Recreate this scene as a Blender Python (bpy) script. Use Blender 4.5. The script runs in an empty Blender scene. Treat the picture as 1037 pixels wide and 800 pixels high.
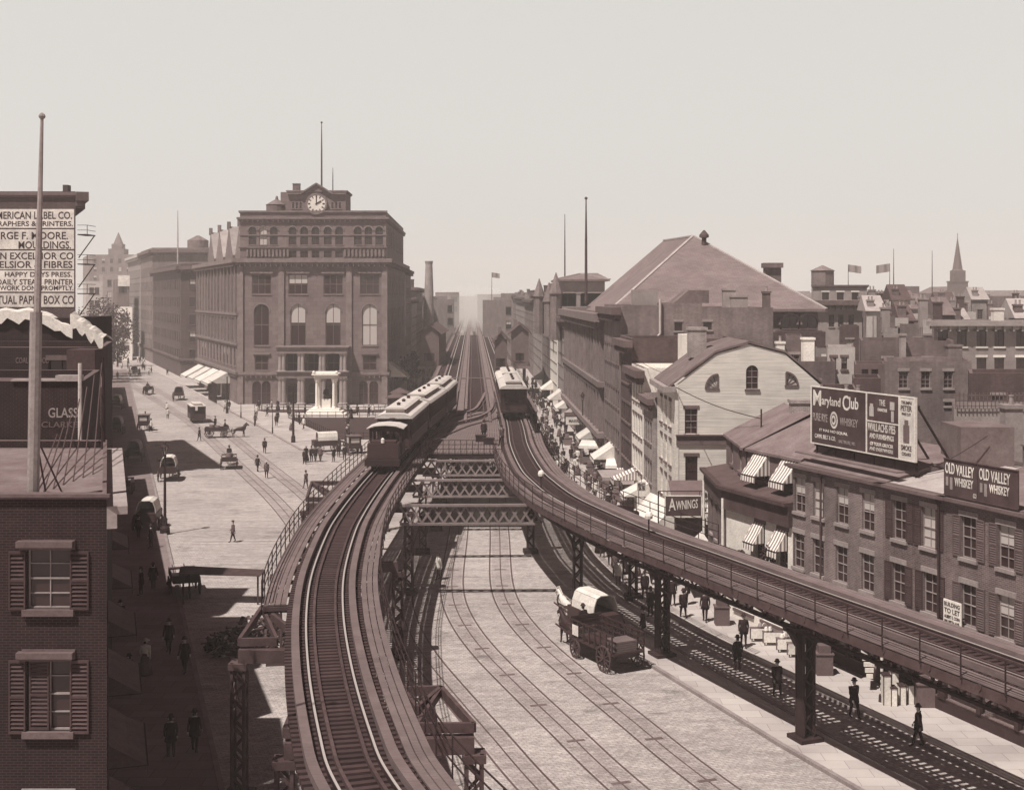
import bpy, math, random
from mathutils import Vector, Matrix
R = random.Random(7)
SC = bpy.context.scene
COL = SC.collection
H = 19.0; F = 1300.0; CX = 518.5; HY = 300.0
ZR = 6.5
def GX(px, Y): return (px - CX) * Y / F
def ZZ(py, Y): return H - (py - HY) * Y / F
def GY(py, z=0.0): return (H - z) * F / (py - HY)
def G(px, py, z=0.0):
    Y = GY(py, z); return (GX(px, Y), Y)
DB = Vector((-0.361, 0.9326)); NB = Vector((0.9326, 0.361))
SL = -0.031
DA = Vector((SL, 1.0)).normalized()

# ---------------------------------------------------------------- materials
def tone(v):
    g = 0.93 - 0.50 * math.exp(-v / 0.16)
    b = g * (1.02 - 0.10 * min(v, 0.6) / 0.6)
    return (v * 1.08, v * g * 1.08, v * b * 1.08, 1.0)
MATS = {}
def mat(name, v, kind='plain', rough=0.85, v2=None, sc=1.0, bump=0.3, metal=0.0):
    if name in MATS: return MATS[name]
    m = bpy.data.materials.new(name); m.use_nodes = True
    nt = m.node_tree; N = nt.nodes; L = nt.links
    bs = N['Principled BSDF']; bs.inputs['Roughness'].default_value = rough
    bs.inputs['Metallic'].default_value = metal
    if 'Specular IOR Level' in bs.inputs: bs.inputs['Specular IOR Level'].default_value = 0.5 if rough < 0.5 else 0.25
    tc = N.new('ShaderNodeTexCoord'); geo = N.new('ShaderNodeNewGeometry')
    oi = N.new('ShaderNodeObjectInfo')
    def noise(scale, detail=4, vec=None, rgh=0.6):
        n = N.new('ShaderNodeTexNoise'); n.inputs['Scale'].default_value = scale
        n.inputs['Detail'].default_value = detail; n.inputs['Roughness'].default_value = rgh
        L.new(vec or geo.outputs['Position'], n.inputs['Vector']); return n.outputs['Fac']
    def ramp(fac, stops):
        r = N.new('ShaderNodeValToRGB'); e = r.color_ramp.elements
        while len(e) < len(stops): e.new(0.5)
        for i, (p, vv) in enumerate(stops):
            e[i].position = p; e[i].color = tone(vv)
        L.new(fac, r.inputs['Fac']); return r.outputs['Color']
    def mul(a, b):
        x = N.new('ShaderNodeMix'); x.data_type = 'RGBA'; x.blend_type = 'MULTIPLY'; x.inputs[0].default_value = 1.0
        L.new(a, x.inputs[6]); L.new(b, x.inputs[7]); return x.outputs[2]
    def grey(fac, a, b, lo=0.3, hi=0.7):
        r = N.new('ShaderNodeMapRange'); r.inputs[1].default_value = lo; r.inputs[2].default_value = hi
        r.inputs[3].default_value = a; r.inputs[4].default_value = b; L.new(fac, r.inputs[0])
        c = N.new('ShaderNodeCombineColor'); 
        for k in range(3): L.new(r.outputs[0], c.inputs[k])
        return c.outputs[0]
    def setbump(h, s, d=0.02):
        b = N.new('ShaderNodeBump'); b.inputs['Strength'].default_value = s; b.inputs['Distance'].default_value = d
        L.new(h, b.inputs['Height']); L.new(b.outputs['Normal'], bs.inputs['Normal'])
    v2 = v * 0.7 if v2 is None else v2
    uv = tc.outputs['UV']
    if kind == 'flat':
        bs.inputs['Base Color'].default_value = tone(v)
    elif kind == 'plain':
        n1 = noise(0.9 * sc, 5); n2 = noise(9 * sc, 3)
        c = ramp(n1, [(0.32, v2), (0.68, v)]); c = mul(c, grey(n2, 0.82, 1.12))
        rnd = grey(oi.outputs['Random'], 0.86, 1.1, 0, 1); c = mul(c, rnd)
        L.new(c, bs.inputs['Base Color']); setbump(n2, bump)
    elif kind == 'brick':
        bt = N.new('ShaderNodeTexBrick'); L.new(uv, bt.inputs['Vector'])
        bt.inputs['Scale'].default_value = 1.0; bt.inputs['Brick Width'].default_value = 0.24 * sc
        bt.inputs['Row Height'].default_value = 0.085 * sc; bt.inputs['Mortar Size'].default_value = 0.008 * sc
        bt.inputs['Color1'].default_value = tone(v); bt.inputs['Color2'].default_value = tone(v2)
        bt.inputs['Mortar'].default_value = tone(v * 1.5 + 0.03)
        n1 = noise(0.35, 6); n3 = noise(3.0, 4)
        c = mul(bt.outputs['Color'], grey(n1, 0.68, 1.2)); c = mul(c, grey(n3, 0.85, 1.12))
        sx = N.new('ShaderNodeMapping'); sx.inputs['Scale'].default_value = (2.2, 2.2, 0.12)
        L.new(geo.outputs['Position'], sx.inputs['Vector'])
        c = mul(c, grey(noise(1.0, 4, sx.outputs[0]), 0.8, 1.1))
        L.new(c, bs.inputs['Base Color']); setbump(bt.outputs['Fac'], -0.4, 0.01)
    elif kind == 'clap':
        sp = N.new('ShaderNodeSeparateXYZ'); L.new(geo.outputs['Position'], sp.inputs[0])
        mm = N.new('ShaderNodeMath'); mm.operation = 'MULTIPLY'; mm.inputs[1].default_value = 1 / (0.2 * sc); L.new(sp.outputs[2], mm.inputs[0])
        fr = N.new('ShaderNodeMath'); fr.operation = 'FRACT'; L.new(mm.outputs[0], fr.inputs[0])
        n1 = noise(0.5, 5)
        sx = N.new('ShaderNodeMapping'); sx.inputs['Scale'].default_value = (0.25, 0.25, 4.0)
        L.new(geo.outputs['Position'], sx.inputs['Vector'])
        c = ramp(noise(1.6, 4, sx.outputs[0]), [(0.3, v2), (0.62, v)]); c = mul(c, grey(n1, 0.85, 1.05))
        c = mul(c, grey(fr.outputs[0], 0.62, 1.0, 0.0, 0.16))
        L.new(c, bs.inputs['Base Color']); setbump(fr.outputs[0], 0.8, 0.03)
    elif kind == 'wood':
        sx = N.new('ShaderNodeMapping'); sx.inputs['Scale'].default_value = (1, 12, 1)
        L.new(uv, sx.inputs['Vector']); n1 = noise(2.0 * sc, 5, sx.outputs[0]); n2 = noise(0.8, 3)
        c = ramp(n1, [(0.3, v2), (0.7, v)]); c = mul(c, grey(n2, 0.8, 1.15)); c = mul(c, grey(oi.outputs['Random'], 0.75, 1.15, 0, 1))
        L.new(c, bs.inputs['Base Color']); setbump(n1, bump)
    elif kind == 'cobble':
        vo = N.new('ShaderNodeTexBrick'); mp = N.new('ShaderNodeMapping'); mp.inputs['Rotation'].default_value = (0, 0, -0.36)
        L.new(geo.outputs['Position'], mp.inputs['Vector']); L.new(mp.outputs[0], vo.inputs['Vector'])
        vo.inputs['Scale'].default_value = 1.0; vo.inputs['Brick Width'].default_value = 0.34; vo.inputs['Row Height'].default_value = 0.17
        vo.inputs['Mortar Size'].default_value = 0.02; vo.inputs['Mortar Smooth'].default_value = 0.6
        vo.inputs['Color1'].default_value = tone(v * 1.06); vo.inputs['Color2'].default_value = tone(v * 0.84); vo.inputs['Mortar'].default_value = tone(v * 0.62)
        sx = N.new('ShaderNodeMapping'); sx.inputs['Scale'].default_value = (0.5, 2.6, 1); sx.inputs['Rotation'].default_value = (0, 0, 0.05)
        L.new(geo.outputs['Position'], sx.inputs['Vector'])
        c = mul(vo.outputs['Color'], grey(noise(0.5, 6, sx.outputs[0], 0.7), 0.74, 1.16))
        c = mul(c, grey(noise(0.07, 6), 0.84, 1.12)); c = mul(c, grey(noise(7.0, 4), 0.74, 1.22)); c = mul(c, grey(noise(2.2, 4), 0.84, 1.12))
        c = mul(c, grey(noise(0.35, 7, None, 0.75), 0.58, 1.0, 0.32, 0.46))
        c = mul(c, grey(noise(0.8, 5, sx.outputs[0]), 0.62, 1.0, 0.26, 0.40))
        L.new(c, bs.inputs['Base Color']); setbump(vo.outputs['Fac'], -0.5, 0.02)
    elif kind == 'stripe':
        wv = N.new('ShaderNodeTexWave'); wv.wave_type = 'BANDS'; wv.bands_direction = 'X'
        wv.inputs['Scale'].default_value = 1.2 * sc; L.new(uv, wv.inputs['Vector'])
        r = N.new('ShaderNodeValToRGB'); r.color_ramp.interpolation = 'CONSTANT'
        r.color_ramp.elements[0].color = tone(v); r.color_ramp.elements[1].color = tone(v2); r.color_ramp.elements[1].position = 0.5
        L.new(wv.outputs['Fac'], r.inputs['Fac']); L.new(r.outputs[0], bs.inputs['Base Color'])
    elif kind == 'slate':
        bt = N.new('ShaderNodeTexBrick'); L.new(uv, bt.inputs['Vector'])
        bt.inputs['Brick Width'].default_value = 0.5 * sc; bt.inputs['Row Height'].default_value = 0.3 * sc; bt.inputs['Mortar Size'].default_value = 0.012
        bt.inputs['Scale'].default_value = 1
        bt.inputs['Color1'].default_value = tone(v); bt.inputs['Color2'].default_value = tone(v2); bt.inputs['Mortar'].default_value = tone(v * 0.5)
        c = mul(bt.outputs['Color'], grey(noise(0.25, 6), 0.8, 1.15))
        L.new(c, bs.inputs['Base Color']); setbump(bt.outputs['Fac'], -0.4, 0.02)
    MATS[name] = m; return m
M = {}
def dm(k, *a, **kw): M[k] = mat(k, *a, **kw)
dm('cobble', 0.40, 'cobble', rough=0.9)
dm('track_paving', 0.335, 'cobble', rough=0.9)
dm('shade_paving', 0.2, 'slate', v2=0.17, sc=3.0, rough=0.9)  # flagstone with the left side's shade darkened into its colour
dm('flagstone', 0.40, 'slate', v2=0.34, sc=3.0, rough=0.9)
dm('kerb', 0.30, 'plain', rough=0.85)
dm('grass', 0.055, 'plain', v2=0.035, sc=3)
dm('rail_street', 0.11, 'plain', rough=0.5)
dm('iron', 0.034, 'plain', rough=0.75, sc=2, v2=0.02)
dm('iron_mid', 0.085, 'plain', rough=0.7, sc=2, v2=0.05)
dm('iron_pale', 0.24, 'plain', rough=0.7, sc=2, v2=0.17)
dm('steel', 0.42, 'flat', rough=0.35, metal=0.2)
dm('tie', 0.07, 'wood', v2=0.03)
dm('timber', 0.17, 'wood', v2=0.11)
dm('plank', 0.19, 'wood', v2=0.12)
dm('brownstone', 0.18, 'slate', v2=0.145, sc=2.4, rough=0.9)
dm('brownstone_trim', 0.21, 'plain', rough=0.9)
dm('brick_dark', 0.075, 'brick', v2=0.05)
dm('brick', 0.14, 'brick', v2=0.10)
dm('brick_mid', 0.17, 'brick', v2=0.125)
dm('brick_pale', 0.27, 'brick', v2=0.2)
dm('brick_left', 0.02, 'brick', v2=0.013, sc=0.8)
dm('stone_pale', 0.46, 'plain', v2=0.36)
dm('stone_mid', 0.30, 'plain', v2=0.23)
dm('stone_dark', 0.14, 'plain', v2=0.10)
dm('clap', 0.82, 'clap', v2=0.62)
dm('white_wall', 0.78, 'plain', v2=0.62)
dm('roof_pale', 0.36, 'plain', v2=0.27)
dm('roof_mid', 0.19, 'plain', v2=0.12)
dm('roof_dark', 0.10, 'plain', v2=0.07)
dm('slate', 0.185, 'slate', v2=0.15, sc=1.3)
dm('glass', 0.035, 'flat', rough=0.12)
dm('glass_pale', 0.42, 'flat', rough=0.5)
dm('shade', 0.02, 'flat', rough=1)
dm('white_paint', 0.72, 'plain', v2=0.6)
dm('cream_sign', 0.7, 'plain', v2=0.45)
dm('dark_paint', 0.045, 'plain', v2=0.035)
dm('sign_dark', 0.085, 'plain', v2=0.045)
dm('shutter', 0.07, 'plain', v2=0.05)
dm('shutter_mid', 0.14, 'plain', v2=0.11)
dm('canvas', 0.66, 'plain', v2=0.5)
dm('canvas_stripe', 0.7, 'stripe', v2=0.2)
dm('canvas_tan', 0.3, 'plain', v2=0.22)
dm('car_roof', 0.52, 'plain', v2=0.42)
dm('car_body', 0.05, 'plain', rough=0.5, v2=0.04)
dm('car_trim', 0.15, 'plain', rough=0.5)
dm('cloth_dark', 0.028, 'plain', v2=0.02)
dm('cloth_mid', 0.13, 'plain', v2=0.08)
dm('cloth_pale', 0.6, 'plain', v2=0.5)
dm('skin', 0.42, 'flat', rough=0.6)
dm('hair', 0.03, 'flat')
dm('horse_dark', 0.04, 'plain', rough=0.6, v2=0.028)
dm('horse_white', 0.62, 'plain', rough=0.6, v2=0.5)
dm('leaf', 0.09, 'plain', v2=0.05, sc=3)
dm('leaf_dark', 0.05, 'plain', v2=0.03, sc=3)
dm('bark', 0.06, 'plain')
dm('flag', 0.35, 'stripe', v2=0.15, sc=2)
dm('marble', 0.75, 'plain', v2=0.68)
dm('straw', 0.42, 'wood', v2=0.3)

# ---------------------------------------------------------------- mesh builder
def wloc(o):
    v = Vector((0, 0, 0))
    while o is not None: v += o.location; o = o.parent
    return v
class MB:
    def __init__(s): s.v = []; s.f = []; s.m = []
    def face(s, pts, mi=0):
        b = len(s.v); s.v += [tuple(p) for p in pts]; s.f.append(tuple(range(b, b + len(pts)))); s.m.append(mi)
    def raw(s, vs, fs, mi=0):
        b = len(s.v); s.v += [tuple(p) for p in vs]
        for f in fs: s.f.append(tuple(b + i for i in f)); s.m.append(mi)
    def box(s, x0, x1, y0, y1, z0, z1, mi=0):
        s.raw([(x0,y0,z0),(x1,y0,z0),(x1,y1,z0),(x0,y1,z0),(x0,y0,z1),(x1,y0,z1),(x1,y1,z1),(x0,y1,z1)],
              [(0,3,2,1),(4,5,6,7),(0,1,5,4),(1,2,6,5),(2,3,7,6),(3,0,4,7)], mi); return s
    def fbox(s, O, U, u0, u1, d0, d1, z0, z1, mi=0):
        # box in a wall frame: u along U, d outward normal (Uy,-Ux)
        U = Vector(U); Nn = Vector((U.y, -U.x)); O = Vector(O[:2])
        def p(u, d, z): q = O + U * u + Nn * d; return (q.x, q.y, z)
        s.raw([p(u0,d1,z0),p(u1,d1,z0),p(u1,d0,z0),p(u0,d0,z0),p(u0,d1,z1),p(u1,d1,z1),p(u1,d0,z1),p(u0,d0,z1)],
              [(0,3,2,1),(4,5,6,7),(0,1,5,4),(1,2,6,5),(2,3,7,6),(3,0,4,7)], mi); return s
    def prism(s, poly, z0, z1, mi=0, top=True, bottom=True):
        n = len(poly)
        vs = [(p[0], p[1], z0) for p in poly] + [(p[0], p[1], z1) for p in poly]
        fs = [(i, (i + 1) % n, n + (i + 1) % n, n + i) for i in range(n)]
        if bottom: fs.append(tuple(range(n - 1, -1, -1)))
        if top: fs.append(tuple(range(n, 2 * n)))
        s.raw(vs, fs, mi); return s
    def bar(s, a, b, w, h=None, mi=0, up=(0, 0, 1)):
        a = Vector(a); b = Vector(b); h = w if h is None else h
        d = (b - a); 
        if d.length < 1e-6: return s
        d.normalize(); up = Vector(up)
        if abs(d.dot(up)) > 0.98: up = Vector((1, 0, 0))
        x = d.cross(up).normalized(); y = x.cross(d).normalized()
        x *= w / 2; y *= h / 2
        vs = [a-x-y, a+x-y, a+x+y, a-x+y, b-x-y, b+x-y, b+x+y, b-x+y]
        s.raw(vs, [(0,1,2,3),(7,6,5,4),(0,4,5,1),(1,5,6,2),(2,6,7,3),(3,7,4,0)], mi); return s
    def tube(s, pts, r, n=8, mi=0, cap=True):
        pts = [Vector(p) for p in pts]; rs = r if isinstance(r, (list, tuple)) else [r] * len(pts)
        vs = []; fs = []
        for i, p in enumerate(pts):
            d = (pts[min(i + 1, len(pts) - 1)] - pts[max(i - 1, 0)]).normalized()
            up = Vector((0, 0, 1)) if abs(d.z) < 0.95 else Vector((0, 1, 0))
            x = d.cross(up).normalized(); y = x.cross(d).normalized()
            for k in range(n):
                a = 2 * math.pi * k / n; vs.append(p + x * math.cos(a) * rs[i] + y * math.sin(a) * rs[i])
        for i in range(len(pts) - 1):
            for k in range(n):
                k2 = (k + 1) % n; fs.append((i*n+k, (i+1)*n+k, (i+1)*n+k2, i*n+k2))
        if cap: fs.append(tuple(range(n))); fs.append(tuple(range(len(pts)*n-1, (len(pts)-1)*n-1, -1)))
        s.raw(vs, fs, mi); return s
    def lathe(s, c, prof, n=16, mi=0):
        vs = []; fs = []
        for (r, z) in prof:
            for k in range(n):
                a = 2 * math.pi * k / n; vs.append((c[0] + r * math.cos(a), c[1] + r * math.sin(a), c[2] + z))
        for i in range(len(prof) - 1):
            for k in range(n):
                k2 = (k + 1) % n; fs.append((i*n+k, i*n+k2, (i+1)*n+k2, (i+1)*n+k))
        fs.append(tuple(range(n - 1, -1, -1))); fs.append(tuple(range((len(prof)-1)*n, len(prof)*n)))
        s.raw(vs, fs, mi); return s
    def mesh(s, name, mats, off=Vector((0, 0, 0)), smooth=False):
        me = bpy.data.meshes.new(name)
        me.from_pydata([(p[0]-off.x, p[1]-off.y, p[2]-off.z) for p in s.v], [], s.f)
        for m in mats: me.materials.append(m)
        me.polygons.foreach_set('material_index', s.m)
        if smooth: me.polygons.foreach_set('use_smooth', [True] * len(me.polygons))
        add_uv(me); me.update(); return me
    def build(s, name, mats, parent=None, smooth=False, base=None):
        if not isinstance(mats, (list, tuple)): mats = [mats]
        mats = [M[m] if isinstance(m, str) else m for m in mats]
        off = wloc(parent) if parent else (Vector(base) if base is not None else Vector((0, 0, 0)))
        o = bpy.data.objects.new(name, s.mesh(name, mats, off, smooth)); COL.objects.link(o)
        if parent: o.parent = parent
        elif base is not None: o.location = base
        return o
def add_uv(me):
    uvl = me.uv_layers.new(name='UVMap'); vs = me.vertices; data = [0.0] * (2 * len(me.loops))
    for p in me.polygons:
        n = p.normal
        if abs(n.z) > 0.75: ax = None
        else:
            t = Vector((-n.y, n.x)); 
            if t.length > 1e-6: t.normalize()
            ax = t
        for li in p.loop_indices:
            c = vs[me.loops[li].vertex_index].co
            if ax is None: data[2*li] = c.x; data[2*li+1] = c.y
            else: data[2*li] = c.x * ax.x + c.y * ax.y; data[2*li+1] = c.z
    uvl.data.foreach_set('uv', data)
def tag(o, label=None, cat=None, group=None, kind=None):
    if label: o['label'] = label
    if cat: o['category'] = cat
    if group: o['group'] = group
    if kind: o['kind'] = kind
    return o
def thing(name, label, cat, loc=(0, 0, 0), rz=0.0, group=None):
    o = bpy.data.objects.new(name, None); COL.objects.link(o); o.empty_display_size = 0.2
    o.location = loc; o.rotation_euler = (0, 0, rz); return tag(o, label, cat, group)
KIDS = {}
def kids(o): return [c for c in bpy.data.objects if c.parent == o]
def tree_of(o):
    return (o, [tree_of(c) for c in kids(o)])
def copy_tree(t, parent=None):
    o, ch = t; c = o.copy(); COL.objects.link(c)
    if parent is not None: c.parent = parent
    for x in ch: copy_tree(x, c)
    return c
def dup(t, loc, rz=0, label=None, cat=None, group=None, scale=None):
    c = copy_tree(t); c.location = loc; c.rotation_euler = (0, 0, rz)
    if scale: c.scale = (scale,) * 3
    for k in ('label', 'category', 'group'):
        if k in c.keys(): del c[k]
    return tag(c, label, cat, group)
def drop(t):
    for x in t[1]: drop(x)
    bpy.data.objects.remove(t[0])

# ---------------------------------------------------------------- lettering
def text(parent, s, O, U, u, z, w, h, m, d=0.02, name='lettering', th=0.012, slant=0.0, serif=False):
    cu = bpy.data.curves.new('t', 'FONT'); cu.body = s; cu.size = 1.0; cu.extrude = 0.001; cu.align_x = 'LEFT'; cu.resolution_u = 3
    cu.offset = 0.012
    ob = bpy.data.objects.new('t', cu); COL.objects.link(ob)
    dg = bpy.context.evaluated_depsgraph_get()
    me = bpy.data.meshes.new_from_object(ob.evaluated_get(dg))
    bpy.data.objects.remove(ob); bpy.data.curves.remove(cu)
    xs = [v.co.x for v in me.vertices]; ys = [v.co.y for v in me.vertices]; zs = [v.co.z for v in me.vertices]
    x0, x1, y0, y1 = min(xs), max(xs), min(ys), max(ys)
    U = Vector(U); Nn = Vector((U.y, -U.x)); O = Vector(O[:2]); off = wloc(parent)
    for v in me.vertices:
        a = u + (v.co.x - x0) / (x1 - x0) * w; b = (v.co.y - y0) / (y1 - y0) * h; a2 = a
        q = O + U * a2 + Nn * (d + (th if v.co.z > 0 else 0.0))
        v.co = (q.x - off.x, q.y - off.y, z + b + slant * (a - u) - off.z)
    me.materials.clear(); me.materials.append(M[m]); me.name = name
    o = bpy.data.objects.new(name, me); COL.objects.link(o); o.parent = parent
    return o

# ---------------------------------------------------------------- windows and walls
WIN = {}
def win_mesh(w, h, style, wallmat):
    key = (round(w, 2), round(h, 2), style, wallmat)
    if key in WIN: return WIN[key]
    b = MB(); gl = 1 if 'pale' not in style else 2
    fr = 0.04 if w < 1.6 else (0.09 if w < 2.0 else 0.14)
    D = 0.16
    arch = 'arch' in style
    sp = h - w / 2 if arch else h      # spring line
    b.box(0, w, D, D + 0.01, 0, h, gl)
    if 'blind' in style: b.box(fr, w - fr, D - 0.015, D - 0.005, h * 0.55, h, 2)
    b.box(0, fr, D - 0.05, D - 0.001, 0, h, 0); b.box(w - fr, w, D - 0.05, D - 0.001, 0, h, 0)
    b.box(fr, w - fr, D - 0.05, D - 0.001, 0, fr, 0); b.box(fr, w - fr, D - 0.05, D - 0.001, h - fr, h, 0)
    b.box(fr, w - fr, D - 0.06, D - 0.002, h * 0.5 - fr / 2, h * 0.5 + fr / 2, 0)
    nm = 1 if w < 2.9 else 2
    for k in range(nm):
        x = w * (k + 1) / (nm + 1); b.box(x - fr * 0.35, x + fr * 0.35, D - 0.045, D - 0.003, fr, h - fr, 0)
    if 'six' in style:
        for q in (0.25, 0.75): b.box(fr, w - fr, D - 0.04, D - 0.004, h * q - 0.015, h * q + 0.015, 0)
    if arch:
        n = 10
        pts = [(w / 2 - w / 2 * math.cos(math.pi * k / n), sp + w / 2 * math.sin(math.pi * k / n)) for k in range(n + 1)]
        for k in range(n):
            (xa, za), (xb, zb) = pts[k], pts[k + 1]
            b.face([(xa, 0.003, za), (xb, 0.003, zb), (xb, 0.003, h + 0.001), (xa, 0.003, h + 0.001)], 3)
            b.face([(xa, 0.003, za), (xa, D, za), (xb, D, zb), (xb, 0.003, zb)], 3)
        if 'hood' in style:
            t = 0.22; q = w / 2 + t
            for k in range(n):
                a0 = math.pi * k / n; a1 = math.pi * (k + 1) / n
                P = lambda r, a, y: (w / 2 - r * math.cos(a), y, sp + r * math.sin(a))
                vs = [P(w/2, a0, -0.12), P(w/2, a1, -0.12), P(q, a1, -0.12), P(q, a0, -0.12), P(w/2, a0, 0), P(w/2, a1, 0), P(q, a1, 0), P(q, a0, 0)]
                b.raw(vs, [(0,1,2,3),(3,2,6,7),(0,4,5,1)], 4)
    elif 'nolint' not in style:
        if 'ped' in style: b.box(-0.3, w + 0.3, -0.3, 0.0, h + 0.18, h + 0.42, 4); b.box(-0.1, w + 0.1, -0.08, 0.0, h, h + 0.18, 4)
        else: b.box(-0.12, w + 0.12, -0.05, 0.0, h, h + 0.24, 4)
    b.box(-0.1, w + 0.1, -0.12, 0.0, -0.16, 0.0, 4)
    trim = 'stone_mid' if 'lt' in style else ('brownstone_trim' if 'bs' in style else 'stone_dark')
    if 'wt' in style: trim = 'white_paint'
    frame = 'white_paint' if 'wf' in style else ('stone_dark' if 'bs' in style else ('stone_mid' if 'six' in style else 'dark_paint'))
    me = b.mesh('window', [M[frame], M['glass'], M['glass_pale'], M[wallmat], M[trim]])
    WIN[key] = me; return me
SHUT = {}
def shutter_mesh(w, h, m):
    key = (round(w, 2), round(h, 2), m)
    if key in SHUT: return SHUT[key]
    b = MB(); b.box(0, 0.04, -0.05, 0, 0, h); b.box(w - 0.04, w, -0.05, 0, 0, h)
    for z in (0, h / 2 - 0.03, h - 0.06): b.box(0.04, w - 0.04, -0.05, 0, z, z + 0.06)
    n = max(4, int(h / 0.1))
    for k in range(n):
        z = h * (k + 0.5) / n; b.raw([(0.04, -0.045, z - 0.03), (w - 0.04, -0.045, z - 0.03), (w - 0.04, -0.005, z + 0.03), (0.04, -0.005, z + 0.03)], [(0, 1, 2, 3)])
    SHUT[key] = b.mesh('shutter', [M[m]]); return SHUT[key]
def place(me, name, parent, x, y, z, rz):
    o = bpy.data.objects.new(name, me); COL.objects.link(o); o.parent = parent
    l = wloc(parent); o.location = (x - l.x, y - l.y, z - l.z); o.rotation_euler = (0, 0, rz); return o
def wall_with_holes(b, O, U, L, z0, z1, holes, depth=0.18, mi=0):
    U = Vector(U); Nn = Vector((U.y, -U.x)); O = Vector(O[:2])
    us = sorted(set([0.0, L] + [min(max(q, 0), L) for h in holes for q in h[:2]]))
    zs = sorted(set([z0, z1] + [q for h in holes for q in h[2:4]]))
    def p(u, d, z): q = O + U * u + Nn * d; return (q.x, q.y, z)
    for i in range(len(us) - 1):
        run = None
        for j in range(len(zs) - 1):
            um = (us[i] + us[i+1]) / 2; zm = (zs[j] + zs[j+1]) / 2
            if any(h[0] < um < h[1] and h[2] < zm < h[3] for h in holes): continue
            b.face([p(us[i],0,zs[j]), p(us[i+1],0,zs[j]), p(us[i+1],0,zs[j+1]), p(us[i],0,zs[j+1])], mi)
    for (a, c, za, zb) in [h[:4] for h in holes]:
        b.face([p(a,0,za), p(a,0,zb), p(a,-depth,zb), p(a,-depth,za)], mi)
        b.face([p(c,0,zb), p(c,0,za), p(c,-depth,za), p(c,-depth,zb)], mi)
        b.face([p(a,0,zb), p(c,0,zb), p(c,-depth,zb), p(a,-depth,zb)], mi)
        b.face([p(c,0,za), p(a,0,za), p(a,-depth,za), p(c,-depth,za)], mi)
def row(n, w, za, zb, style='', m0=1.0, m1=None, us=None, shutters=None):
    return dict(n=n, w=w, za=za, zb=zb, style=style, m0=m0, m1=m0 if m1 is None else m1, us=us, sh=shutters)
def building(name, label, cat, poly, z1, mt, walls=None, roof='roof_mid', z0=0.0, parapet=0.6, cornices=None, group=None, parent=None, no_roof=False, cornmat='stone_dark', roofz=None):
    """poly counter-clockwise; walls: {edge: [rows]}; cornices: {edge: [(z, height, depth)]}"""
    base = Vector((poly[0][0], poly[0][1], z0))
    t = parent or thing(name, label, cat, base, group=group)
    b = MB(); n = len(poly); walls = walls or {}; wins = []
    for i in range(n):
        P = Vector(poly[i][:2]); Q = Vector(poly[(i+1) % n][:2]); L = (Q - P).length; U = (Q - P) / L
        holes = []
        for r in walls.get(i, []):
            cs = r['us'] if r['us'] is not None else [r['m0'] + (L - r['m0'] - r['m1']) * (k + 0.5) / r['n'] for k in range(r['n'])]
            for c in cs:
                h = (c - r['w'] / 2, c + r['w'] / 2, r['za'], r['zb'])
                if h[0] < 0.02 or h[1] > L - 0.02: continue
                holes.append(h); wins.append((P, U, h, r))
        wall_with_holes(b, P, U, L, z0, z1, holes)
    if not no_roof:
        # parapet inner faces + top
        cen = Vector((sum(p[0] for p in poly) / n, sum(p[1] for p in poly) / n))
        ins = [Vector(p[:2]) + (cen - Vector(p[:2])).normalized() * 0.35 for p in poly]
        zr = z1 - parapet
        for i in range(n):
            j = (i + 1) % n; P, Q, p, q = poly[i], poly[j], ins[i], ins[j]
            b.face([(P[0],P[1],z1),(Q[0],Q[1],z1),(q.x,q.y,z1),(p.x,p.y,z1)], 1)
            b.face([(p.x,p.y,z1),(q.x,q.y,z1),(q.x,q.y,zr),(p.x,p.y,zr)], 0)
        MB_r = MB(); MB_r.face([(p.x, p.y, zr + 0.01) for p in ins], 0)
        MB_r.build('roof', [roof], t)
    b.build('wall', [mt, 'stone_dark'], t)
    for i, lst in (cornices or {}).items():
        P = Vector(poly[i][:2]); Q = Vector(poly[(i+1) % n][:2]); L = (Q - P).length; U = (Q - P) / L
        for (z, h, d) in lst:
            c = MB(); c.fbox(P, U, -d * 0.9, L + d * 0.9, 0.002, d, z, z + h); c.fbox(P, U, -d * .5, L + d * .5, 0.003, d * 0.55, z - h * 0.6, z)
            if d > 0.35:
                k = 0.4
                while k < L - 0.3: c.fbox(P, U, k, k + 0.18, 0.004, d * 0.8, z - h * 0.55 - 0.25, z - 0.001); k += 0.9
            c.build('cornice', [cornmat], t)
    for (P, U, h, r) in wins:
        q = P + U * h[0]; st = r['style']
        if 'mix' in st:
            st = st.replace('mix', R.choice(['blind', 'blind', '', '', '', 'pale'] if 'six' in st else ['blind', '', '', '', '', 'pale' if R.random() < 0.5 else '']))
        rz = math.atan2(U.y, U.x)
        wo = place(win_mesh(h[1]-h[0], h[3]-h[2], st, mt), 'window', t, q.x, q.y, h[2], rz)
        if r['sh']:
            Nn = Vector((U.y, -U.x)); sw = (h[1] - h[0]) * 0.5
            for uu in (h[0] - sw - 0.02, h[1] + 0.02):
                s = P + U * uu + Nn * 0.01
                so = bpy.data.objects.new('shutter', shutter_mesh(sw, h[3]-h[2], r['sh'])); COL.objects.link(so); so.parent = wo
                so.location = (uu - h[0], -0.01, 0)
    return t
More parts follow.
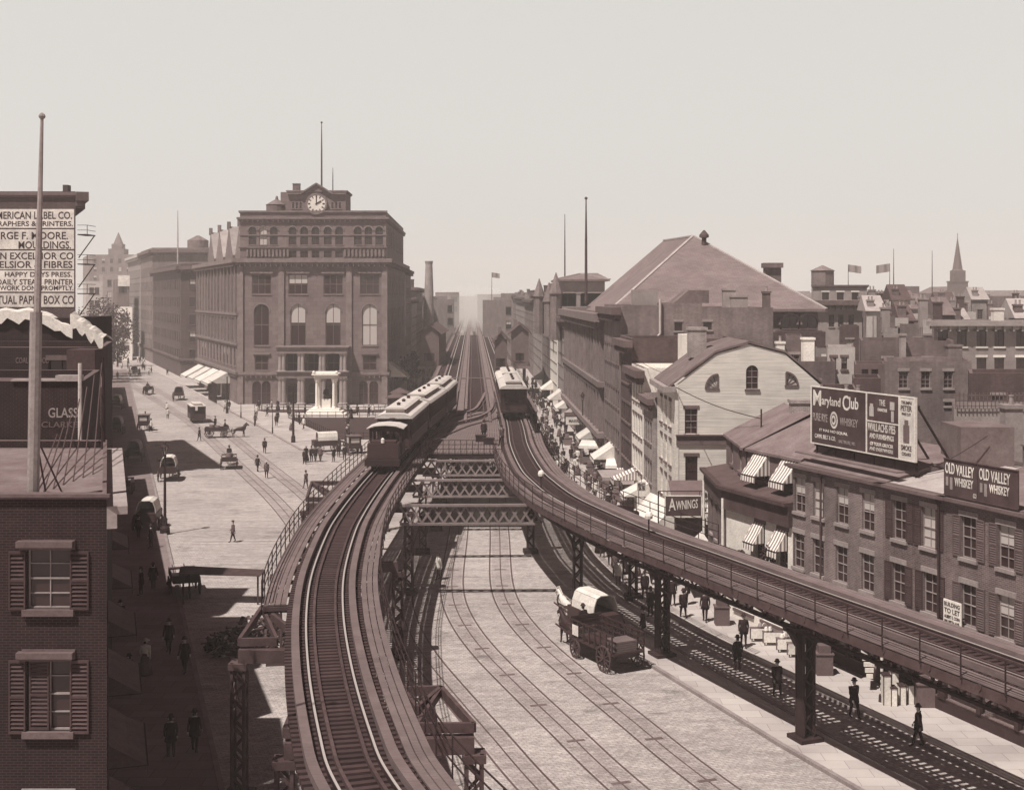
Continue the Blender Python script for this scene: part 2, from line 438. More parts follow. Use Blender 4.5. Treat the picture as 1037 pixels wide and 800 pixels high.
def chimney(t, x, y, z0, z1, w=0.9, d=0.6, m='brick', pots=2, rz=0):
    b = MB(); b.box(x-w/2, x+w/2, y-d/2, y+d/2, z0, z1 - 0.2); b.box(x-w/2-0.08, x+w/2+0.08, y-d/2-0.08, y+d/2+0.08, z1-0.2, z1)
    o = b.build('chimney', [m], t)
    for k in range(pots):
        c = MB(); c.lathe((x - w/2 + w*(k+0.5)/pots, y, z1), [(0.13, 0), (0.1, 0.4), (0.13, 0.42), (0.13, 0.48)], 8); c.build('chimney_pot', ['stone_mid'], o)
    return o
def blk(name, label, cat, p0, p1, ytop, Y, depth, mt, rows=None, side=None, d=None, **kw):
    """block whose face towards the camera spans p0..p1 (pixels) at distance Y, running back along d"""
    d = d or DB; x0, x1 = GX(p0, Y), GX(p1, Y); z = ZZ(ytop, Y)
    poly = [(x0, Y), (x1, Y), (x1 + d.x * depth, Y + d.y * depth), (x0 + d.x * depth, Y + d.y * depth)]
    w = {}
    if rows: w[0] = rows
    if side: w.update(side)
    return building(name, label, cat, poly, z, mt, w, **kw)
# ---------------------------------------------------------------- camera, world, sun
SUN_S = (0.37, 0.43)   # horizontal shadow displacement per metre of height
def setup():
    cam = bpy.data.cameras.new('camera'); co = bpy.data.objects.new('camera', cam); COL.objects.link(co)
    cam.sensor_width = 36; cam.lens = 36 * F / 1037; cam.shift_y = -(400 - HY) / 1037; cam.clip_end = 6000
    co.location = (0, 0, H); co.rotation_euler = (math.pi / 2, 0, 0); SC.camera = co
    sx, sy = SUN_S; el = math.atan2(1, math.hypot(sx, sy))
    d = Vector((sx, sy, -1)).normalized()
    su = bpy.data.lights.new('sun', 'SUN'); su.energy = 5.0; su.angle = math.radians(0.6); su.color = (1, 0.95, 0.88)
    so = bpy.data.objects.new('sun', su); COL.objects.link(so); so.rotation_euler = d.to_track_quat('-Z', 'Y').to_euler()
    so.location = (-40, -40, 90)
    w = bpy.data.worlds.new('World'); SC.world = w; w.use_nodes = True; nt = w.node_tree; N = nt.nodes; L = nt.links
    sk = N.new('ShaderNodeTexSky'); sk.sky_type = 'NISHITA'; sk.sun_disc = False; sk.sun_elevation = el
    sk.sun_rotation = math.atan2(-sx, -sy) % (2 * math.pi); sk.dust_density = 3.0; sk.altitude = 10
    bw = N.new('ShaderNodeRGBToBW'); L.new(sk.outputs[0], bw.inputs[0])
    # a photographic plate renders the sky as one even pale tone: lift and even out the luminance
    mr = N.new('ShaderNodeMapRange'); mr.inputs[1].default_value = 0; mr.inputs[2].default_value = 12
    mr.inputs[3].default_value = 6.6; mr.inputs[4].default_value = 7.4; L.new(bw.outputs[0], mr.inputs[0])
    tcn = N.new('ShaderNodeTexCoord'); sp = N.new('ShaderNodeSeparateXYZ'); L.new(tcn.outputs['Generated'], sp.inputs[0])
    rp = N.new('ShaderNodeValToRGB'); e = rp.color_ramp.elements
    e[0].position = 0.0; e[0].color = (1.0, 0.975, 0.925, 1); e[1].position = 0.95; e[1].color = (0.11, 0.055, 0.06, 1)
    x = e.new(0.235); x.color = (0.98, 0.96, 0.92, 1); x = e.new(0.35); x.color = (0.21, 0.115, 0.125, 1)  # higher sky made dark maroon to weaken and redden the ambient fill
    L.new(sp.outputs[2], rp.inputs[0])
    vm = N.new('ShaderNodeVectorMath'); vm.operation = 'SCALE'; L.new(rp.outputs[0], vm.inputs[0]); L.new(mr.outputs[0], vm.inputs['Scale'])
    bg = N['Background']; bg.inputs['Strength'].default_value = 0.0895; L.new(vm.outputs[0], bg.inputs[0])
    vs = SC.view_settings; vs.view_transform = 'Standard'; vs.look = 'None'; vs.exposure = 0.26; vs.gamma = 1; vs.use_curve_mapping = False
    SC.cycles.volume_bounces = 1; SC.cycles.max_bounces = 5; SC.cycles.diffuse_bounces = 3; SC.cycles.use_denoising = True
    SC.cycles.volume_max_steps = 64
    b = MB(); b.box(-1510, 1510, -1510, 1510, -1.0, 60)
    h = b.build('haze', ['shade']); h.data.materials.clear()
    m = bpy.data.materials.new('haze_air'); m.use_nodes = True; n = m.node_tree.nodes; n.remove(n['Principled BSDF'])
    v = n.new('ShaderNodeVolumePrincipled'); v.inputs['Color'].default_value = (0.95, 0.90, 0.87, 1); v.inputs['Density'].default_value = HAZE
    v.inputs['Anisotropy'].default_value = 0.0
    m.node_tree.links.new(v.outputs[0], n['Material Output'].inputs['Volume']); h.data.materials.append(m)
    tag(h, kind='stuff')
HAZE = 0.00052
setup()

def struct(name, b, mats, smooth=False): return tag(b.build(name, mats, smooth=smooth), kind='structure')
# ---------------------------------------------------------------- ground
b = MB(); b.face([(-1500, -1500, 0), (1500, -1500, 0), (1500, 1500, 0), (-1500, 1500, 0)]); struct('street', b, ['cobble'])
def AX(o, Y): return o + SL * Y
def FR(t): return (19.7 + DB.x * t, 58.5 + DB.y * t)      # right-hand shop facade line
def FRo(t, o): p = FR(t); return (p[0] + NB.x * o, p[1] + NB.y * o)
# pavements (0.12 m kerb steps)
def slab(name, poly, z=0.12, m='flagstone', kerb=0.18):
    b = MB(); b.prism(poly, 0.004, z); o = struct(name, b, [m])
    return o
# right pavement in front of the shops
slab('pavement', [FRo(-40, -3.6), FRo(-40, 0.0), FRo(19.3, 0), (12.4, 84), (AX(14.5, 95), 95), (AX(14.5, 900), 900), (AX(10.4, 900), 900), (AX(10.4, 100), 100), FRo(24, -3.4)][::1])
b = MB()
pts = [FRo(-40, -3.6), FRo(24, -3.6), (AX(10.25, 100), 100), (AX(10.25, 500), 500)]
for p, q in zip(pts, pts[1:]): b.bar((*p, 0.075), (*q, 0.075), 0.24, 0.15)
struct('kerb', b, ['kerb'])
# stone strip carrying the right-hand columns
RC = [(21.5, 32.4), (17.8, 41.3), (12.5, 54.7), (7.9, 67.5), (4.6, 76.5)]
b = MB(); L_ = [(p[0] - NB.x * 1.25, p[1] - NB.y * 1.25) for p in RC]; R_ = [(p[0] + NB.x * 1.25, p[1] + NB.y * 1.25) for p in RC]
b.prism(L_[::1] + R_[::-1], 0.004, 0.13); o = struct('median_strip', b, ['flagstone'])
b = MB()
for S in (L_, R_):
    for p, q in zip(S, S[1:]): b.bar((*p, 0.08), (*q, 0.08), 0.2, 0.16)
struct('median_kerb', b, ['kerb'])
# left pavement
LL = lambda Y, o=0.0: (-0.3155 * Y + o, Y)
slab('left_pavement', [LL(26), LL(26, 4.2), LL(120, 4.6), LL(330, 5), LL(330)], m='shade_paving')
b = MB(); b.bar((*LL(26, 4.3), 0.075), (*LL(120, 4.7), 0.075), 0.22, 0.15); b.bar((*LL(120, 4.7), 0.075), (*LL(330, 5.1), 0.075), 0.22, 0.15); struct('left_kerb', b, ['kerb'])
# park island in front of the college
K0 = G(228, 414); K1 = G(262, 432); K2 = G(305, 456); K3 = G(332, 460); K4 = G(372, 462); K5 = (AX(-8, 160), 160); K6 = (AX(-15, 222), 222)
isl = [K2, K3, K4, K5, (AX(-12.2, 215), 215), (-21.0, 226), (-48.4, 226), (-51.5, 226), K0, K1]
slab('park_pavement', isl)
b = MB()
for p, q in zip([K5, K4, K3, K2, K1, K0], [K4, K3, K2, K1, K0, (-51.5, 226)]): b.bar((*p, 0.08), (*q, 0.08), 0.3, 0.17)
struct('park_kerb', b, ['kerb'])
gr = [G(288, 425), G(332, 446), G(395, 446), G(408, 428), G(380, 421)]
gr = [(p[0], p[1]) for p in (G(292, 424), G(340, 446), G(396, 446), G(412, 424))]
b = MB(); b.prism(gr, 0.13, 0.2); tag(b.build('lawn', ['grass']), kind='structure')
g2 = [G(258, 416.0), G(272, 418.5), G(385, 418.5), G(398, 416.0)]
b = MB(); b.prism(g2, 0.13, 0.2); tag(b.build('lawn', ['grass']), kind='structure')
# side pavement of the college and the avenue's west pavement
slab('college_pavement', [(-52.2, 226.2), (-48.4, 226.2), (-48.4 - .387*250, 476), (-52.2 - .387*250, 476)])
slab('west_pavement', [(AX(-14.9, 226), 226), (AX(-11, 216), 216), (AX(-11, 900), 900), (AX(-14.9, 900), 900)][::1])
# crosswalk bridge stones
b = MB()
for (p, q) in [((130, 392), (205, 394)), ((196, 549), (300, 548)), ((330, 436), (470, 470))]:
    P, Q = Vector(G(*p)), Vector(G(*q)); d = (Q - P).normalized(); n = Vector((-d.y, d.x)); L = (Q - P).length; k = 0
    while k < L:
        for s in (-0.8, 0.3):
            a = P + d * k + n * s; c = a + d * 1.1; b.prism([a, c, c + n * 0.5, a + n * 0.5], 0.004, 0.012)
        k += 1.16
struct('crossing_stones', b, ['flagstone'])

# ---------------------------------------------------------------- paths
def spline(P, step=0.6):
    P = [Vector(p) for p in P]; out = []
    for i in range(len(P) - 1):
        p0 = P[i-1] if i else P[i] * 2 - P[i+1]; p1, p2 = P[i], P[i+1]; p3 = P[i+2] if i + 2 < len(P) else P[i+1] * 2 - P[i]
        n = 24
        for k in range(n):
            t = k / n; out.append(0.5 * ((2*p1) + (p2-p0)*t + (2*p0-5*p1+4*p2-p3)*t*t + (3*p1-p0-3*p2+p3)*t**3))
    out.append(P[-1]); res = [out[0]]; acc = 0
    for a, b2 in zip(out, out[1:]):
        L = (b2 - a).length; pos = step - acc
        while pos <= L: res.append(a + (b2 - a) * (pos / L)); pos += step
        acc = L - (pos - step)
    return res
class Path:
    def __init__(s, P, step=0.6):
        s.p = spline(P, step); s.step = step; n = len(s.p)
        s.t = [(s.p[min(i+1, n-1)] - s.p[max(i-1, 0)]).normalized() for i in range(n)]
        s.n = [Vector((t.y, -t.x)) for t in s.t]
    def at(s, i, o): return s.p[i] + s.n[i] * o
    def sweep(s, b, o, w, z0, z1, i0=0, i1=None, mi=0, every=1):
        i1 = len(s.p) - 1 if i1 is None else min(i1, len(s.p) - 1)
        idx = list(range(i0, i1 + 1, every)); vs = []; fs = []
        for i in idx:
            a = s.at(i, o - w/2); c = s.at(i, o + w/2); vs += [(a.x,a.y,z0),(c.x,c.y,z0),(c.x,c.y,z1),(a.x,a.y,z1)]
        for k in range(len(idx) - 1):
            q = 4 * k
            for j in range(4): j2 = (j + 1) % 4; fs.append((q+j, q+4+j, q+4+j2, q+j2))
        fs += [(0,1,2,3), tuple(4*(len(idx)-1)+j for j in (3,2,1,0))]
        b.raw(vs, fs, mi)
    def near(s, Y): return min(range(len(s.p)), key=lambda i: abs(s.p[i].y - Y))

# ---------------------------------------------------------------- street tracks (flush in the paving)
T1 = [(10.9, 42), (7.55, 50.7), (5.2, 58.1), (3.28, 64.2), (1.44, 70.6), (0.09, 77.2), (-0.69, 85.2), (-1.0, 102.9), (-1.6, 130), (-3, 180), (-7, 300)]
def street_track(path, i, z=0.008, wide=1.5):
    for o, w in ((-wide/2, 0.1), (wide/2, 0.1), (0, 0.075)):
        b = MB(); p = path
        vs = []; fs = []
        for k in range(len(p.p)):
            a = p.at(k, o - w/2); c = p.at(k, o + w/2); vs += [(a.x, a.y, z), (c.x, c.y, z)]
        for k in range(len(p.p) - 1): fs.append((2*k, 2*k+1, 2*k+3, 2*k+2))
        b.raw(vs, fs); struct('tram_rail' if o else 'cable_slot', b, ['rail_street'])
    b = MB(); vs = []; fs = []
    for k in range(len(p.p)):
        a = p.at(k, -0.62); c = p.at(k, 0.62); vs += [(a.x, a.y, 0.004), (c.x, c.y, 0.004)]
    for k in range(len(p.p) - 1): fs.append((2*k, 2*k+1, 2*k+3, 2*k+2))
    b.raw(vs, fs); struct('track_paving', b, ['track_paving'])
    b = MB(); k = 4 + i
    while k < len(p.p) - 2 and p.p[k].y < 90 and i < 2:
        c = p.p[k]; t = p.t[k]; n = p.n[k]
        b.prism([c - n*0.4 - t*0.12, c + n*0.4 - t*0.12, c + n*0.4 + t*0.12, c - n*0.4 + t*0.12], 0.004, 0.011); k += 5
    if b.v: struct('hatch_cover', b, ['stone_dark'])
for i, o in enumerate((0, -3.3, -6.6)):
    base = Path(T1, 1.0); P = [base.at(k, o) for k in range(0, len(base.p), 4)]
    street_track(Path(P, 1.0), i)
T4 = [G(330, 545), G(300, 510), G(260, 475), G(200, 425), G(150, 395), G(118, 375)]
for i, o in enumerate((-1.6, 1.6)):
    base = Path(T4, 2.0); street_track(Path([base.at(k, o) for k in range(0, len(base.p), 6)], 2.0), i)

# ---------------------------------------------------------------- elevated railway
PL = Path([(4.2, 17), (0.6, 23), (-2.0, 28.5), (-3.9, 33.4), (-4.79, 36.8), (-6.12, 43.2), (-7.38, 50.6), (-8.33, 58.2), (-9.03, 67.7), (-9.25, 74), (-9.3, 82), (-9.2, 91.3), (-8.75, 108), (-7.9, 125), (AX(-3.1, 141), 141), (AX(-3.1, 170), 170)], 0.4)
PR = Path([(24.6, 25), (21.2, 33.5), (16.6, 44.5), (13.2, 52.6), (11.2, 57.4), (9.2, 62.3), (7.1, 67.4), (5.1, 73.4), (3.3, 79.8), (2.15, 86.5), (1.35, 93.5), (0.6, 108), (AX(4.2, 128), 128), (AX(4.2, 170), 170)], 0.4)
def lattice(b, a, c, z0, z1, n, w=0.09, t=0.14, mi=0):
    """lattice girder between plan points a and c: chords and X web"""
    a = Vector(a); c = Vector(c)
    P = lambda f, z: (a.x + (c.x - a.x) * f, a.y + (c.y - a.y) * f, z)
    b.bar(P(0, z0 + t/2), P(1, z0 + t/2), 0.3, t, mi); b.bar(P(0, z1 - t/2), P(1, z1 - t/2), 0.34, t, mi)
    for k in range(n):
        f0, f1 = k / n, (k + 1) / n
        b.bar(P(f0, z0 + t), P(f1, z1 - t), 0.04, w, mi); b.bar(P(f0, z1 - t), P(f1, z0 + t), 0.05, w, mi)
def railing(path, name, parent, o, i0, i1, h=1.05, z=ZR - 0.12, every=3, m='iron', mid=3):
    b = MB()
    for k in range(mid):
        zz = z + h * (k + 1) / mid; path.sweep(b, o, 0.035, zz - 0.018, zz + 0.017, i0, i1)
    i = i0
    while i <= min(i1, len(path.p) - 1):
        q = path.at(i, o); b.bar((q.x, q.y, z - 0.1), (q.x, q.y, z + h), 0.045); i += every
    return b.build(name, [m], parent)
TIES = {}
def tie_copy(parent, x, y, rz, w=3.0, m='tie', z=ZR - 0.32):
    k = (w, m)
    if k not in TIES:
        b = MB(); b.box(-w/2, w/2, -0.105, 0.105, 0, 0.17); TIES[k] = b.mesh('tie', [M[m]])
    return place(TIES[k], 'tie', parent, x, y, z, rz)
def track(root, path, i0, i1, walk=((1, 1),), ties=True, girders=True, near_ties=95):
    g = 0.72
    for o in (-g, g):
        b = MB(); path.sweep(b, o, 0.10, ZR - 0.15, ZR - 0.015, i0, i1); path.sweep(b, o, 0.07, ZR - 0.014, ZR, i0, i1, mi=1); b.build('rail', ['iron', 'steel'], root)
    for o in (-0.42, 0.42):
        b = MB(); path.sweep(b, o, 0.10, ZR - 0.15, ZR - 0.03, i0, i1); b.build('guard_rail', ['iron_mid'], root)
    for o, w in ((-1.12, 0.28), (1.12, 0.28)):
        b = MB(); path.sweep(b, o, w, ZR - 0.14, ZR + 0.10, i0, i1)
        b.build('guard_timber', ['timber'], root)
    if ties:
        st = MB(); c = 0
        for i in range(i0, min(i1, len(path.p) - 1)):
            for f in (0.0,):
                q = path.p[i] * (1 - f) + path.p[min(i+1, len(path.p)-1)] * f; t = path.t[i]; rz = math.atan2(path.n[i].y, path.n[i].x)
                if q.y < 26: continue
                if c < near_ties: tie_copy(root, q.x, q.y, rz); c += 1
                else:
                    n = path.n[i]; a0 = q - n*1.5 - t*0.1; a1 = q + n*1.5 - t*0.1; a2 = q + n*1.5 + t*0.1; a3 = q - n*1.5 + t*0.1
                    st.prism([a0, a1, a2, a3], ZR - 0.32, ZR - 0.15)
        if st.v: tag(st.build('ties', ['tie'], root), kind='stuff')
    if girders:
        for o in (-0.85, 0.85):
            b = MB(); path.sweep(b, o, 0.3, ZR - 0.45, ZR - 0.33, i0, i1); path.sweep(b, o, 0.3, ZR - 1.45, ZR - 1.33, i0, i1)
            i = i0
            while i + 3 <= min(i1, len(path.p) - 1):
                a, c = path.at(i, o), path.at(i + 3, o)
                b.bar((a.x, a.y, ZR - 1.35), (c.x, c.y, ZR - 0.43), 0.05, 0.1); b.bar((a.x, a.y, ZR - 0.43), (c.x, c.y, ZR - 1.35), 0.04, 0.1)
                i += 3
            b.build('girder', ['iron'], root)
def walkway(root, path, o0, o1, i0, i1, rail_o, boards=4, m='plank', brk=True, h=1.05, every=5):
    b = MB(); w = (o1 - o0) / boards
    for k in range(boards): path.sweep(b, o0 + w * (k + 0.5), abs(w) * 0.86, ZR - 0.14 + 0.003 * k, ZR - 0.08 + 0.003 * k, i0, i1)
    b.build('walkway', [m], root)
    if brk:
        b = MB(); i = i0
        s = 1 if o1 > 0 else -1
        path.sweep(b, s * (max(abs(o0), abs(o1)) - 0.06), 0.06, ZR - 0.55, ZR - 0.2, i0, i1)
        while i < min(i1, len(path.p) - 1):
            a = path.at(i, s * 0.9); c = path.at(i, s * (max(abs(o0), abs(o1)))); b.bar((a.x, a.y, ZR - 0.25), (c.x, c.y, ZR - 0.25), 0.16, 0.16)
            b.bar((a.x, a.y, ZR - 1.2), (c.x, c.y, ZR - 0.33), 0.06, 0.08); i += 6
        b.build('bracket', ['iron_mid'], root)
    railing(path, 'railing', root, rail_o, i0, i1, h=h, every=every)
def lat_column(root, x, y, z1, w=0.5, rz=0.0, m='iron', name='column', flare=0.0, mb=False):
    b = MB(); c, s = math.cos(rz), math.sin(rz)
    P = lambda u, v, z: (x + u * c - v * s, y + u * s + v * c, z)
    h = w / 2
    for sx in (-1, 1):
        for sy in (-1, 1): b.bar(P(sx*h, sy*h, 0.3), P(sx*h, sy*h, z1), 0.11, 0.11)
        if flare: b.bar(P(sx*(h+.02), 0, 0.3), P(sx*(h+.02), 0, z1), w*.9, 0.05, up=P(1,0,0) and (c, s, 0))
    n = max(4, int(z1 / 0.55)); z0 = 0.45; dz = (z1 - 0.3 - z0) / n
    for k in range(n):
        za, zb = z0 + dz * k, z0 + dz * (k + 1); q = 1 if k % 2 else -1
        for sy in (-1, 1): b.bar(P(-q*h, sy*h, za), P(q*h, sy*h, zb), 0.035, 0.1)
        for sx in (-1, 1): b.bar(P(sx*h, -q*h, za), P(sx*h, q*h, zb), 0.035, 0.1)
    b.prism([P(-h-.3,-h-.3,0)[:2], P(h+.3,-h-.3,0)[:2], P(h+.3,h+.3,0)[:2], P(-h-.3,h+.3,0)[:2]], 0.01, 0.3)
    b.prism([P(-h-.12,-h-.12,0)[:2], P(h+.12,-h-.12,0)[:2], P(h+.12,h+.12,0)[:2], P(-h-.12,h+.12,0)[:2]], z1 - 0.25, z1)
    if flare:
        for s2 in (-1, 1):
            pts = [P(s2*h, 0, z1 - 1.5), P(s2*(h+0.12), 0, z1 - 0.9), P(s2*(h+0.4), 0, z1 - 0.4), P(s2*(h+flare), 0, z1)]
            for p, q in zip(pts, pts[1:]): b.bar(p, q, 0.3, 0.16)
            b.bar(P(s2*h, 0, z1-0.12), P(s2*(h+flare), 0, z1-0.12), 0.34, 0.2)
    return b.build(name, [m], root)

LROOT = thing('elevated_track', 'elevated railway track curving past the left of the open street on lattice bents', 'railway', (-7.4, 50.6, 0))
track(LROOT, PL, 0, len(PL.p) - 1)
iE = PL.near(104)
walkway(LROOT, PL, 1.5, 2.25, 0, iE, 2.35, boards=3)
walkway(LROOT, PL, -2.5, -1.55, PL.near(52.5), PL.near(104), -2.55, boards=4, m='timber')
# left bents: outrigger columns and floor beams
def bent(root, a, c, zt, brace=True):
    lat_column(root, a[0], a[1], zt - 0.55, 0.46, rz=math.atan2(c[1]-a[1], c[0]-a[0]), m='iron_mid'); lat_column(root, c[0], c[1], zt - 0.55, 0.46, rz=math.atan2(c[1]-a[1], c[0]-a[0]), m='iron_mid')
    b = MB(); b.bar((*a, zt - 0.3), (*c, zt - 0.3), 0.42, 0.5); b.build('floor_beam', ['iron_mid'], root)
def outrig(root, col, inner1, inner2, zt=6.1):
    # triangular frame seen from above: column head tied to two points on the track edge
    b = MB()
    for q in (inner1, inner2): b.bar((*col, zt - 0.16), (*q, zt - 0.16), 0.14, 0.3)
    b.bar((*inner1, zt - .165), (*inner2, zt - .165), 0.12, 0.26)
    b.build('outrigger_frame', ['iron_mid'], root)
bent(LROOT, (-10.3, 48.5), (-5.2, 48.2), 5.75)
outrig(LROOT, (-10.3, 48.5), (-10.45, 53.7), (-8.9, 48.6)); outrig(LROOT, (-10.45, 53.7), (-8.9, 53.7), (-8.7, 50.2))
bent(LROOT, (-6.8, 38.4), (-1.15, 38.9), 5.75)
outrig(LROOT, (-1.15, 38.9), (-2.35, 42.6), (-2.9, 38.9)); outrig(LROOT, (-2.35, 42.6), (-3.6, 42.5), (-3.0, 40.5))
outrig(LROOT, (-6.8, 38.4), (-6.95, 41.8), (-5.9, 38.5))
bent(LROOT, (-12.2, 66.5), (-6.0, 67.5), 5.1)
c3 = (-13.2, 82.5); bent(LROOT, c3, (-6.6, 82.0), 5.75)
outrig(LROOT, c3, (-14.0, 89.7), (-11.6, 82.6)); outrig(LROOT, (-14.0, 89.7), (-11.6, 89.8), (-11.6, 84))
bent(LROOT, (-11.8, 94.5), (-6.6, 94.9), 5.1)
for y in (104, 116, 128, 140): bent(LROOT, (-10.5, y), (-6.2, y + 0.4), 5.1)

RROOT = thing('elevated_track', 'elevated railway track sweeping down the right-hand side on single flared columns past the brick shops', 'railway', (12.5, 54.7, 0))
track(RROOT, PR, 0, len(PR.p) - 1)
walkway(RROOT, PR, -2.25, -1.5, 0, PR.near(104), -2.3, boards=3)
walkway(RROOT, PR, 1.5, 2.2, PR.near(64), PR.near(118), 2.25, boards=3); _b = MB()
for _k in range(3): PR.sweep(_b, 1.62 + .24*_k, .2, ZR - 0.14, ZR - 0.08, 0, PR.near(64))
_b.build('walkway', ['plank'], RROOT)
for (x, y) in RC[:-1]:
    lat_column(RROOT, x, y, ZR - 1.45, 0.52, rz=math.atan2(NB.y, NB.x), flare=0.75)
for (x, y) in ((4.0, 78.2), (GX(540, 95) - 0.2, 95.0), (1.6, 109), (0.8, 122), (0.3, 136)):
    lat_column(RROOT, x, y, ZR - 1.45, 0.45, rz=0.1, flare=0.6)
lat_column(RROOT, 7.6, 80.6, ZR - 1.0, 0.42, rz=0.1)
b = MB(); b.bar((7.6, 80.6, ZR - 0.8), (4.0, 80.0, ZR - 0.8), 0.35, 0.4); b.build('floor_beam', ['iron'], RROOT)
# signal discs on the right-hand track
for (px, py) in ((548, 481), (657, 524)):
    x, y = G(px, py, ZR + 0.8); b = MB(); b.tube([(x, y, ZR - 0.1), (x, y, ZR + 0.75)], 0.04, 6); s = thing('signal_disc', 'small white disc signal on the inner edge of the right track, %s' % ('nearer the plank platform' if px < 600 else 'opposite the awning shop'), 'signal', (x, y, ZR - 0.1)); b.build('post', ['iron'], s)
    b = MB(); b.lathe((x, y, ZR + 0.7), [(0.05, 0), (0.2, 0.05), (0.22, 0.2), (0.16, 0.36), (0.04, 0.42)], 10); b.build('lantern', ['white_paint'], s)
# cross girders between the two curves
for k, (Y, p0, p1) in enumerate(((80.5, 405, 549), (91.5, 418, 523), (102.3, 428, 508))):
    lb = ['nearest and longest lattice cross girder spanning the gap between the two curved tracks', 'middle lattice cross girder behind the nearest one between the curves', 'farthest lattice cross girder, close under the edge of the plank platform'][k]
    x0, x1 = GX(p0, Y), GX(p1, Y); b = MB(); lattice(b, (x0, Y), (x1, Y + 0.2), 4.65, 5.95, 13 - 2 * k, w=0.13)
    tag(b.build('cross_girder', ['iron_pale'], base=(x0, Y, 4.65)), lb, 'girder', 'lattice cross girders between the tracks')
# timber platform between the tracks
AV = thing('avenue_structure', 'straight elevated railway structure running away up the middle of the avenue into the haze', 'railway', (AX(0.5, 140), 140, 0))
def lx(Y): return PL.p[PL.near(Y)].x + 1.5
def rx(Y): return PR.p[PR.near(Y)].x - 1.6
b = MB(); n = 26
for k in range(n):
    f0, f1 = (k + 0.06) / n, (k + 0.94) / n; Ya, Yb = 103.0, 140.0
    xa0, xa1 = lx(Ya) * (1-f0) + rx(Ya) * f0, lx(Ya) * (1-f1) + rx(Ya) * f1
    xb0, xb1 = lx(Yb) * (1-f0) + rx(Yb) * f0, lx(Yb) * (1-f1) + rx(Yb) * f1
    b.prism([(xa0, Ya), (xa1, Ya), (xb1, Yb), (xb0, Yb)], ZR - 0.16, ZR - 0.10)
b.build('plank_platform', ['plank'], AV)
b = MB(); 
for k in range(10): Y = 103.2 + k * 4; b.bar((lx(Y), Y, ZR - 0.35), (rx(Y), Y, ZR - 0.35), 0.3, 0.34)
b.build('floor_beam', ['iron'], AV)
b = MB(); Y = 103.0; x0, x1 = lx(Y), rx(Y)
for zz in (0.35, 0.7, 1.05): b.bar((x0, Y, ZR - 0.1 + zz), (x1, Y, ZR - 0.1 + zz), 0.045)
k = 0
while k < 15: xx = x0 + (x1 - x0) * k / 14; b.bar((xx, Y, ZR - 0.2), (xx, Y, ZR + 0.95), 0.05); k += 1
b.build('railing', ['iron'], AV)
# switch track curving across the platform
def SP(pts): return Path(pts, 1.0)
for k, pts in enumerate(([(-7.4, 112), (-5.0, 124), (-2.4, 132), (-1.2, 142), (AX(3.6, 158), 158)], [(-6.6, 120), (-5.4, 133), (-3.2, 140), (-2.6, 152), (AX(2.8, 166), 166)])):
    p = SP(pts)
    for o in (-0.72, 0.72):
        b = MB(); p.sweep(b, o, 0.12, ZR - 0.10, ZR - 0.005); b.build('switch_rail', ['iron_mid'], AV)
    b = MB(); p.sweep(b, -1.1, 0.3, ZR - 0.10, ZR + 0.14); b.build('guard_timber', ['timber'], AV)
# straight part: four lines of rails, ties and walkways to the vanishing point
for oi, o in enumerate((-3.1, 0.55, 4.2)):
    Y0 = 168 if oi != 1 else 128
    st = Path([(AX(o, Y0), Y0), (AX(o, 400), 400), (AX(o, 900), 900)], 4.0)
    for g in (-0.72, 0.72):
        b = MB(); st.sweep(b, g, 0.12, ZR - 0.15, ZR); b.build('rail', ['steel' if oi != 1 else 'iron_mid'], AV)
    for g in (-1.25, 1.25):
        b = MB(); st.sweep(b, g, 0.3, ZR - 0.15, ZR + 0.08); b.build('guard_timber', ['timber'], AV)
b = MB(); Y = 140
while Y < 420: b.box(AX(-5.4, Y), AX(6.4, Y), Y - 0.16, Y + 0.16, ZR - 0.32, ZR - 0.16); Y += 0.95 if Y < 260 else 2.0
tag(b.build('ties', ['tie'], AV), kind='stuff')
st = Path([(AX(0, 140), 140), (AX(0, 900), 900)], 6.0)
for o in (-5.9, -1.3, 2.4, 6.9):
    b = MB(); st.sweep(b, o, 0.7, ZR - 0.15, ZR - 0.08); b.build('walkway', ['plank'], AV)
    b = MB(); st.sweep(b, o, 0.35, ZR - 1.4, ZR - 0.34); b.build('girder', ['iron'], AV)
for o in (-6.4, 7.4): railing(st, 'railing', AV, o, 0, 60, every=1)
Y = 150
while Y < 420:
    for o in (-4.6, 5.8):
        b = MB(); b.box(AX(o, Y) - 0.2, AX(o, Y) + 0.2, Y - 0.2, Y + 0.2, 0, ZR - 1.4); b.build('column', ['iron'], AV)
    b = MB(); b.box(AX(-6, Y), AX(7, Y), Y - 0.2, Y + 0.2, ZR - 1.75, ZR - 1.41); b.build('floor_beam', ['iron'], AV); Y += 15
# cross overs across the avenue
for Yg in (196,):
    b = MB(); b.box(AX(-6.4, Yg), AX(7.4, Yg), Yg - 0.7, Yg + 0.7, ZR - 0.07, ZR + 0.05); b.build('plank_crossing', ['plank'], AV)
# smoke hanging over the far end of the elevated line
b = MB(); b.lathe((AX(0, 640), 640, 3), [(14, 0), (30, 2), (34, 8), (26, 15), (12, 20), (2, 22)], 20)
b.v = [(AX(0, 640) + (x - AX(0, 640)), 640 + (y - 640) * 4.5, z) for x, y, z in b.v]
o = b.build('smoke', ['shade'], smooth=True); o.data.materials.clear()
m = bpy.data.materials.new('smoke_air'); m.use_nodes = True; n = m.node_tree.nodes; n.remove(n['Principled BSDF'])
v = n.new('ShaderNodeVolumePrincipled'); v.inputs['Color'].default_value = (1, 0.99, 0.96, 1); v.inputs['Density'].default_value = 0.006
m.node_tree.links.new(v.outputs[0], n['Material Output'].inputs['Volume']); o.data.materials.append(m); tag(o, kind='stuff')
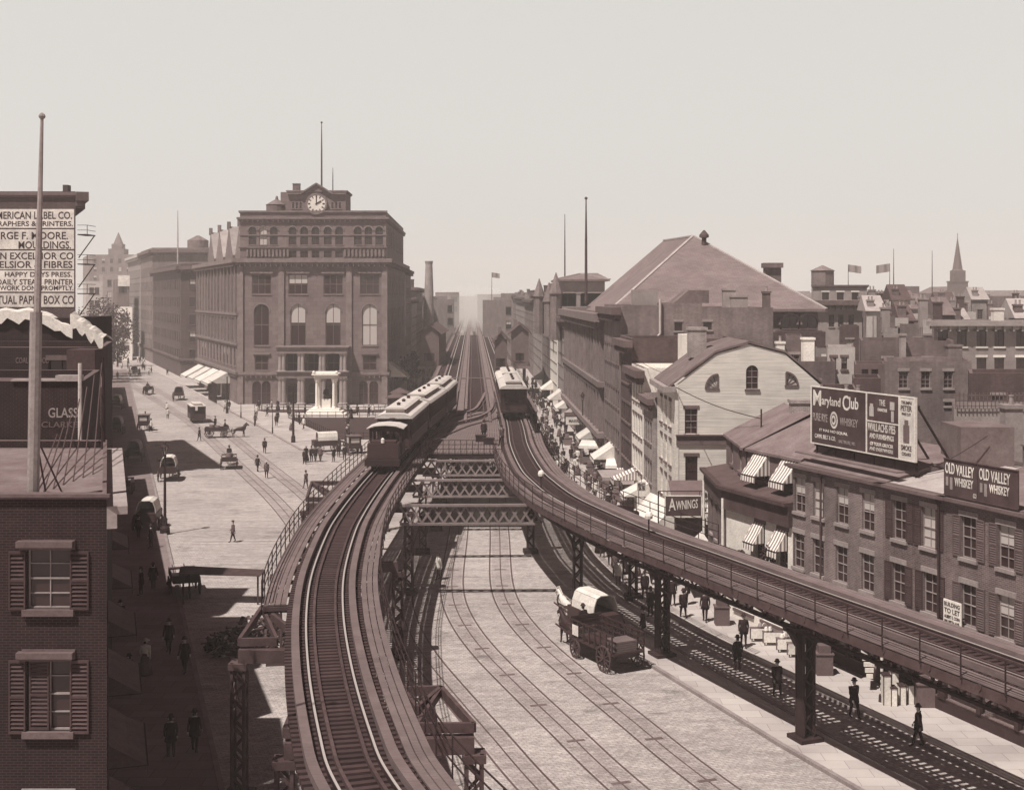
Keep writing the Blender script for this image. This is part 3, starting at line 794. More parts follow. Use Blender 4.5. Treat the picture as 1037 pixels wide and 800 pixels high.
# ---------------------------------------------------------------- trains
def car(root, x, y, rz, L=13.6, W=2.6, steps=True, first=False):
    """one wooden coach as a part of its train; local frame: +y forward along the car"""
    c, s = math.cos(rz), math.sin(rz)
    def T(b):
        b.v = [(x + p[0]*c - p[1]*s, y + p[0]*s + p[1]*c, p[2] + ZR) for p in b.v]; return b
    hw = W / 2; h = L / 2
    b = MB(); z0, z1 = 0.95, 3.15
    hb = h - 0.75
    # side walls with window openings
    n = 14; pit = (2 * hb) / n
    for sx in (-1, 1):
        b.box(sx*hw - 0.04, sx*hw + 0.04, -hb, hb, z0, 1.75); b.box(sx*hw - 0.04, sx*hw + 0.04, -hb, hb, 2.75, z1)
        for k in range(n + 1):
            yy = -hb + k * pit; b.box(sx*hw - 0.04, sx*hw + 0.04, yy - 0.12, yy + 0.12, 1.75, 2.75)
        b.box(sx*hw - 0.02 - 0.05*sx, sx*hw - 0.05*sx, -hb, hb, 1.75, 2.75, 1)
        b.box(sx*hw + 0.041*sx - 0.02, sx*hw + 0.041*sx + 0.02, -hb, hb, 1.66, 1.74, 2)
    for sy in (-1, 1):
        for a0, a1 in ((-hw + .04, -0.95), (-0.4, 0.4), (0.95, hw - .04)): b.box(a0, a1, sy*hb - 0.04, sy*hb + 0.04, z0, z1)
        for a0, a1 in ((-0.95, -0.4), (0.4, 0.95)):
            b.box(a0, a1, sy*hb - 0.04, sy*hb + 0.04, z0, 1.8); b.box(a0, a1, sy*hb - 0.04, sy*hb + 0.04, 2.6, z1); b.box(a0, a1, sy*hb - 0.01, sy*hb + 0.01, 1.8, 2.6, 1)
    T(b).build('coach_body', ['car_body', 'glass', 'car_trim'], root)
    b = MB(); b.box(-hw, hw, -h, h, 0.75, 0.949); b.box(-0.9, 0.9, -h * 0.9, h * 0.9, 0.45, 0.75)
    T(b).build('underframe', ['iron'], root)
    # roof with clerestory
    b = MB(); prof = [(-hw - 0.14, z1 - 0.02), (-hw, z1 + 0.16), (-0.75, z1 + 0.34), (0.75, z1 + 0.34), (hw, z1 + 0.16), (hw + 0.14, z1 - 0.02)]
    for (xa, za), (xb, zb) in zip(prof, prof[1:]): b.raw([(xa, -h, za), (xb, -h, zb), (xb, h, zb), (xa, h, za), (xa, -h, za - 0.05), (xb, -h, zb - 0.05), (xb, h, zb - 0.05), (xa, h, za - 0.05)], [(0,1,2,3),(7,6,5,4),(0,4,5,1),(2,6,7,3)])
    for sy in (-1, 1): b.raw([(p[0], sy*h, p[1]) for p in prof], [tuple(range(6))])
    T(b).build('roof', ['car_roof'], root)
    b = MB(); hc = h - 1.1
    b.box(-0.72, 0.72, -hc, hc, z1 + 0.345, z1 + 0.62); 
    pr2 = [(-0.86, z1 + 0.62), (-0.6, z1 + 0.74), (0.6, z1 + 0.74), (0.86, z1 + 0.62)]
    b.raw([(p[0], -hc - .25, p[1]) for p in pr2] + [(p[0], hc + .25, p[1]) for p in pr2], [(0,1,2,3)[::-1], (4,5,6,7), (0,1,5,4), (1,2,6,5), (2,3,7,6), (3,0,4,7)], 1)
    for k in range(12):
        yy = -hc + 0.6 + k * (2*hc - 1.2) / 11
        for sx in (-1, 1): b.box(sx*0.725 - 0.01, sx*0.725 + 0.01, yy - 0.28, yy + 0.28, z1 + 0.4, z1 + 0.58, 2)
    for k in range(3): b.lathe((0.0, -hc * 0.6 + k * hc * 0.6, z1 + 0.74), [(0.14, 0), (0.14, 0.12), (0.2, 0.14), (0.05, 0.24)], 8, 2)
    T(b).build('clerestory', ['car_roof', 'car_roof', 'car_body'], root)
    b = MB()
    for sy in (-1, 1):
        for xx in (-hw + .1, -0.5, 0.5, hw - .1): b.bar((xx, sy*(h-.08), 0.95), (xx, sy*(h-.08), 3.1 if abs(xx) > 1 else 1.95), 0.06)
        for sx in (-1, 1):
            for zz in (1.3, 1.6, 1.95): b.bar((sx*(hw-.1), sy*(h-.08), zz), (sx*0.5, sy*(h-.08), zz), 0.035)
    T(b).build('gate', ['iron'], root)
    for yy in (-h * 0.68, h * 0.68):
        b = MB(); b.box(-0.8, 0.8, yy - 0.9, yy + 0.9, 0.32, 0.45)
        T(b).build('truck', ['iron'], root)
        for sx in (-1, 1):
            for dy in (-0.62, 0.62):
                w = MB(); w.tube([(sx*0.66, yy + dy, 0.38), (sx*0.80, yy + dy, 0.38)], 0.37, 14); T(w).build('wheel', ['iron'], root)
def along(path, i): return path.p[i], math.atan2(path.t[i].y, path.t[i].x) - math.pi / 2
def locomotive(root, x, y, rz):
    c, s = math.cos(rz), math.sin(rz)
    def T(b):
        b.v = [(x + p[0]*c - p[1]*s, y + p[0]*s + p[1]*c, p[2] + ZR) for p in b.v]; return b
    # forney tank engine running bunker first: bunker and cab face -y
    b = MB(); b.box(-1.15, 1.15, -3.4, 3.2, 0.7, 0.98); b.box(-1.25, 1.25, -3.62, -3.4, 0.45, 0.9); T(b).build('frame', ['iron'], root)
    b = MB(); b.box(-1.1, 1.1, -3.3, -1.6, 0.99, 2.0); b.box(-0.9, 0.9, -3.1, -1.8, 2.0, 2.15); T(b).build('coal_bunker', ['car_body'], root)
    b = MB()
    for sx in (-1, 1):
        b.box(sx*1.15 - 0.03, sx*1.15 + 0.03, -1.55, 0.6, 0.99, 1.9)
        for yy in (-1.5, -0.5, 0.55): b.box(sx*1.15 - 0.03, sx*1.15 + 0.03, yy - 0.07, yy + 0.07, 1.9, 2.95)
    for yy in (-1.55, 0.6):
        b.box(-1.12, 1.12, yy - 0.03, yy + 0.03, 0.99, 1.95); b.box(-1.12, 1.12, yy - 0.03, yy + 0.03, 2.7, 2.95)
        for xx in (-1.05, -0.35, 0.35, 1.05): b.box(xx - 0.06, xx + 0.06, yy - 0.03, yy + 0.03, 1.95, 2.7)
    T(b).build('cab', ['car_body'], root)
    b = MB(); pr = [(-1.35, 2.95), (-0.8, 3.14), (0, 3.2), (0.8, 3.14), (1.35, 2.95)]
    b.raw([(p[0], -1.9, p[1]) for p in pr] + [(p[0], 0.9, p[1]) for p in pr] + [(p[0], -1.9, p[1]-.06) for p in pr] + [(p[0], 0.9, p[1]-.06) for p in pr],
          [(i, i+1, i+6, i+5) for i in range(4)] + [(i+10, i+15, i+16, i+11) for i in range(4)] + [(i, i+10, i+11, i+1) for i in range(4)]+ [(i+5, i+6, i+16, i+15) for i in range(4)])
    T(b).build('cab_roof', ['car_roof'], root)
    b = MB(); b.tube([(0, 0.6, 1.7), (0, 3.1, 1.7)], 0.58, 18); b.tube([(0, 3.1, 1.7), (0, 3.2, 1.7)], 0.5, 18); T(b).build('boiler', ['iron'], root, smooth=False)
    b = MB(); b.lathe((0, 2.7, 2.2), [(0.2, 0), (0.17, 0.75), (0.26, 0.95), (0.24, 1.05)], 14); T(b).build('smokestack', ['iron'], root)
    b = MB(); b.lathe((0, 1.6, 2.22), [(0.3, 0), (0.3, 0.35), (0.18, 0.55), (0.03, 0.6)], 14); T(b).build('steam_dome', ['iron_mid'], root)
    for yy in (-2.9, -1.9, 0.5, 1.9):
        for sx in (-1, 1):
            w = MB(); w.tube([(sx*0.66, yy, 0.42), (sx*0.82, yy, 0.42)], 0.41, 16); T(w).build('wheel', ['iron'], root)
    b = MB(); b.lathe((0, -3.2, 2.05), [(0.13, 0), (0.13, 0.28), (0.04, 0.36)], 10); T(b).build('lamp', ['white_paint'], root)
q, rz = along(PL, PL.near(94.8)); TR1 = thing('elevated_train', 'dark train with pale roofs led by a small steam engine on the left track', 'train', (q.x, q.y, ZR))
locomotive(TR1, q.x, q.y, rz)
for Y in (105.2, 119.3, 133.4):
    q, rz = along(PL, PL.near(Y)); car(TR1, q.x, q.y, rz)
q, rz = along(PR, PR.near(136.2)); TR2 = thing('elevated_train', 'pale-roofed coach train on the right track seen end on', 'train', (q.x, q.y, ZR))
car(TR2, q.x, q.y, rz); q, rz = along(PR, PR.near(150.2)); car(TR2, q.x, q.y, rz)
# stations of the elevated line, both sides
def station(label, x0, x1, Y, L, zt):
    t = thing('railway_station', label, 'station', (x0, Y, 0)); w = x1 - x0
    b = MB(); b.box(x0, x1, Y, Y + L, ZR - 0.6, ZR - 0.2); b.build('platform', ['plank'], t)
    poly = [(x0+.3, Y+.5), (x1-.3, Y+.5), (x1-.3, Y+L-1), (x0+.3, Y+L-1)]
    b = MB(); P = Vector(poly[0]); 
    hs = [(0.8, 1.8, ZR + 0.8, ZR + 2.2), (w - 2.4, w - 1.4, ZR + 0.8, ZR + 2.2)]
    wall_with_holes(b, poly[0], (1, 0), w - .6, ZR - 0.19, zt - 1.5, hs)
    for i in (1, 2, 3):
        p, q2 = Vector(poly[i]), Vector(poly[(i+1) % 4]); u = (q2 - p); l = u.length; wall_with_holes(b, p, u / l, l, ZR - 0.19, zt - 1.5, [(k, k + 1.2, ZR + 0.8, ZR + 2.2) for k in [1.5 + 3 * j for j in range(int((l - 3) / 3))]])
    xm = (x0 + x1) / 2; b.raw([(x0+.3, Y+.5, zt-1.5), (x1-.3, Y+.5, zt-1.5), (xm, Y+.5, zt)], [(0, 1, 2)])
    b.build('wall', ['shutter_mid'], t)
    b = MB(); b.raw([(x0-.3, Y, zt-1.7), (xm, Y, zt+.1), (xm, Y+L, zt+.1), (x0-.3, Y+L, zt-1.7), (x1+.3, Y, zt-1.7), (x1+.3, Y+L, zt-1.7), (x0-.3, Y, zt-1.85), (xm, Y, zt-.05), (x1+.3, Y, zt-1.85)], [(0,1,2,3),(1,4,5,2),(0,6,7,1),(1,7,8,4)])
    b.build('roof', ['roof_dark'], t)
    for h in hs: place(win_mesh(1.0, 1.4, 'nolint', 'shutter_mid'), 'window', t, x0 + .3 + h[0], Y + .5, h[2], 0)
    for xx in (x0 + 1, x1 - 1):
        for yy in (Y + 1, Y + L - 2): b = MB(); b.box(xx-.2, xx+.2, yy-.2, yy+.2, 0, ZR - 0.6); b.build('column', ['iron'], t)
    b = MB(); b.box(x0 + .8, x0 + 1.4, Y + 3, Y + 3.6, zt - 1.3, zt + 0.9); b.build('chimney', ['brick_mid'], t)
station('dark gabled station house on the left side of the elevated line beyond the college', GX(423, 232), GX(446, 232), 232, 26, ZZ(329, 232))
station('gabled station house on the right side of the elevated line above the busy pavement', GX(516, 232), GX(537, 232), 232, 26, ZZ(329, 232))
station('smaller station shed on the right of the elevated line, nearer than the gabled house', GX(499, 212), GX(515, 212), 212, 14, ZZ(337, 212))
# ---------------------------------------------------------------- the brownstone college
YC = 224.5; s_ = YC / F
def cz(py): return H - (py - HY) * s_
def cx(px): return (px - CX) * s_
xL, xR = cx(241), cx(392)
Pc = [(xL, YC), (xR, YC), (xR + SL * 60, YC + 60), (xL - .387 * 50, YC + 50)]
W_ = xR - xL
def cu(px): return cx(px) - xL
four = [cu(265), cu(302), cu(337.5), cu(374.5)]
front = [row(4, 3.4, cz(298), cz(278), 'bs ped mix', us=four),
         row(1, 2.7, cz(350), cz(308), 'arch hood bs', us=four[:1]), row(2, 2.7, cz(350), cz(308), 'arch hood bs blind', us=four[1:3]), row(1, 2.7, cz(350), cz(308), 'arch hood bs pale', us=four[3:]),
         row(2, 2.4, cz(375), cz(360), 'bs ped', us=[four[0], four[3]]),
         row(4, 1.55, cz(410), cz(386), 'arch bs', us=[cu(260), cu(269.5), cu(368), cu(378.5)]),
         row(3, 2.2, cz(377), cz(358), 'nolint bs', us=[cu(297), cu(318), cu(338)]),
         row(3, 2.0, cz(409), cz(388), 'arch bs', us=[cu(297), cu(318), cu(338)])]
lt = [row(12, 1.7, cz(316), cz(280), 'bs nolint', m0=1.5), row(12, 1.7, cz(346), cz(322), 'bs', m0=1.5), row(12, 1.7, cz(372), cz(353), 'arch bs mix', m0=1.5)]
rt = [row(10, 1.7, cz(298), cz(278), 'bs', m0=2), row(10, 1.8, cz(350), cz(312), 'arch bs', m0=2), row(10, 1.6, cz(375), cz(358), 'bs', m0=2), row(10, 1.8, cz(410), cz(386), 'arch bs', m0=2)]
CUb = building('college_building', 'large six-storey brownstone college with clock gable standing alone between the two avenues', 'building', Pc, cz(265), 'brownstone',
    {0: front, 3: lt, 1: rt}, roof='roof_mid', parapet=0.3, cornmat='brownstone_trim',
    cornices={0: [(cz(266), 0.7, 1.0), (cz(379.5), 0.5, 0.45)], 1: [(cz(266), 0.7, 1.0), (cz(379.5), 0.5, 0.45)], 3: [(cz(266), 0.7, 1.0), (cz(319.5), 0.4, 0.4), (cz(350), 0.4, 0.35), (cz(379.5), 0.5, 0.5)]})
# pilasters on the left wall
P = Vector(Pc[3]); Q = Vector(Pc[0]); L_s = (Q - P).length; U = (Q - P) / L_s
for k in range(13):
    b = MB(); u = 1.5 + (L_s - 3) * k / 12; b.fbox(P, U, u - .35, u + .35, 0.004, 0.35, cz(317), cz(268)); b.fbox(P, U, u - .3, u + .3, 0.004, 0.3, cz(348), cz(321)); b.build('pilaster', ['brownstone_trim'], CUb)
# quoins/strips on the front and water table
b = MB(); 
for px in (243.5, 389.5, 285, 353.5): b.fbox(Pc[0], (1, 0), cu(px) - .5, cu(px) + .5, 0.006, 0.3, 0.2, cz(270))
b.build('pilaster', ['brownstone_trim'], CUb)
# upper storeys set inside the cornice
i_ = 0.8
x0, x1 = cx(236.5) + 1.0, cx(392.5)
P5 = [(x0, YC + .6), (x1 - .3, YC + .6), (x1 - .3 + SL * 57, YC + 57), (x0 + 3.0, YC + 57)]
arc = [cx(p) - x0 for p in (255, 265.7, 276.7, 295.7, 307.5, 319, 331.5, 343, 362, 372.7, 383.7)]
sq = [cx(p) - x0 for p in (295.7, 307.5, 319, 331.5, 343)]
up = building('upper_storey', None, None, P5, cz(214), 'brownstone', {0: [row(11, 1.35, cz(248), cz(229.5), 'arch bs mix hood', us=arc), row(5, 1.35, cz(261), cz(254), 'bs nolint', us=sq)],
     1: [row(10, 1.3, cz(248), cz(229.5), 'arch bs', m0=2)], 3: [row(10, 1.3, cz(248), cz(229.5), 'arch bs', m0=2)]}, z0=cz(265) - 0.25, parapet=0.8, parent=CUb, roof='roof_dark', cornmat='brownstone_trim',
     cornices={0: [(cz(222), 0.35, 0.5), (cz(215), 0.3, 0.25), (cz(238.5), .18, .12), (cz(251), .2, .25)], 1: [(cz(222), 0.35, 0.5)], 3: [(cz(222), 0.35, 0.5)]})
# blind arcade frieze on the front
b = MB()
for rng in ((250, 291), (349, 388)):
    n = 11 if rng[0] == 250 else 10
    for k in range(n + 1):
        px = rng[0] + (rng[1] - rng[0]) * k / n; b.fbox((x0, YC + .6), (1, 0), cx(px) - x0 - .18, cx(px) - x0 + .18, 0.005, 0.3, cz(260), cz(252.6))
b.build('blind_arcade', ['brownstone_trim'], CUb)
# clock pavilion
xa, xb = cx(290.5), cx(349.5); yv = YC + 0.9
Pv = [(xa, yv), (xb, yv), (xb + SL * 9, yv + 9), (xa, yv + 9)]
la = [cx(p) - xa for p in (296, 299.8, 303.6, 336, 339.8, 343.6)]
building('clock_pavilion', None, None, Pv, cz(193), 'brownstone', {0: [row(6, 0.34, cz(211), cz(204.5), 'arch bs', us=la)]}, z0=cz(214) - 0.75, parapet=0.3, parent=CUb, roof='roof_dark', cornmat='brownstone_trim',
    cornices={0: [(cz(194), 0.25, 0.3)], 1: [(cz(194), .25, .3)]})
b = MB(); xm = cx(320)
b.raw([(cx(306), yv - .3, cz(194)), (cx(334), yv - .3, cz(194)), (xm, yv - .3, cz(186.5)), (cx(306), yv + 3, cz(194)), (cx(334), yv + 3, cz(194)), (xm, yv + 3, cz(186.5))], [(0,1,2),(5,4,3),(0,2,5,3),(1,4,5,2),(0,3,4,1)])
for a, c in (((303, 196.5), (320, 185.6)), ((320, 185.6), (337, 196.5))): b.bar((cx(a[0]), yv - .45, cz(a[1])), (cx(c[0]), yv - .45, cz(c[1])), 0.4, 0.25)
for a, c in (((290, 196), (304, 196)), ((336, 196), (350, 196))): b.bar((cx(a[0]), yv - .35, cz(a[1])), (cx(c[0]), yv - .35, cz(c[1])), 0.35, 0.25)
b.build('clock_gable', ['brownstone_trim'], CUb)
yk = yv - .5; zc = cz(206.3); rc = 9.2 * s_
b = MB(); 
def disc(b, r0, r1, y, n=48, mi=0, th=0.1):
    for k in range(n):
        a0, a1 = 2*math.pi*k/n, 2*math.pi*(k+1)/n; p = lambda r, a, yy: (xm + r*math.sin(a), yy, zc + r*math.cos(a))
        b.face([p(r0,a0,y), p(r1,a0,y), p(r1,a1,y), p(r0,a1,y)] if r0 > 0 else [(xm, y, zc), p(r1,a0,y), p(r1,a1,y)], mi); b.face([p(r1,a0,y), p(r1,a0,y+th), p(r1,a1,y+th), p(r1,a1,y)], mi)
disc(b, 0, rc, yk); ck = b.build('clock_face', ['white_paint'], CUb)
b = MB(); disc(b, rc + .001, rc + .3, yk - .08, th=0.5); b.build('bezel', ['brownstone_trim'], ck)
b = MB()
for k in range(12):
    a = 2*math.pi*k/12; d = Vector((math.sin(a), 0, math.cos(a))); c0 = Vector((xm, yk - .03, zc)); b.bar(c0 + d*rc*.68, c0 + d*rc*.92, 0.16 if k % 3 else 0.24, 0.03, up=(0, 1, 0))
b.build('numeral', ['dark_paint'], ck)
b = MB(); c0 = Vector((xm, yk - .06, zc)); b.bar(c0 - Vector((0,0,.2)), c0 + Vector((0, 0, rc*.84)), 0.15, 0.03, up=(0,1,0)); b.build('minute_hand', ['dark_paint'], ck)
b = MB(); a = math.radians(60); d = Vector((math.sin(a), 0, math.cos(a))); b.bar(c0 - d*.2, c0 + d*rc*.62, 0.22, 0.05, up=(0,1,0)); b.build('hour_hand', ['dark_paint'], ck)
b = MB(); b.prism([(cx(278), yv + 5), (cx(291), yv + 5), (cx(291), yv + 12), (cx(278), yv + 12)], cz(214) - .75, cz(192)); b.build('stair_tower', ['brownstone'], CUb)
b = MB(); b.box(cx(292.5), cx(299.5), yv + 3, yv + 4.2, cz(193) - .3, cz(184.5)); b.box(cx(292), cx(300), yv + 2.9, yv + 4.3, cz(184.5), cz(184)); b.build('chimney', ['brick'], CUb)
b = MB(); b.lathe((cx(273), yv + 6, cz(214) - .75), [(1.9, 0), (1.9, 2.2), (2.0, 2.3), (0.3, 3.3), (0.2, 3.8), (0.02, 4.0)], 18); b.build('water_tank', ['roof_mid'], CUb)
# gabled dormers along the left side
for k in range(4):
    f = 0.2 + 0.22 * k; px = Vector((xL, YC)) + DB * (6 + 12 * k); hh = cz(230) + 1.0
    b = MB(); w = 4.6; U = -DB; Nn = Vector((U.y, -U.x))
    c0 = px - NB * (-1.2)
    A = c0 - DB * w; B_ = c0 + DB * w; zb = cz(262); 
    tip = 0.5 * (A + B_)
    back = NB * 6
    b.raw([(A.x, A.y, zb), (B_.x, B_.y, zb), (B_.x, B_.y, cz(256)), (tip.x, tip.y, hh), (A.x, A.y, cz(256)),
           (A.x+back.x, A.y+back.y, zb), (B_.x+back.x, B_.y+back.y, zb), (B_.x+back.x, B_.y+back.y, cz(256)), (tip.x+back.x, tip.y+back.y, hh), (A.x+back.x, A.y+back.y, cz(256))],
          [(0,4,3,2,1),(5,6,7,8,9),(0,5,9,4),(1,2,7,6)]); b.raw([b.v[4], b.v[9], b.v[8], b.v[3], b.v[7], b.v[2]], [(0,1,2,3),(3,2,4,5)], 1); b.box(tip.x - .3, tip.x + .3, tip.y - .3, tip.y + .3, hh - .6, hh + .9)
    b.build('gabled_dormer', ['brownstone_trim', 'roof_pale'], CUb)
# two-storey portico in the middle of the front
pf = 2.6
pt = MB()
for (z0, z1, rr) in ((0.25, cz(382), 0.42), (cz(376.2), cz(357.5), 0.36)):
    for px in (286, 289.5, 305.3, 308.5, 326.5, 329.8, 347.5, 351):
        c = MB(); c.lathe((cx(px), YC - pf + .5, z0), [(rr*1.35, 0), (rr*1.35, .2), (rr, .35), (rr*.86, z1 - z0 - .5), (rr*1.3, z1 - z0 - .15), (rr*1.35, z1 - z0)], 14); c.build('column', ['stone_mid'], CUb)
for (za, zb, nm) in ((cz(382), cz(376.2), 'balcony_floor'), (cz(357.5), cz(351.5), 'entablature')):
    b = MB(); b.box(cx(283), cx(353.5), YC - pf, YC - .005, za, zb); b.box(cx(283) - .3, cx(353.5) + .3, YC - pf - .3, YC - .006, zb, zb + .22); b.build(nm, ['brownstone_trim'], CUb)
b = MB(); b.box(cx(282), cx(354.5), YC - pf - .6, YC - .01, 0.1, 0.25); b.build('step', ['stone_mid'], CUb)
# flag poles on the roof
def pole(label, x, y, z0, z1, r=0.1, m='iron_mid', ball=0.0, group=None, name='flagpole', flag=None, lean=(0, 0)):
    t = thing(name, label, 'flagpole', (x, y, z0), group=group)
    b = MB(); zm = z0 + (z1 - z0) * .6; lx_ = lambda z: (x + lean[0]*(z-z0)/(z1-z0), y + lean[1]*(z-z0)/(z1-z0), z)
    b.tube([lx_(z0), lx_(zm), lx_(z1)], [r, r*.8, r*.35], 8); b.build('pole', [m], t)
    if ball: c = MB(); p = lx_(z1); c.lathe(p, [(0.02, -ball), (ball*.8, -ball*.5), (ball, 0), (ball*.8, ball*.5), (0.02, ball)], 10); c.build('ball_finial', [m], t)
    if flag:
        w, h = flag; c = MB(); n = 8; vs = []; fs = []
        for k in range(n + 1):
            xx = x + lean[0] + w * k / n; dd = 0.2 * math.sin(k * 1.3) * abs(w) / 3; dz = -0.25 * h * (k / n)
            vs += [(xx, y + dd, z1 - h + dz), (xx, y + dd, z1 + dz)]
        for k in range(n): fs.append((2*k, 2*k+2, 2*k+3, 2*k+1))
        c.raw(vs, fs); c.build('flag', ['flag'], t)
    return t
pole('tall bare flagpole rising behind the clock gable of the brownstone college', cx(321.5), yv + 4, cz(193) - .3, cz(120.5), .17, ball=.2)
pole('short thin rod on the college roof just right of its flagpole', cx(331.5), yv + 6, cz(193) - .3, cz(166), .1)
# awnings on the left side of the college
def awning(label, A, U, w, zt, drop, out, m='canvas', group=None, valance=0.35, sides=True):
    """A: left end on wall (seen from outside), U along wall, slopes outward"""
    A = Vector(A[:2]); U = Vector(U); Nn = Vector((U.y, -U.x)); t = thing('awning', label, 'awning', (A.x, A.y, zt), group=group)
    p = lambda u, d, z: ((A + U*u + Nn*d).x, (A + U*u + Nn*d).y, z)
    b = MB(); n = 6; zb = zt - drop
    for k in range(n):
        u0, u1 = w*k/n, w*(k+1)/n; sg = 0.05 * drop
        b.raw([p(u0,0,zt), p(u1,0,zt), p(u1,out*.5,(zt+zb)/2 - sg), p(u0,out*.5,(zt+zb)/2 - sg), p(u0,out,zb), p(u1,out,zb), p(u0,out+.02,zb-valance), p(u1,out+.02,zb-valance - .03*(k%2))], [(0,3,2,1),(3,4,5,2),(4,6,7,5)])
    if sides:
        for u in (0, w): b.raw([p(u,0,zt), p(u,out,zb), p(u,0,zb)], [(0,1,2)] if u else [(0,2,1)])
    me = b.build('canvas', [m], t)
    mo = me.modifiers.new('s', 'SOLIDIFY'); mo.thickness = 0.03
    f = MB(); f.bar(p(0,out,zb), p(w,out,zb), 0.05); f.bar(p(0.02,0,zb), p(0.02,out,zb), 0.04); f.bar(p(w-.02,0,zb), p(w-.02,out,zb), 0.04); f.build('frame', ['iron'], t)
    return t
C0 = Vector((xL, YC)); UB = -DB
for k, (a, w, lab) in enumerate(((9, 9, 'nearest white awning hanging low on the left side of the college'), (20, 8, 'second white awning along the left side of the college'), (31, 7, 'third white awning along the left side of the college'), (42, 8, 'farthest white awning at the far left corner of the college'))):
    p = C0 + DB * (a + w); awning(lab, p, UB, w, 5.4 - .2*k, 2.2, 4.0, group='white awnings along the college side')
for k in range(8):
    b_ = C0 + DB * (2.0 + 1.3 * k); t = MB(); t.box(b_.x - 3.6, b_.x - 3.4, b_.y - .1, b_.y + .1, 0.12, 3.6); 
    tag(t.build('awning_post', ['iron'], base=(b_.x - 3.5, b_.y, .12)), 'dark post in the row on the pavement at the near left corner of the college', 'post', 'posts by the college corner')
awning('small white awning at the right-hand corner of the college on the elevated side', (xR + SL*6, YC + 6), (-DA).to_tuple(), 0.01 + 5, 6.6, 1.8, 3.0) if False else awning('small white awning at the right-hand corner of the college beside the elevated line', (xR + SL*4, YC + 4), DA.to_tuple(), 7, 7.2, 2.6, 3.4)
# monument canopy in front
mx, my = GX(330.5, 205), 205.0
MO = thing('monument', 'white marble canopy monument with seated bronze figure in the park', 'monument', (mx, my, 0))
b = MB(); b.box(mx-3.4, mx+3.4, my-3, my+3, .2, .5); b.box(mx-2.8, mx+2.8, my-2.4, my+2.4, .5, .85); b.box(mx-2.3, mx+2.3, my-1.9, my+1.9, .85, 1.2); b.build('stepped_base', ['marble'], MO)
zt = ZZ(383, 205)
for sx in (-1, 1):
    for sy in (-1, 1):
        b = MB(); b.lathe((mx + sx*1.35, my + sy*1.1, 1.2), [(.34, 0), (.34, .2), (.26, .3), (.22, zt - 1.9), (.34, zt - 1.6), (.42, zt - 1.2)], 12); b.build('column', ['marble'], MO)
b = MB(); b.box(mx-1.8, mx+1.8, my-1.5, my+1.5, zt, zt + .55); b.box(mx-2.1, mx+2.1, my-1.8, my+1.8, zt+.55, zt+.8); b.box(mx-1.7, mx+1.7, my-1.4, my+1.4, zt+.8, zt+1.0)
for sx in (-1, 1): b.lathe((mx+sx*1.8, my-1.5, zt+.8), [(.2, 0), (.26, .2), (.05, .5)], 8)
b.build('canopy', ['marble'], MO)
b = MB(); b.box(mx-.75, mx+.75, my-.6, my+.6, 1.2, 2.6); b.build('pedestal', ['marble'], MO)
b = MB(); b.tube([(mx, my, 2.6), (mx, my-.1, 3.3), (mx, my, 4.0), (mx, my, 4.35)], [.42, .34, .3, .12], 10); b.tube([(mx, my, 4.3), (mx, my, 4.5), (mx, my, 4.7)], [.12, .19, .06], 10)
for sx in (-1, 1): b.tube([(mx+sx*.25, my, 3.0), (mx+sx*.25, my-.6, 3.0), (mx+sx*.25, my-.62, 2.62)], [.2, .16, .12], 8); b.tube([(mx+sx*.3, my, 4.05), (mx+sx*.42, my-.2, 3.5), (mx+sx*.3, my-.5, 3.3)], [.13, .1, .08], 8)
b.build('bronze_figure', ['iron'], MO)
# park fence
def fence(label, pts, h=1.0, step=1.2, m='iron', name='iron_fence'):
    t = thing(name, label, 'fence', (*pts[0][:2], 0.12)); b = MB(); c = MB()
    for p, q in zip(pts, pts[1:]):
        P, Q = Vector(p[:2]), Vector(q[:2]); L = (Q - P).length; n = max(1, int(L / step))
        for zz in (0.45, 0.9): b.bar((*P, .12 + h*zz), (*Q, .12 + h*zz), 0.05)
        for k in range(n + 1): z = P + (Q - P) * k / n; c.bar((*z, .12), (*z, .12 + h), 0.07)
    b.build('rail', [m], t); c.build('posts', [m], t); return t
fence('low iron fence round the front lawn of the park', [gr[0], gr[1], gr[2], gr[3], gr[0]])
fence('low iron fence round the lawn strip nearest the college', [g2[0], g2[1], g2[2], g2[3], g2[0]])
# ---------------------------------------------------------------- right-hand brick row
def tf(px):   # distance along the right shop line for a pixel column
    k = (px - CX) / F; return (19.7 - 58.5 * k) / (0.361 + 0.9326 * k)
def seg(t0, t1, depth=12):  # t0 < t1 ; returns CCW polygon; edge 3 faces the street
    a, b2 = FR(t0), FR(t1); n = NB * depth
    return [a, (a[0]+n.x, a[1]+n.y), (b2[0]+n.x, b2[1]+n.y), b2]
# edge 3 runs from b2 back to a: U = -DB , outward = (-... ) check -> left of street
tA0, tA1 = tf(894), tf(803); tB0 = 0.0; tC0 = -14.0
def us3(pxs, t1): return [t1 - tf(p) for p in pxs]
def shopfront(root, t0, t1, n=3, zt=3.5, m='dark_paint', glassy=True):
    b = MB(); A = FR(t1); L = t1 - t0
    b.fbox(A, UB, 0.0, L, 0.006, 0.3, zt, zt + .6); b.fbox(A, UB, 0, L, .006, .12, .12, .7)
    for k in range(n + 1): u = 0.12 + (L - .24) * k / n; b.fbox(A, UB, u - .12, u + .12, .007, .2, .7, zt)
    b.build('shopfront', [m], root)
row1 = dict(w=1.0, za=7.35, zb=9.2); row2 = dict(w=1.0, za=4.35, zb=6.2)
def brow(pxs, t1, sh=None, style='six mix lt', **k): return row(len(pxs), k['w'], k['za'], k['zb'], style, us=us3(pxs, t1), shutters=sh)
shop = lambda L, n: row(n, L / n - .5, .75, 3.3, 'nolint', m0=.1)
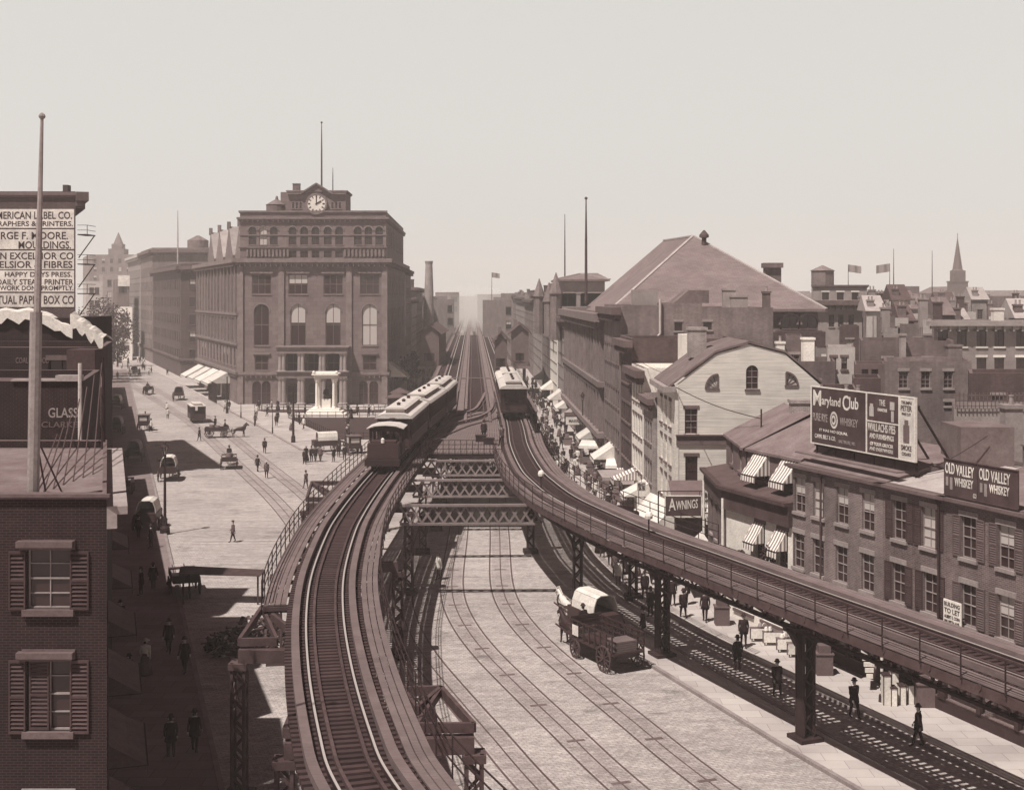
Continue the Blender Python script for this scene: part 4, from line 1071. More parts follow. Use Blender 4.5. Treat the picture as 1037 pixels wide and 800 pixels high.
BA = building('brick_house', 'brick row house under the large whiskey billboard, four windows wide without shutters', 'building', seg(tA0, tA1), 9.9, 'brick_mid',
    {3: [brow((810, 829, 853, 879), tA1, **row1), brow((809, 828.5, 852, 878.5), tA1, **row2), shop(tA1 - tA0, 3)]}, parapet=.02, roof='roof_mid', cornices={3: [(9.75, .16, .35)]})
BB = building('brick_house', 'brick row house with dark shutters between the billboard house and the sign-topped house', 'building', seg(tB0, tA0 - .005), 9.9, 'brick',
    {3: [brow((911, 940.5), tA0, 'shutter', **row1), brow((910, 942), tA0, 'shutter', **row2), shop(4.4, 2)]}, parapet=.02, roof='roof_pale', cornices={3: [(9.75, .16, .35)]})
BC = building('brick_house', 'brick row house with pale louvred shutters and two whiskey signs on its roof edge', 'building', seg(tC0, tB0 - .005), 9.95, 'brick',
    {3: [brow((981, 1019, 1062, 1110), 0.0, 'shutter_mid', **row1), brow((981, 1019, 1062, 1110), 0.0, 'shutter_mid', **row2), shop(14, 5)]}, parapet=.02, roof='roof_mid', cornices={3: [(9.75, .16, .3)]})
for r_, a, c in ((BA, tA0, tA1), (BB, tB0, tA0), (BC, tC0, tB0)): shopfront(r_, a, c, max(2, int((c - a) / 2.2)))
# roofs sloping up behind the gutter
def pitched(root, t0, t1, z0, z1, d0, d1, m, name='roof'):
    a, b2 = Vector(FR(t0)), Vector(FR(t1)); b = MB()
    def p(q, d, z): r = q + NB * d; return (r.x, r.y, z)
    b.raw([p(a,d0,z0), p(b2,d0,z0), p(b2,(d0+d1)/2,z1), p(a,(d0+d1)/2,z1), p(a,d1,z0), p(b2,d1,z0)], [(0,3,2,1),(3,4,5,2),(0,4,3),(1,2,5)]); b.build(name, [m], root)
pitched(BA, tA0 + .1, tA1 - .1, 9.92, 11.2, 0.3, 11, 'roof_mid'); pitched(BB, .1, tA0 - .1, 9.92, 10.7, .3, 11, 'roof_pale')
pitched(BC, tC0, -.1, 9.95, 11.4, .5, 11, 'roof_mid')
for (r_, t, m) in ((BA, tf(833), 'iron_mid'), (BB, .25, 'iron')):
    p = FRo(t, -.12); b = MB(); b.tube([(*p, 3.6), (*p, 9.6)], .06, 8); b.lathe((*p, 9.45), [(.06, 0), (.16, .25), (.16, .3)], 8); b.build('drainpipe', [m], r_)
chimney(BB, *FRo(1.2, 7.0), 10, 13.3, 1.2, .8, 'brick', 3); chimney(BA, *FRo(5.2, 8.6), 10, 13.4, .9, .8, 'stone_mid', 1)
# dormer shed behind the billboard
b = MB(); p = FRo(3.6, 5.2); b.box(p[0] - 1.3, p[0] + 1.3, p[1] - 1, p[1] + 2, 9.95, 12.6); b.build('roof_hut', ['roof_mid'], BB)
# billboard
PA = Vector((GX(823, 71.0), 71.0)); PB = Vector((GX(928, 62.6), 62.6)); Lb = (PB - PA).length; Ub = (PB - PA) / Lb
zb0, zb1 = 10.95, 14.0
BBD = thing('billboard', 'long roof billboard lettered for whiskey and pies, propped on the brick house', 'billboard', (PA.x, PA.y, 10))
f0 = .565; f1 = .865
for (a, c, m, nm) in ((0, f0, 'sign_dark', 'whiskey_panel'), (f0, f1, 'sign_dark', 'pies_panel'), (f1, 1, 'cream_sign', 'poster_panel')):
    b = MB(); b.fbox(PA, Ub, Lb*a + .03, Lb*c - .03, 0, .08, zb0, zb1); b.build(nm, [m], BBD)
b = MB()
for u in (0, Lb*f0, Lb*f1, Lb): b.fbox(PA, Ub, u - .05, u + .05, -.02, .11, zb0 - .06, zb1 + .06)
for z in (zb0 - .06, zb1): b.fbox(PA, Ub, .05, Lb - .05, -.02, .1, z, z + .06)
b.fbox(PA, Ub, Lb*f0 + .05, Lb*f1 - .05, .081, .12, zb0 + 1.62, zb0 + 1.68)
b.build('moulding', ['white_paint'], BBD)
T = lambda s, u, z, w, h, m='cream_sign', **k: text(BBD, s, PA, Ub, u, z, w, h, m, d=.085, **k)
T('M', .2, zb0 + 2.05, .75, .85); T('aryland', 1.0, zb0 + 2.0, 1.75, .62); T('C', 2.95, zb0 + 2.0, .55, .8); T('lub', 3.55, zb0 + 2.12, .8, .62)
T('PURE RYE', .15, zb0 + 1.22, 1.4, .42, 'stone_mid'); T('WHISKEY', 2.7, zb0 + 1.18, 1.6, .42, 'stone_mid')
b = MB(); cc = Vector(PA) + Ub * 2.15; NN = Vector((Ub.y, -Ub.x))
for (r0, r1, dd, mi) in ((0, .42, .09, 0), (0, .3, .10, 1), (0, .24, .11, 0), (0, .12, .12, 1)):
    n = 24
    for k in range(n):
        a0, a1 = 2*math.pi*k/n, 2*math.pi*(k+1)/n; q = lambda r, a: ((cc + Ub*r*.85*math.cos(a) + NN*dd).x, (cc + Ub*r*.85*math.cos(a) + NN*dd).y, zb0 + 1.4 + r*math.sin(a)*1.1)
        b.face([q(0, 0), q(r1, a0), q(r1, a1)], mi)
b.build('emblem', ['cream_sign', 'sign_dark'], BBD)
T('IT HAS NO EQUAL', .8, zb0 + .66, 2.6, .17); T('CAHN, BELT & CO.', .35, zb0 + .25, 1.95, .26); T('BALTIMORE, MD.', 2.6, zb0 + .2, 1.5, .2, 'stone_mid')
u0 = Lb * f0
T('THE', u0 + 1.05, zb0 + 2.5, .5, .3); T('FAMOUS', u0 + .95, zb0 + 2.2, .75, .16); T('WALLACHS PIES', u0 + .12, zb0 + 1.15, 2.25, .42); T('AND FURNISHINGS', u0 + .25, zb0 + .78, 2.0, .26)
T('OF YOUR GROCER', u0 + .3, zb0 + .42, 1.9, .18); T('AND EVERYWHERE', u0 + .25, zb0 + .16, 1.95, .18)
b = MB(); 
def bb(u0_, u1_, z0_, z1_, m=0, d=.085): b.fbox(PA, Ub, u0_, u1_, d, d + .02, z0_, z1_, m)
bb(u0 + .25, u0 + .6, zb0 + 1.9, zb0 + 2.4); bb(u0 + .3, u0 + .55, zb0 + 2.4, zb0 + 2.55); bb(u0 + 1.95, u0 + 2.3, zb0 + 2.35, zb0 + 2.75); bb(u0 + 2.05, u0 + 2.25, zb0 + 1.75, zb0 + 2.3)
b.build('bottle_picture', ['stone_pale'], BBD)
u1 = Lb * f1
T('TRIUMPH', u1 + .15, zb0 + 2.72, .8, .16, 'sign_dark'); T('PETER', u1 + .12, zb0 + 2.4, .85, .26, 'sign_dark'); T('FINE CUT', u1 + .2, zb0 + 2.18, .7, .12, 'sign_dark'); T('SMOKE', u1 + .15, zb0 + .45, .8, .26, 'sign_dark'); T('CIGARS', u1 + .2, zb0 + .2, .7, .16, 'sign_dark')
b = MB(); bb(u1 + .33, u1 + .78, zb0 + .85, zb0 + 1.7); bb(u1 + .42, u1 + .7, zb0 + 1.7, zb0 + 1.95); b.build('poster_figure', ['shutter_mid'], BBD)
b = MB()
for k in range(6):
    u = .2 + (Lb - .4) * k / 5; q = PA + Ub * u - NN * .15; r = PA + Ub * u - NN * 2.6
    b.bar((q.x, q.y, 9.9), (q.x, q.y, zb1), .1); b.bar((r.x, r.y, 10.2), (q.x, q.y, zb1 - .3), .09); b.bar((r.x, r.y, 10.25), (q.x, q.y, zb0), .08)
for z in (10.3, zb0 - .15, zb1 - .4): b.bar((PA.x - NN.x*.16, PA.y - NN.y*.16, z), (PB.x - NN.x*.16, PB.y - NN.y*.16, z), .1)
b.build('support_frame', ['iron'], BBD)
# low catwalk in front of the billboard
b = MB(); q = PA + NN * .9; r = PB + NN * .9; b.bar((q.x, q.y, 10.45), (r.x, r.y, 10.45), .5, .08); b.build('catwalk', ['timber'], BBD)
# whiskey signs on the corner house
for k, (a, c) in enumerate(((-.12, -2.28), (-2.32, -4.75), )):
    A = Vector(FRo(a, -.12)); w = a - c; z0_, z1_ = 9.99, 11.62
    t = thing('roof_sign', ['dark whiskey sign on the roof edge, the one nearer the shuttered house', 'dark whiskey sign on the roof edge, cut by the right side of the picture'][k] if k == 0 else 'dark whiskey sign on the roof edge, the second and farther right of the two', 'sign', (A.x, A.y, z0_), group='whiskey signs on the roof edge')
    b = MB(); b.fbox(A, UB, 0, w, -.06, .0, z0_, z1_); b.build('panel', ['sign_dark'], t)
    b = MB(); b.fbox(A, UB, 0, w, -.059, .04, z0_ - .001, z0_ + .05); b.fbox(A, UB, 0, w, -.058, .04, z1_, z1_ + .05); b.build('moulding', ['iron_mid'], t)
    X = lambda s, u, z, ww, h: text(t, s, A, UB, u, z, ww, h, 'cream_sign', d=.005)
    X('OLD', .1, z0_ + 1.0, .62, .5); X('VALLEY', .82, z0_ + .98, 1.15, .48); X('WHISKEY', .72, z0_ + .5, 1.2, .38); 
    b = MB(); b.fbox(A, UB, .15, .3, .002, .02, z0_ + .45, z0_ + .85); b.fbox(A, UB, .42, .58, .002, .02, z0_ + .3, z0_ + .85); b.build('emblem', ['stone_mid'], t)
    if k == 0: X('CO', 1.92, z0_ + .12, .2, .2)
# to let board
A = Vector(FRo(-.42, -.4)); z0_ = ZZ(632, 57.6); w = 1.15
t = thing('to_let_board', 'white square board reading building to let on the corner brick house', 'sign', (A.x, A.y, z0_))
b = MB(); b.fbox(A, UB, 0, w, -.06, 0, z0_, z0_ + 1.08); b.build('panel', ['white_paint'], t)
for s, z, h in (('BUILDING', .8, .19), ('TO LET', .5, .22), ('ALBERT E. CORN', .27, .14), ('500 FIFTH AVE.', .08, .11)): text(t, s, A, UB, .07, z0_ + z, w - .14, h, 'dark_paint', d=.004)
b = MB(); b.fbox(A, UB, .2, .26, -.4, -.06, z0_ + .3, z0_ + .36); b.fbox(A, UB, .9, .96, -.4, -.06, z0_ + .3, z0_ + .36); b.build('bracket', ['iron'], t)
A = Vector(FRo(.55, -.5)); z0_ = ZZ(642, 58.0); t = thing('small_plate', 'tiny white two-line plate below and left of the to let board', 'sign', (A.x, A.y, z0_))
b = MB(); b.fbox(A, UB, 0, .8, -.05, 0, z0_, z0_ + .28); b.fbox(A, UB, .35, .42, -.5, -.05, z0_ + .1, z0_ + .16); b.build('panel', ['white_paint'], t)
text(t, 'NO. 21', A, UB, .05, z0_ + .15, .7, .1, 'dark_paint', d=.004); text(t, 'UPSTAIRS', A, UB, .05, z0_ + .03, .7, .09, 'dark_paint', d=.004)
# small house with white front, dark fascia and dormer storey
tD = tf(735); A1 = FR(tD)
BD = building('corner_house', 'low house with white painted front, dark fascia and slate attic next to the billboard house', 'building', [FR(tA1 + .01), FRo(tA1 + .01, 11), FRo(tD, 11), A1], 7.0, 'white_wall',
    {3: [row(2, .95, 3.7, 6.1, 'six', us=[tD - tf(793), tD - tf(770)]), row(2, 2.0, .7, 3.2, 'nolint', m0=.6)]}, parapet=.02, roof='roof_dark')
P2 = (12.9, 84.5)
BD2 = building('corner_house', 'narrow brick house turning the corner between the white-fronted house and the clapboard house', 'building', [A1, FRo(tD, 11), (24, 86), P2], 7.0, 'brick',
    {3: [row(3, .9, 3.8, 6.0, 'lt', m0=.8), row(2, 2, .7, 3.2, 'nolint', m0=.8)]}, parapet=.02, roof='roof_dark')
for (a, c, rt_) in ((FR(tD), FR(tA1 + .01), BD), (P2, A1, BD2)):
    A = Vector(a); C_ = Vector(c); L = (C_ - A).length; U = (C_ - A) / L; b = MB()
    b.fbox(A, U, -.05, L, .004, .28, 6.4, 7.55); b.fbox(A, U, -.1, L, .003, .55, 7.55, 7.75); b.build('fascia', ['sign_dark'], rt_)
    b = MB(); zs = 8.0
    Nn = Vector((U.y, -U.x)); p = lambda u, d, z: ((A + U*u + Nn*d).x, (A + U*u + Nn*d).y, z)
    b.raw([p(0,.2,7.75), p(L,.2,7.75), p(L,-1.2,8.0), p(0,-1.2,8.0)], [(0,1,2,3)]); 
    b.build('lower_roof', ['roof_dark'], rt_)
    b = MB(); wall_with_holes(b, p(0,-1.2,0), U, L, 7.7, 10.0, [(L*.3 - .55, L*.3 + .55, 8.3, 9.8), (L*.72 - .55, L*.72 + .55, 8.3, 9.8)]); b.build('attic_wall', ['shutter_mid'], rt_)
    for f in (.3, .72): q = p(L*f - .55, -1.2, 8.3); place(win_mesh(1.1, 1.5, 'six', 'shutter_mid'), 'window', rt_, q[0], q[1], 8.3, math.atan2(U.y, U.x))
    b = MB(); b.raw([p(-.1,-1.0,9.95), p(L+.1,-1.0,9.95), p(L+.1,-5,12.0), p(-.1,-5,12.0), p(L+.1,-9,9.9), p(-.1,-9,9.9), p(-.1,-1.0,9.8), p(L+.1,-1.0,9.8)], [(0,1,2,3),(3,2,4,5),(6,7,1,0)]); b.raw([p(-.02,-1.2,7.7), p(-.02,-1.2,9.9), p(-.02,-5,11.9), p(-.02,-9,9.9), p(-.02,-9,7.7)], [(0,1,2,3,4)])
    b.build('roof', ['roof_mid'], rt_)
    b = MB(); q = p(L*.02, .3, 0); b.tube([(q[0], q[1], .2), (q[0], q[1], 7.0)], .08, 8); b.build('drainpipe', ['white_paint'], rt_)
A = Vector(FR(tD)); 
for f, lb in ((.3, 'left striped window awning on the attic of the white-fronted house'), (.72, 'right striped window awning on the attic, next to the billboard house')):
    q = A + UB * ((tD - tA1) * f - .75) - NB * (-1.2); awning(lb, q, UB, 1.5, 9.9, 1.3, 1.0, 'canvas_stripe', group='striped window awnings')
for px, lb in ((768, 'left tilted striped blind over the balcony of the white front'), (791, 'right tilted striped blind over the balcony of the white front')):
    q = Vector(FR(tf(px) + .55)); awning(lb, q, UB, 1.1, 6.1, 1.1, .7, 'canvas_stripe', group='striped blinds on the white front')
chimney(BD2, 18.2, 79.5, 9.8, 12.6, 1.9, .9, 'brick_pale', 0)
chimney(BD, *FRo(14, 6.4), 10, 13.0, .9, .9, 'stone_mid', 0); chimney(BD, *FRo(16.8, 7.2), 10, 13.2, 1.4, .9, 'brick_pale', 2)
# balcony with plants in front of white house
BL = thing('iron_balcony', 'iron balcony with potted shrubs on the white-fronted house', 'balcony', (*FRo(16, -.5), 3.4))
A = Vector(FR(tD)); b = MB(); L = tD - tA1; b.fbox(A, UB, .2, L - .1, .01, .9, 3.35, 3.45); b.build('floor', ['iron'], BL)
b = MB()
for z in (3.7, 4.05, 4.4): b.fbox(A, UB, .2, L - .1, .88, .92, z, z + .04)
u = .2
while u < L: b.fbox(A, UB, u, u + .03, .88, .92, 3.45, 4.44); u += .25
b.build('railing', ['iron'], BL)
def leaves(b, c, r, n, s=.12, sq=1.0, mi=0, rr=R):
    for _ in range(n):
        while True:
            v = Vector((rr.uniform(-1, 1), rr.uniform(-1, 1), rr.uniform(-1, 1)))
            if v.length < 1: break
        p = Vector(c) + Vector((v.x * r, v.y * r, v.z * r * sq)); a = Vector((rr.uniform(-1,1), rr.uniform(-1,1), rr.uniform(-1,1))).normalized() * s; d = a.orthogonal().normalized() * s
        b.face([p - a, p + d * .6, p + a, p - d * .6], mi)
def shrub(label, x, y, z, r, h, group=None):
    t = thing('potted_shrub', label, 'plant', (x, y, z), group=group); b = MB(); b.lathe((x, y, z), [(.16, 0), (.2, .3), (.23, .34)], 10); b.build('pot', ['stone_mid'], t)
    b = MB(); leaves(b, (x, y, z + .35 + h/2), r, 260, .09, h / (2*r)); b.build('foliage', ['leaf_dark'], t); return t
shrub('round bushy plant at the right end of the iron balcony', *FRo(tf(787), -.55), 3.46, .42, 1.5); shrub('small low plant at the left end of the iron balcony', *FRo(tf(758), -.55), 3.46, .3, .6); shrub('trailing plant in the middle of the iron balcony', *FRo(tf(772), -.6), 3.46, .28, .5)

# ---------------------------------------------------------------- clapboard gambrel house
Yg = 92.0; sg = Yg / F
gz = lambda py: H - (py - HY) * sg
gx = lambda px: (px - CX) * sg
gp = [(684, 390), (725, 358.5), (759, 349), (795, 358.5), (831, 390)]
XL, XR_ = gx(684), gx(831); Lg = 9.0
GH = thing('clapboard_house', 'white clapboard house with gambrel gable, fan windows and brown mid belt', 'house', (XL, Yg, 0))
holes = [(gx(693.5) - XL, gx(706.5) - XL, gz(439.5), gz(414)), (gx(755.5) - XL, gx(768) - XL, gz(394), gz(370)), (gx(694) - XL, gx(706.5) - XL, gz(491), gz(462)), (gx(714.5) - XL, gx(727) - XL, gz(394), gz(379)), (gx(796) - XL, gx(808) - XL, gz(391), gz(377))]
b = MB(); ze = gz(390); zs_ = gz(396)
wall_with_holes(b, (XL, Yg), (1, 0), XR_ - XL, 0, zs_, [holes[0], holes[2]])
# gable area pieces around the upper windows, built as columns of strips
def ztop(u):
    px = (u + XL) / sg + CX
    for (a, za), (c, zc_) in zip(gp, gp[1:]):
        if a <= px <= c + 1e-6: f = (px - a) / (c - a); return gz(za + (zc_ - za) * f)
    return ze
us = sorted(set([0, XR_ - XL] + [gx(p[0]) - XL for p in gp] + [h[0] for h in holes] + [h[1] for h in holes]))
uph = [holes[1], holes[3], holes[4]]
for a, c in zip(us, us[1:]):
    if c - a < 1e-4: continue
    m_ = (a + c) / 2; zz = zs_
    for h in uph:
        if h[0] - 1e-6 < m_ < h[1] + 1e-6 and h[3] > zs_:
            if h[2] > zz: b.face([(XL+a, Yg, zz), (XL+c, Yg, zz), (XL+c, Yg, h[2]), (XL+a, Yg, h[2])])
            zz = h[3]
    if ztop(a) - zz > .01 or ztop(c) - zz > .01: b.face([(XL+a, Yg, zz), (XL+c, Yg, zz), (XL+c, Yg, max(zz, ztop(c))), (XL+a, Yg, max(zz, ztop(a)))])
bL = (XL + SL * Lg, Yg + Lg); bR = (XR_, Yg + Lg)
sw = [row(3, .95, 3.9, 5.6, 'wf'), row(3, .95, 6.6, 8.4, 'wf'), row(3, .95, 9.4, 11.3, 'wf')]
hs = []
for r_ in sw:
    for k in range(3): c = 1.2 + (Lg - 2.4) * (k + .5) / 3; hs.append((c - .47, c + .47, r_['za'], r_['zb']))
U = Vector((XL - bL[0], Yg - bL[1])).normalized(); wall_with_holes(b, bL, U, Lg, 0, ze, hs)
b.face([(XR_, Yg, 0), (bR[0], bR[1], 0), (bR[0], bR[1], ze), (XR_, Yg, ze)]); b.face([(gx(p), Yg + Lg, z) for p, z in ((831, ze),)] + [(XL, Yg + Lg, ze), (gx(759), Yg + Lg, gz(349))])
b.build('wall', ['clap'], GH)
for h in hs: q = Vector(bL) + U * h[0]; place(win_mesh(.94, h[3]-h[2], 'wf', 'clap'), 'window', GH, q.x, q.y, h[2], math.atan2(U.y, U.x))
for h, st in ((holes[0], 'six'), (holes[1], 'arch six'), (holes[2], '')): place(win_mesh(h[1]-h[0], h[3]-h[2], st, 'clap'), 'window', GH, XL + h[0], Yg, h[2], 0)
for k, h in enumerate((holes[3], holes[4])):   # quarter-circle fan lights
    w, hh = h[1]-h[0], h[3]-h[2]; b = MB(); ox = XL + (h[1] if k == 0 else h[0]); s = -1 if k == 0 else 1; oz = h[2]; n = 8
    arc_ = [(ox + s*w*math.cos(math.pi/2*i/n), oz + hh*math.sin(math.pi/2*i/n)) for i in range(n+1)]
    for (xa_, za_), (xb_, zb_) in zip(arc_, arc_[1:]):
        b.raw([(ox, Yg + .1, oz), (xa_, Yg + .1, za_), (xb_, Yg + .1, zb_)], [(0,1,2)], 2); xc = ox + s*w
        b.raw([(xa_, Yg + .003, za_), (xb_, Yg + .003, zb_), (xc, Yg + .003, oz + hh)], [(0,1,2)], 1)
        b.bar((xa_, Yg - .02, za_), (xb_, Yg - .02, zb_), .12, .12, 0)
    for i in (2, 4, 6): b.bar((ox, Yg + .08, oz), (arc_[i][0], Yg + .08, arc_[i][1]), .04, .04, 0)
    b.bar((ox - s*.1, Yg - .02, oz), (ox + s*w, Yg - .02, oz), .12, .16, 0); b.bar((ox, Yg - .02, oz), (ox, Yg - .02, oz + hh), .1, .1, 0)
    b.build('fan_window', ['shutter_mid', 'clap', 'glass_pale'], GH)
b = MB(); b.box(XL + .05, gx(790), Yg - .14, Yg - .003, gz(450.5), gz(441)); b.box(XL, gx(790), Yg - .3, Yg - .004, gz(441), gz(440)); b.build('belt_course', ['shutter_mid'], GH)
b = MB()
gp3 = [(gx(p) + (-.5 if i == 0 else (.5 if i == 4 else 0)), gz(q) + (-.2 if i in (0, 4) else .1)) for i, (p, q) in enumerate(gp)]
for (xa_, za_), (xb_, zb_) in zip(gp3, gp3[1:]):
    for y0, y1, dz in ((Yg - .10, Yg + Lg + .3, 0.0),):
        b.raw([(xa_, y0, za_), (xb_, y0, zb_), (xb_, y1, zb_), (xa_, y1, za_), (xa_, y0, za_ + .16), (xb_, y0, zb_ + .16), (xb_, y1, zb_ + .16), (xa_, y1, za_ + .16)], [(0,3,2,1),(4,5,6,7),(0,1,5,4),(2,3,7,6),(1,2,6,5),(3,0,4,7)])
b.build('roof', ['roof_mid'], GH)
b = MB(); b.box(XL - .9, XL - .02, Yg - .3, Yg + Lg, ze - .5, ze - .1); b.build('eaves', ['stone_mid'], GH)
chimney(GH, gx(715), Yg + 4.6, gz(365), gz(333), 1.3, 1.2, 'brick_pale', 0)
b = MB(); b.box(XL - .04, XL + .22, Yg - .05, Yg - .001, 0, ze); b.build('corner_board', ['white_paint'], GH)
# lean-to ground storey with awning and sign
b = MB(); b.box(gx(680), gx(727), Yg - 2.0, Yg - .01, 0, gz(502)); b.build('shop_extension', ['sign_dark'], GH)
b = MB(); b.raw([(gx(676), Yg - 2.5, gz(501)), (gx(729), Yg - 2.5, gz(501)), (gx(729), Yg - .15, gz(486)), (gx(676), Yg - .15, gz(486)), (gx(676), Yg - 2.5, gz(503)), (gx(729), Yg - 2.5, gz(503))], [(0,1,2,3),(4,5,1,0)]); b.build('shop_roof', ['shutter_mid'], GH)
awning('white canvas awning above the board lettered awnings', (gx(676), Yg - 2.02), (1, 0), gx(712) - gx(676), gz(498) - .1, .9, 1.0)
yw = Yg - 3.2; sw_ = yw / F; ax0 = (674 - CX) * sw_; az0 = H - (522.5 - HY) * sw_; wA = 36 * sw_; hA = 20 * sw_
t = thing('awnings_board', 'dark hanging board lettered awnings in white with a white border', 'sign', (ax0, yw, az0))
b = MB(); b.box(ax0, ax0 + wA, yw - .03, yw + .03, az0, az0 + hA); b.build('panel', ['sign_dark'], t)
b = MB(); 
for q in ((ax0 - .05, ax0 + wA + .05, az0 - .08, az0), (ax0 - .05, ax0 + wA + .05, az0 + hA, az0 + hA + .06), (ax0 - .06, ax0, az0 - .08, az0 + hA + .06), (ax0 + wA, ax0 + wA + .06, az0 - .08, az0 + hA + .06)): b.box(q[0], q[1], yw - .05, yw + .05, q[2], q[3])
b.build('border', ['white_paint'], t)
text(t, 'A', (ax0, yw - .03), (1, 0), .2, az0 + .35, .5, .85, 'white_paint', slant=.1); text(t, 'WNINGS', (ax0, yw - .03), (1, 0), .72, az0 + .42, wA - .95, .62, 'white_paint', slant=.1)
b = MB(); b.bar((ax0 - .5, yw, az0 + hA + .35), (ax0 + wA + 2.4, yw, az0 + hA + .35), .06); b.bar((ax0 + .1, yw, az0 + hA), (ax0 + .1, yw, az0 + hA + .35), .04); b.bar((ax0 + wA - .1, yw, az0 + hA), (ax0 + wA - .1, yw, az0 + hA + .35), .04)
for xx in (ax0 - .5, ax0 + wA + 2.4): b.bar((xx, yw, .12), (xx, yw, az0 + hA + .35), .09)
b.build('post', ['iron'], t)
for (px, py, w, h, s1, s2, lb) in ((712, 511, 15, 14, 'BEER', 'HOUSE', 'upper small white sign beside the awnings board'), (715, 531, 16, 9, 'LODGING', 'ROOMS', 'lower small pale sign hanging below the beer house sign'), (645, 497, 9, 9, 'BC', '25', 'little white square sign by the stall left of the big white awning')):
    Yq = 86.5 if px > 700 else 97; s = Yq / F; x0 = (px - CX) * s; z0 = H - (py - HY) * s; t = thing('hanging_sign', lb, 'sign', (x0, Yq, z0))
    b = MB(); b.box(x0, x0 + w*s, Yq - .03, Yq + .03, z0, z0 + h*s); b.build('panel', ['cream_sign'], t)
    b = MB(); b.bar((x0 + w*s*.2, Yq, z0 - 3.2 if px < 700 else z0 - .5), (x0 + w*s*.2, Yq, z0), .05); b.bar((x0 + w*s*.5, Yq, z0 + h*s), (x0 + w*s*.5, Yq, z0 + h*s + .3), .04); b.build('bracket', ['iron'], t)
    text(t, s1, (x0, Yq - .03), (1, 0), .08, z0 + h*s*.55, w*s - .16, h*s*.32, 'dark_paint'); text(t, s2, (x0, Yq - .03), (1, 0), .08, z0 + h*s*.14, w*s - .16, h*s*.32, 'dark_paint')
awning('big white canvas awning sloping out over the stalls, left of the awnings board', (gx(664) , Yg - 4.5 + 8.0), (0.25, -0.968), 5.2, 4.4, 2.6, 2.8)
awning('small pale awning at the corner house doorway right of the awnings board', (12.2, 82.6), (Vector(A1) - Vector(P2)).normalized().to_tuple(), 3.2, 3.9, 1.3, 1.5)

# ---------------------------------------------------------------- buildings up the right side of the avenue
AF = lambda Y, o=0.0: (14.3 + o + SL * Y, Y)
def ave_block(label, Y0, Y1, z, m, rows, depth=14, cor=None, front=None, name='row_building', cm='stone_dark', **kw):
    a, c = AF(Y0), AF(Y1); w = {3: rows}
    if front: w[0] = front
    return building(name, label, 'building', [a, (a[0] + depth, Y0), (c[0] + depth, Y1), c], z, m, w, cornices={3: cor} if cor else None, cornmat=cm, **kw)
sR = lambda n, za, w=1.0, h=1.7, st='mix': row(n, w, za, za + h, st, m0=.5)
ave_block('narrow stucco house with pale front right behind the clapboard house', 101.6, 107, 11.0, 'brick_pale', [sR(3, 4), sR(3, 7.2)], depth=10, cor=[(10.4, .5, .5)])
r1 = ave_block('low house with white sheet-metal roof behind the clapboard house', 107.1, 115, 13.0, 'white_wall', [sR(4, 4), sR(4, 7), sR(4, 9.9)], depth=12, cor=[(12.2, .6, .8)], roof='white_wall')
b = MB(); b.box(GX(691, 110), GX(709, 110), 110, 113, 12.4, ZZ(339, 110)); b.build('roof_hut', ['white_wall'], r1)
ave_block('house with dark pilasters on the avenue front before the tall brick party wall', 115.1, 123.5, 15.2, 'brick_dark', [sR(5, 4), sR(5, 7.4), sR(5, 11)], depth=10, cor=[(14.4, .6, .8)])
PW = ave_block('tall plain brick building whose bare side wall carries a long zigzag downpipe', 124, 139, ZZ(309, 124), 'brick_mid', [sR(7, 4), sR(7, 8), sR(7, 12.3)], depth=GX(668, 124) - AF(124)[0], cor=[(17.2, .7, .9)])
b = MB(); b.tube([(GX(668.5, 123.7), 123.7, ZZ(303, 124)), (GX(668.5, 123.7), 123.7, ZZ(338, 124)), (GX(656, 123.7), 123.7, ZZ(350, 124))], .12, 8); b.build('drainpipe', ['stone_pale'], PW)
b = MB(); b.box(GX(641, 126), GX(666, 126), 126, 128, ZZ(309, 124) - .7, ZZ(293.5, 126)); b.build('roof_parapet', ['stone_mid'], PW)
PW2 = blk('row_building', 'wide brick rear building with two small windows in front of the great pyramid roof', 'building', 668.3, 711, 307, 124, 14, 'brick_mid', rows=[row(2, .75, ZZ(335, 124), ZZ(326, 124), 'lt', us=[GX(687, 124) - GX(668.3, 124)])], d=DA)
PW3 = blk('row_building', 'plain brick rear building with a cluster of stucco chimneys left of the pyramid eave', 'building', 711.3, 783, 311.5, 123, 14, 'brick_mid', rows=[row(1, .8, ZZ(334, 123), ZZ(326, 123), 'lt', us=[.5])], d=DA)
b = MB(); x0, x1 = GX(683, 124), GX(719, 124); 
b.raw([(x0, 124.6, ZZ(307, 124) - .02), (x1, 124.6, ZZ(307, 124) - .02), (x1, 124.6, ZZ(294, 124)), (GX(698, 124), 124.6, ZZ(294, 124)), (x0, 129, ZZ(307, 124)), (x1, 129, ZZ(307, 124)), (x1, 129, ZZ(294, 124)), (GX(698, 124), 129, ZZ(294, 124))], [(0,1,2,3),(7,6,5,4),(3,2,6,7),(0,3,7,4),(1,5,6,2)]); b.build('dormer', ['brick'], PW2)
chimney(PW3, GX(738, 124.5), 124.5, 17.5, ZZ(292, 124.5), 1.2, .9, 'stone_mid', 0); chimney(PW3, GX(748, 123.8), 123.8, 17.5, ZZ(299, 124), 1.6, .9, 'stone_mid', 0); chimney(PW3, GX(776, 124.5), 124.5, 17.5, ZZ(295, 124.5), .7, .6, 'brick', 1)
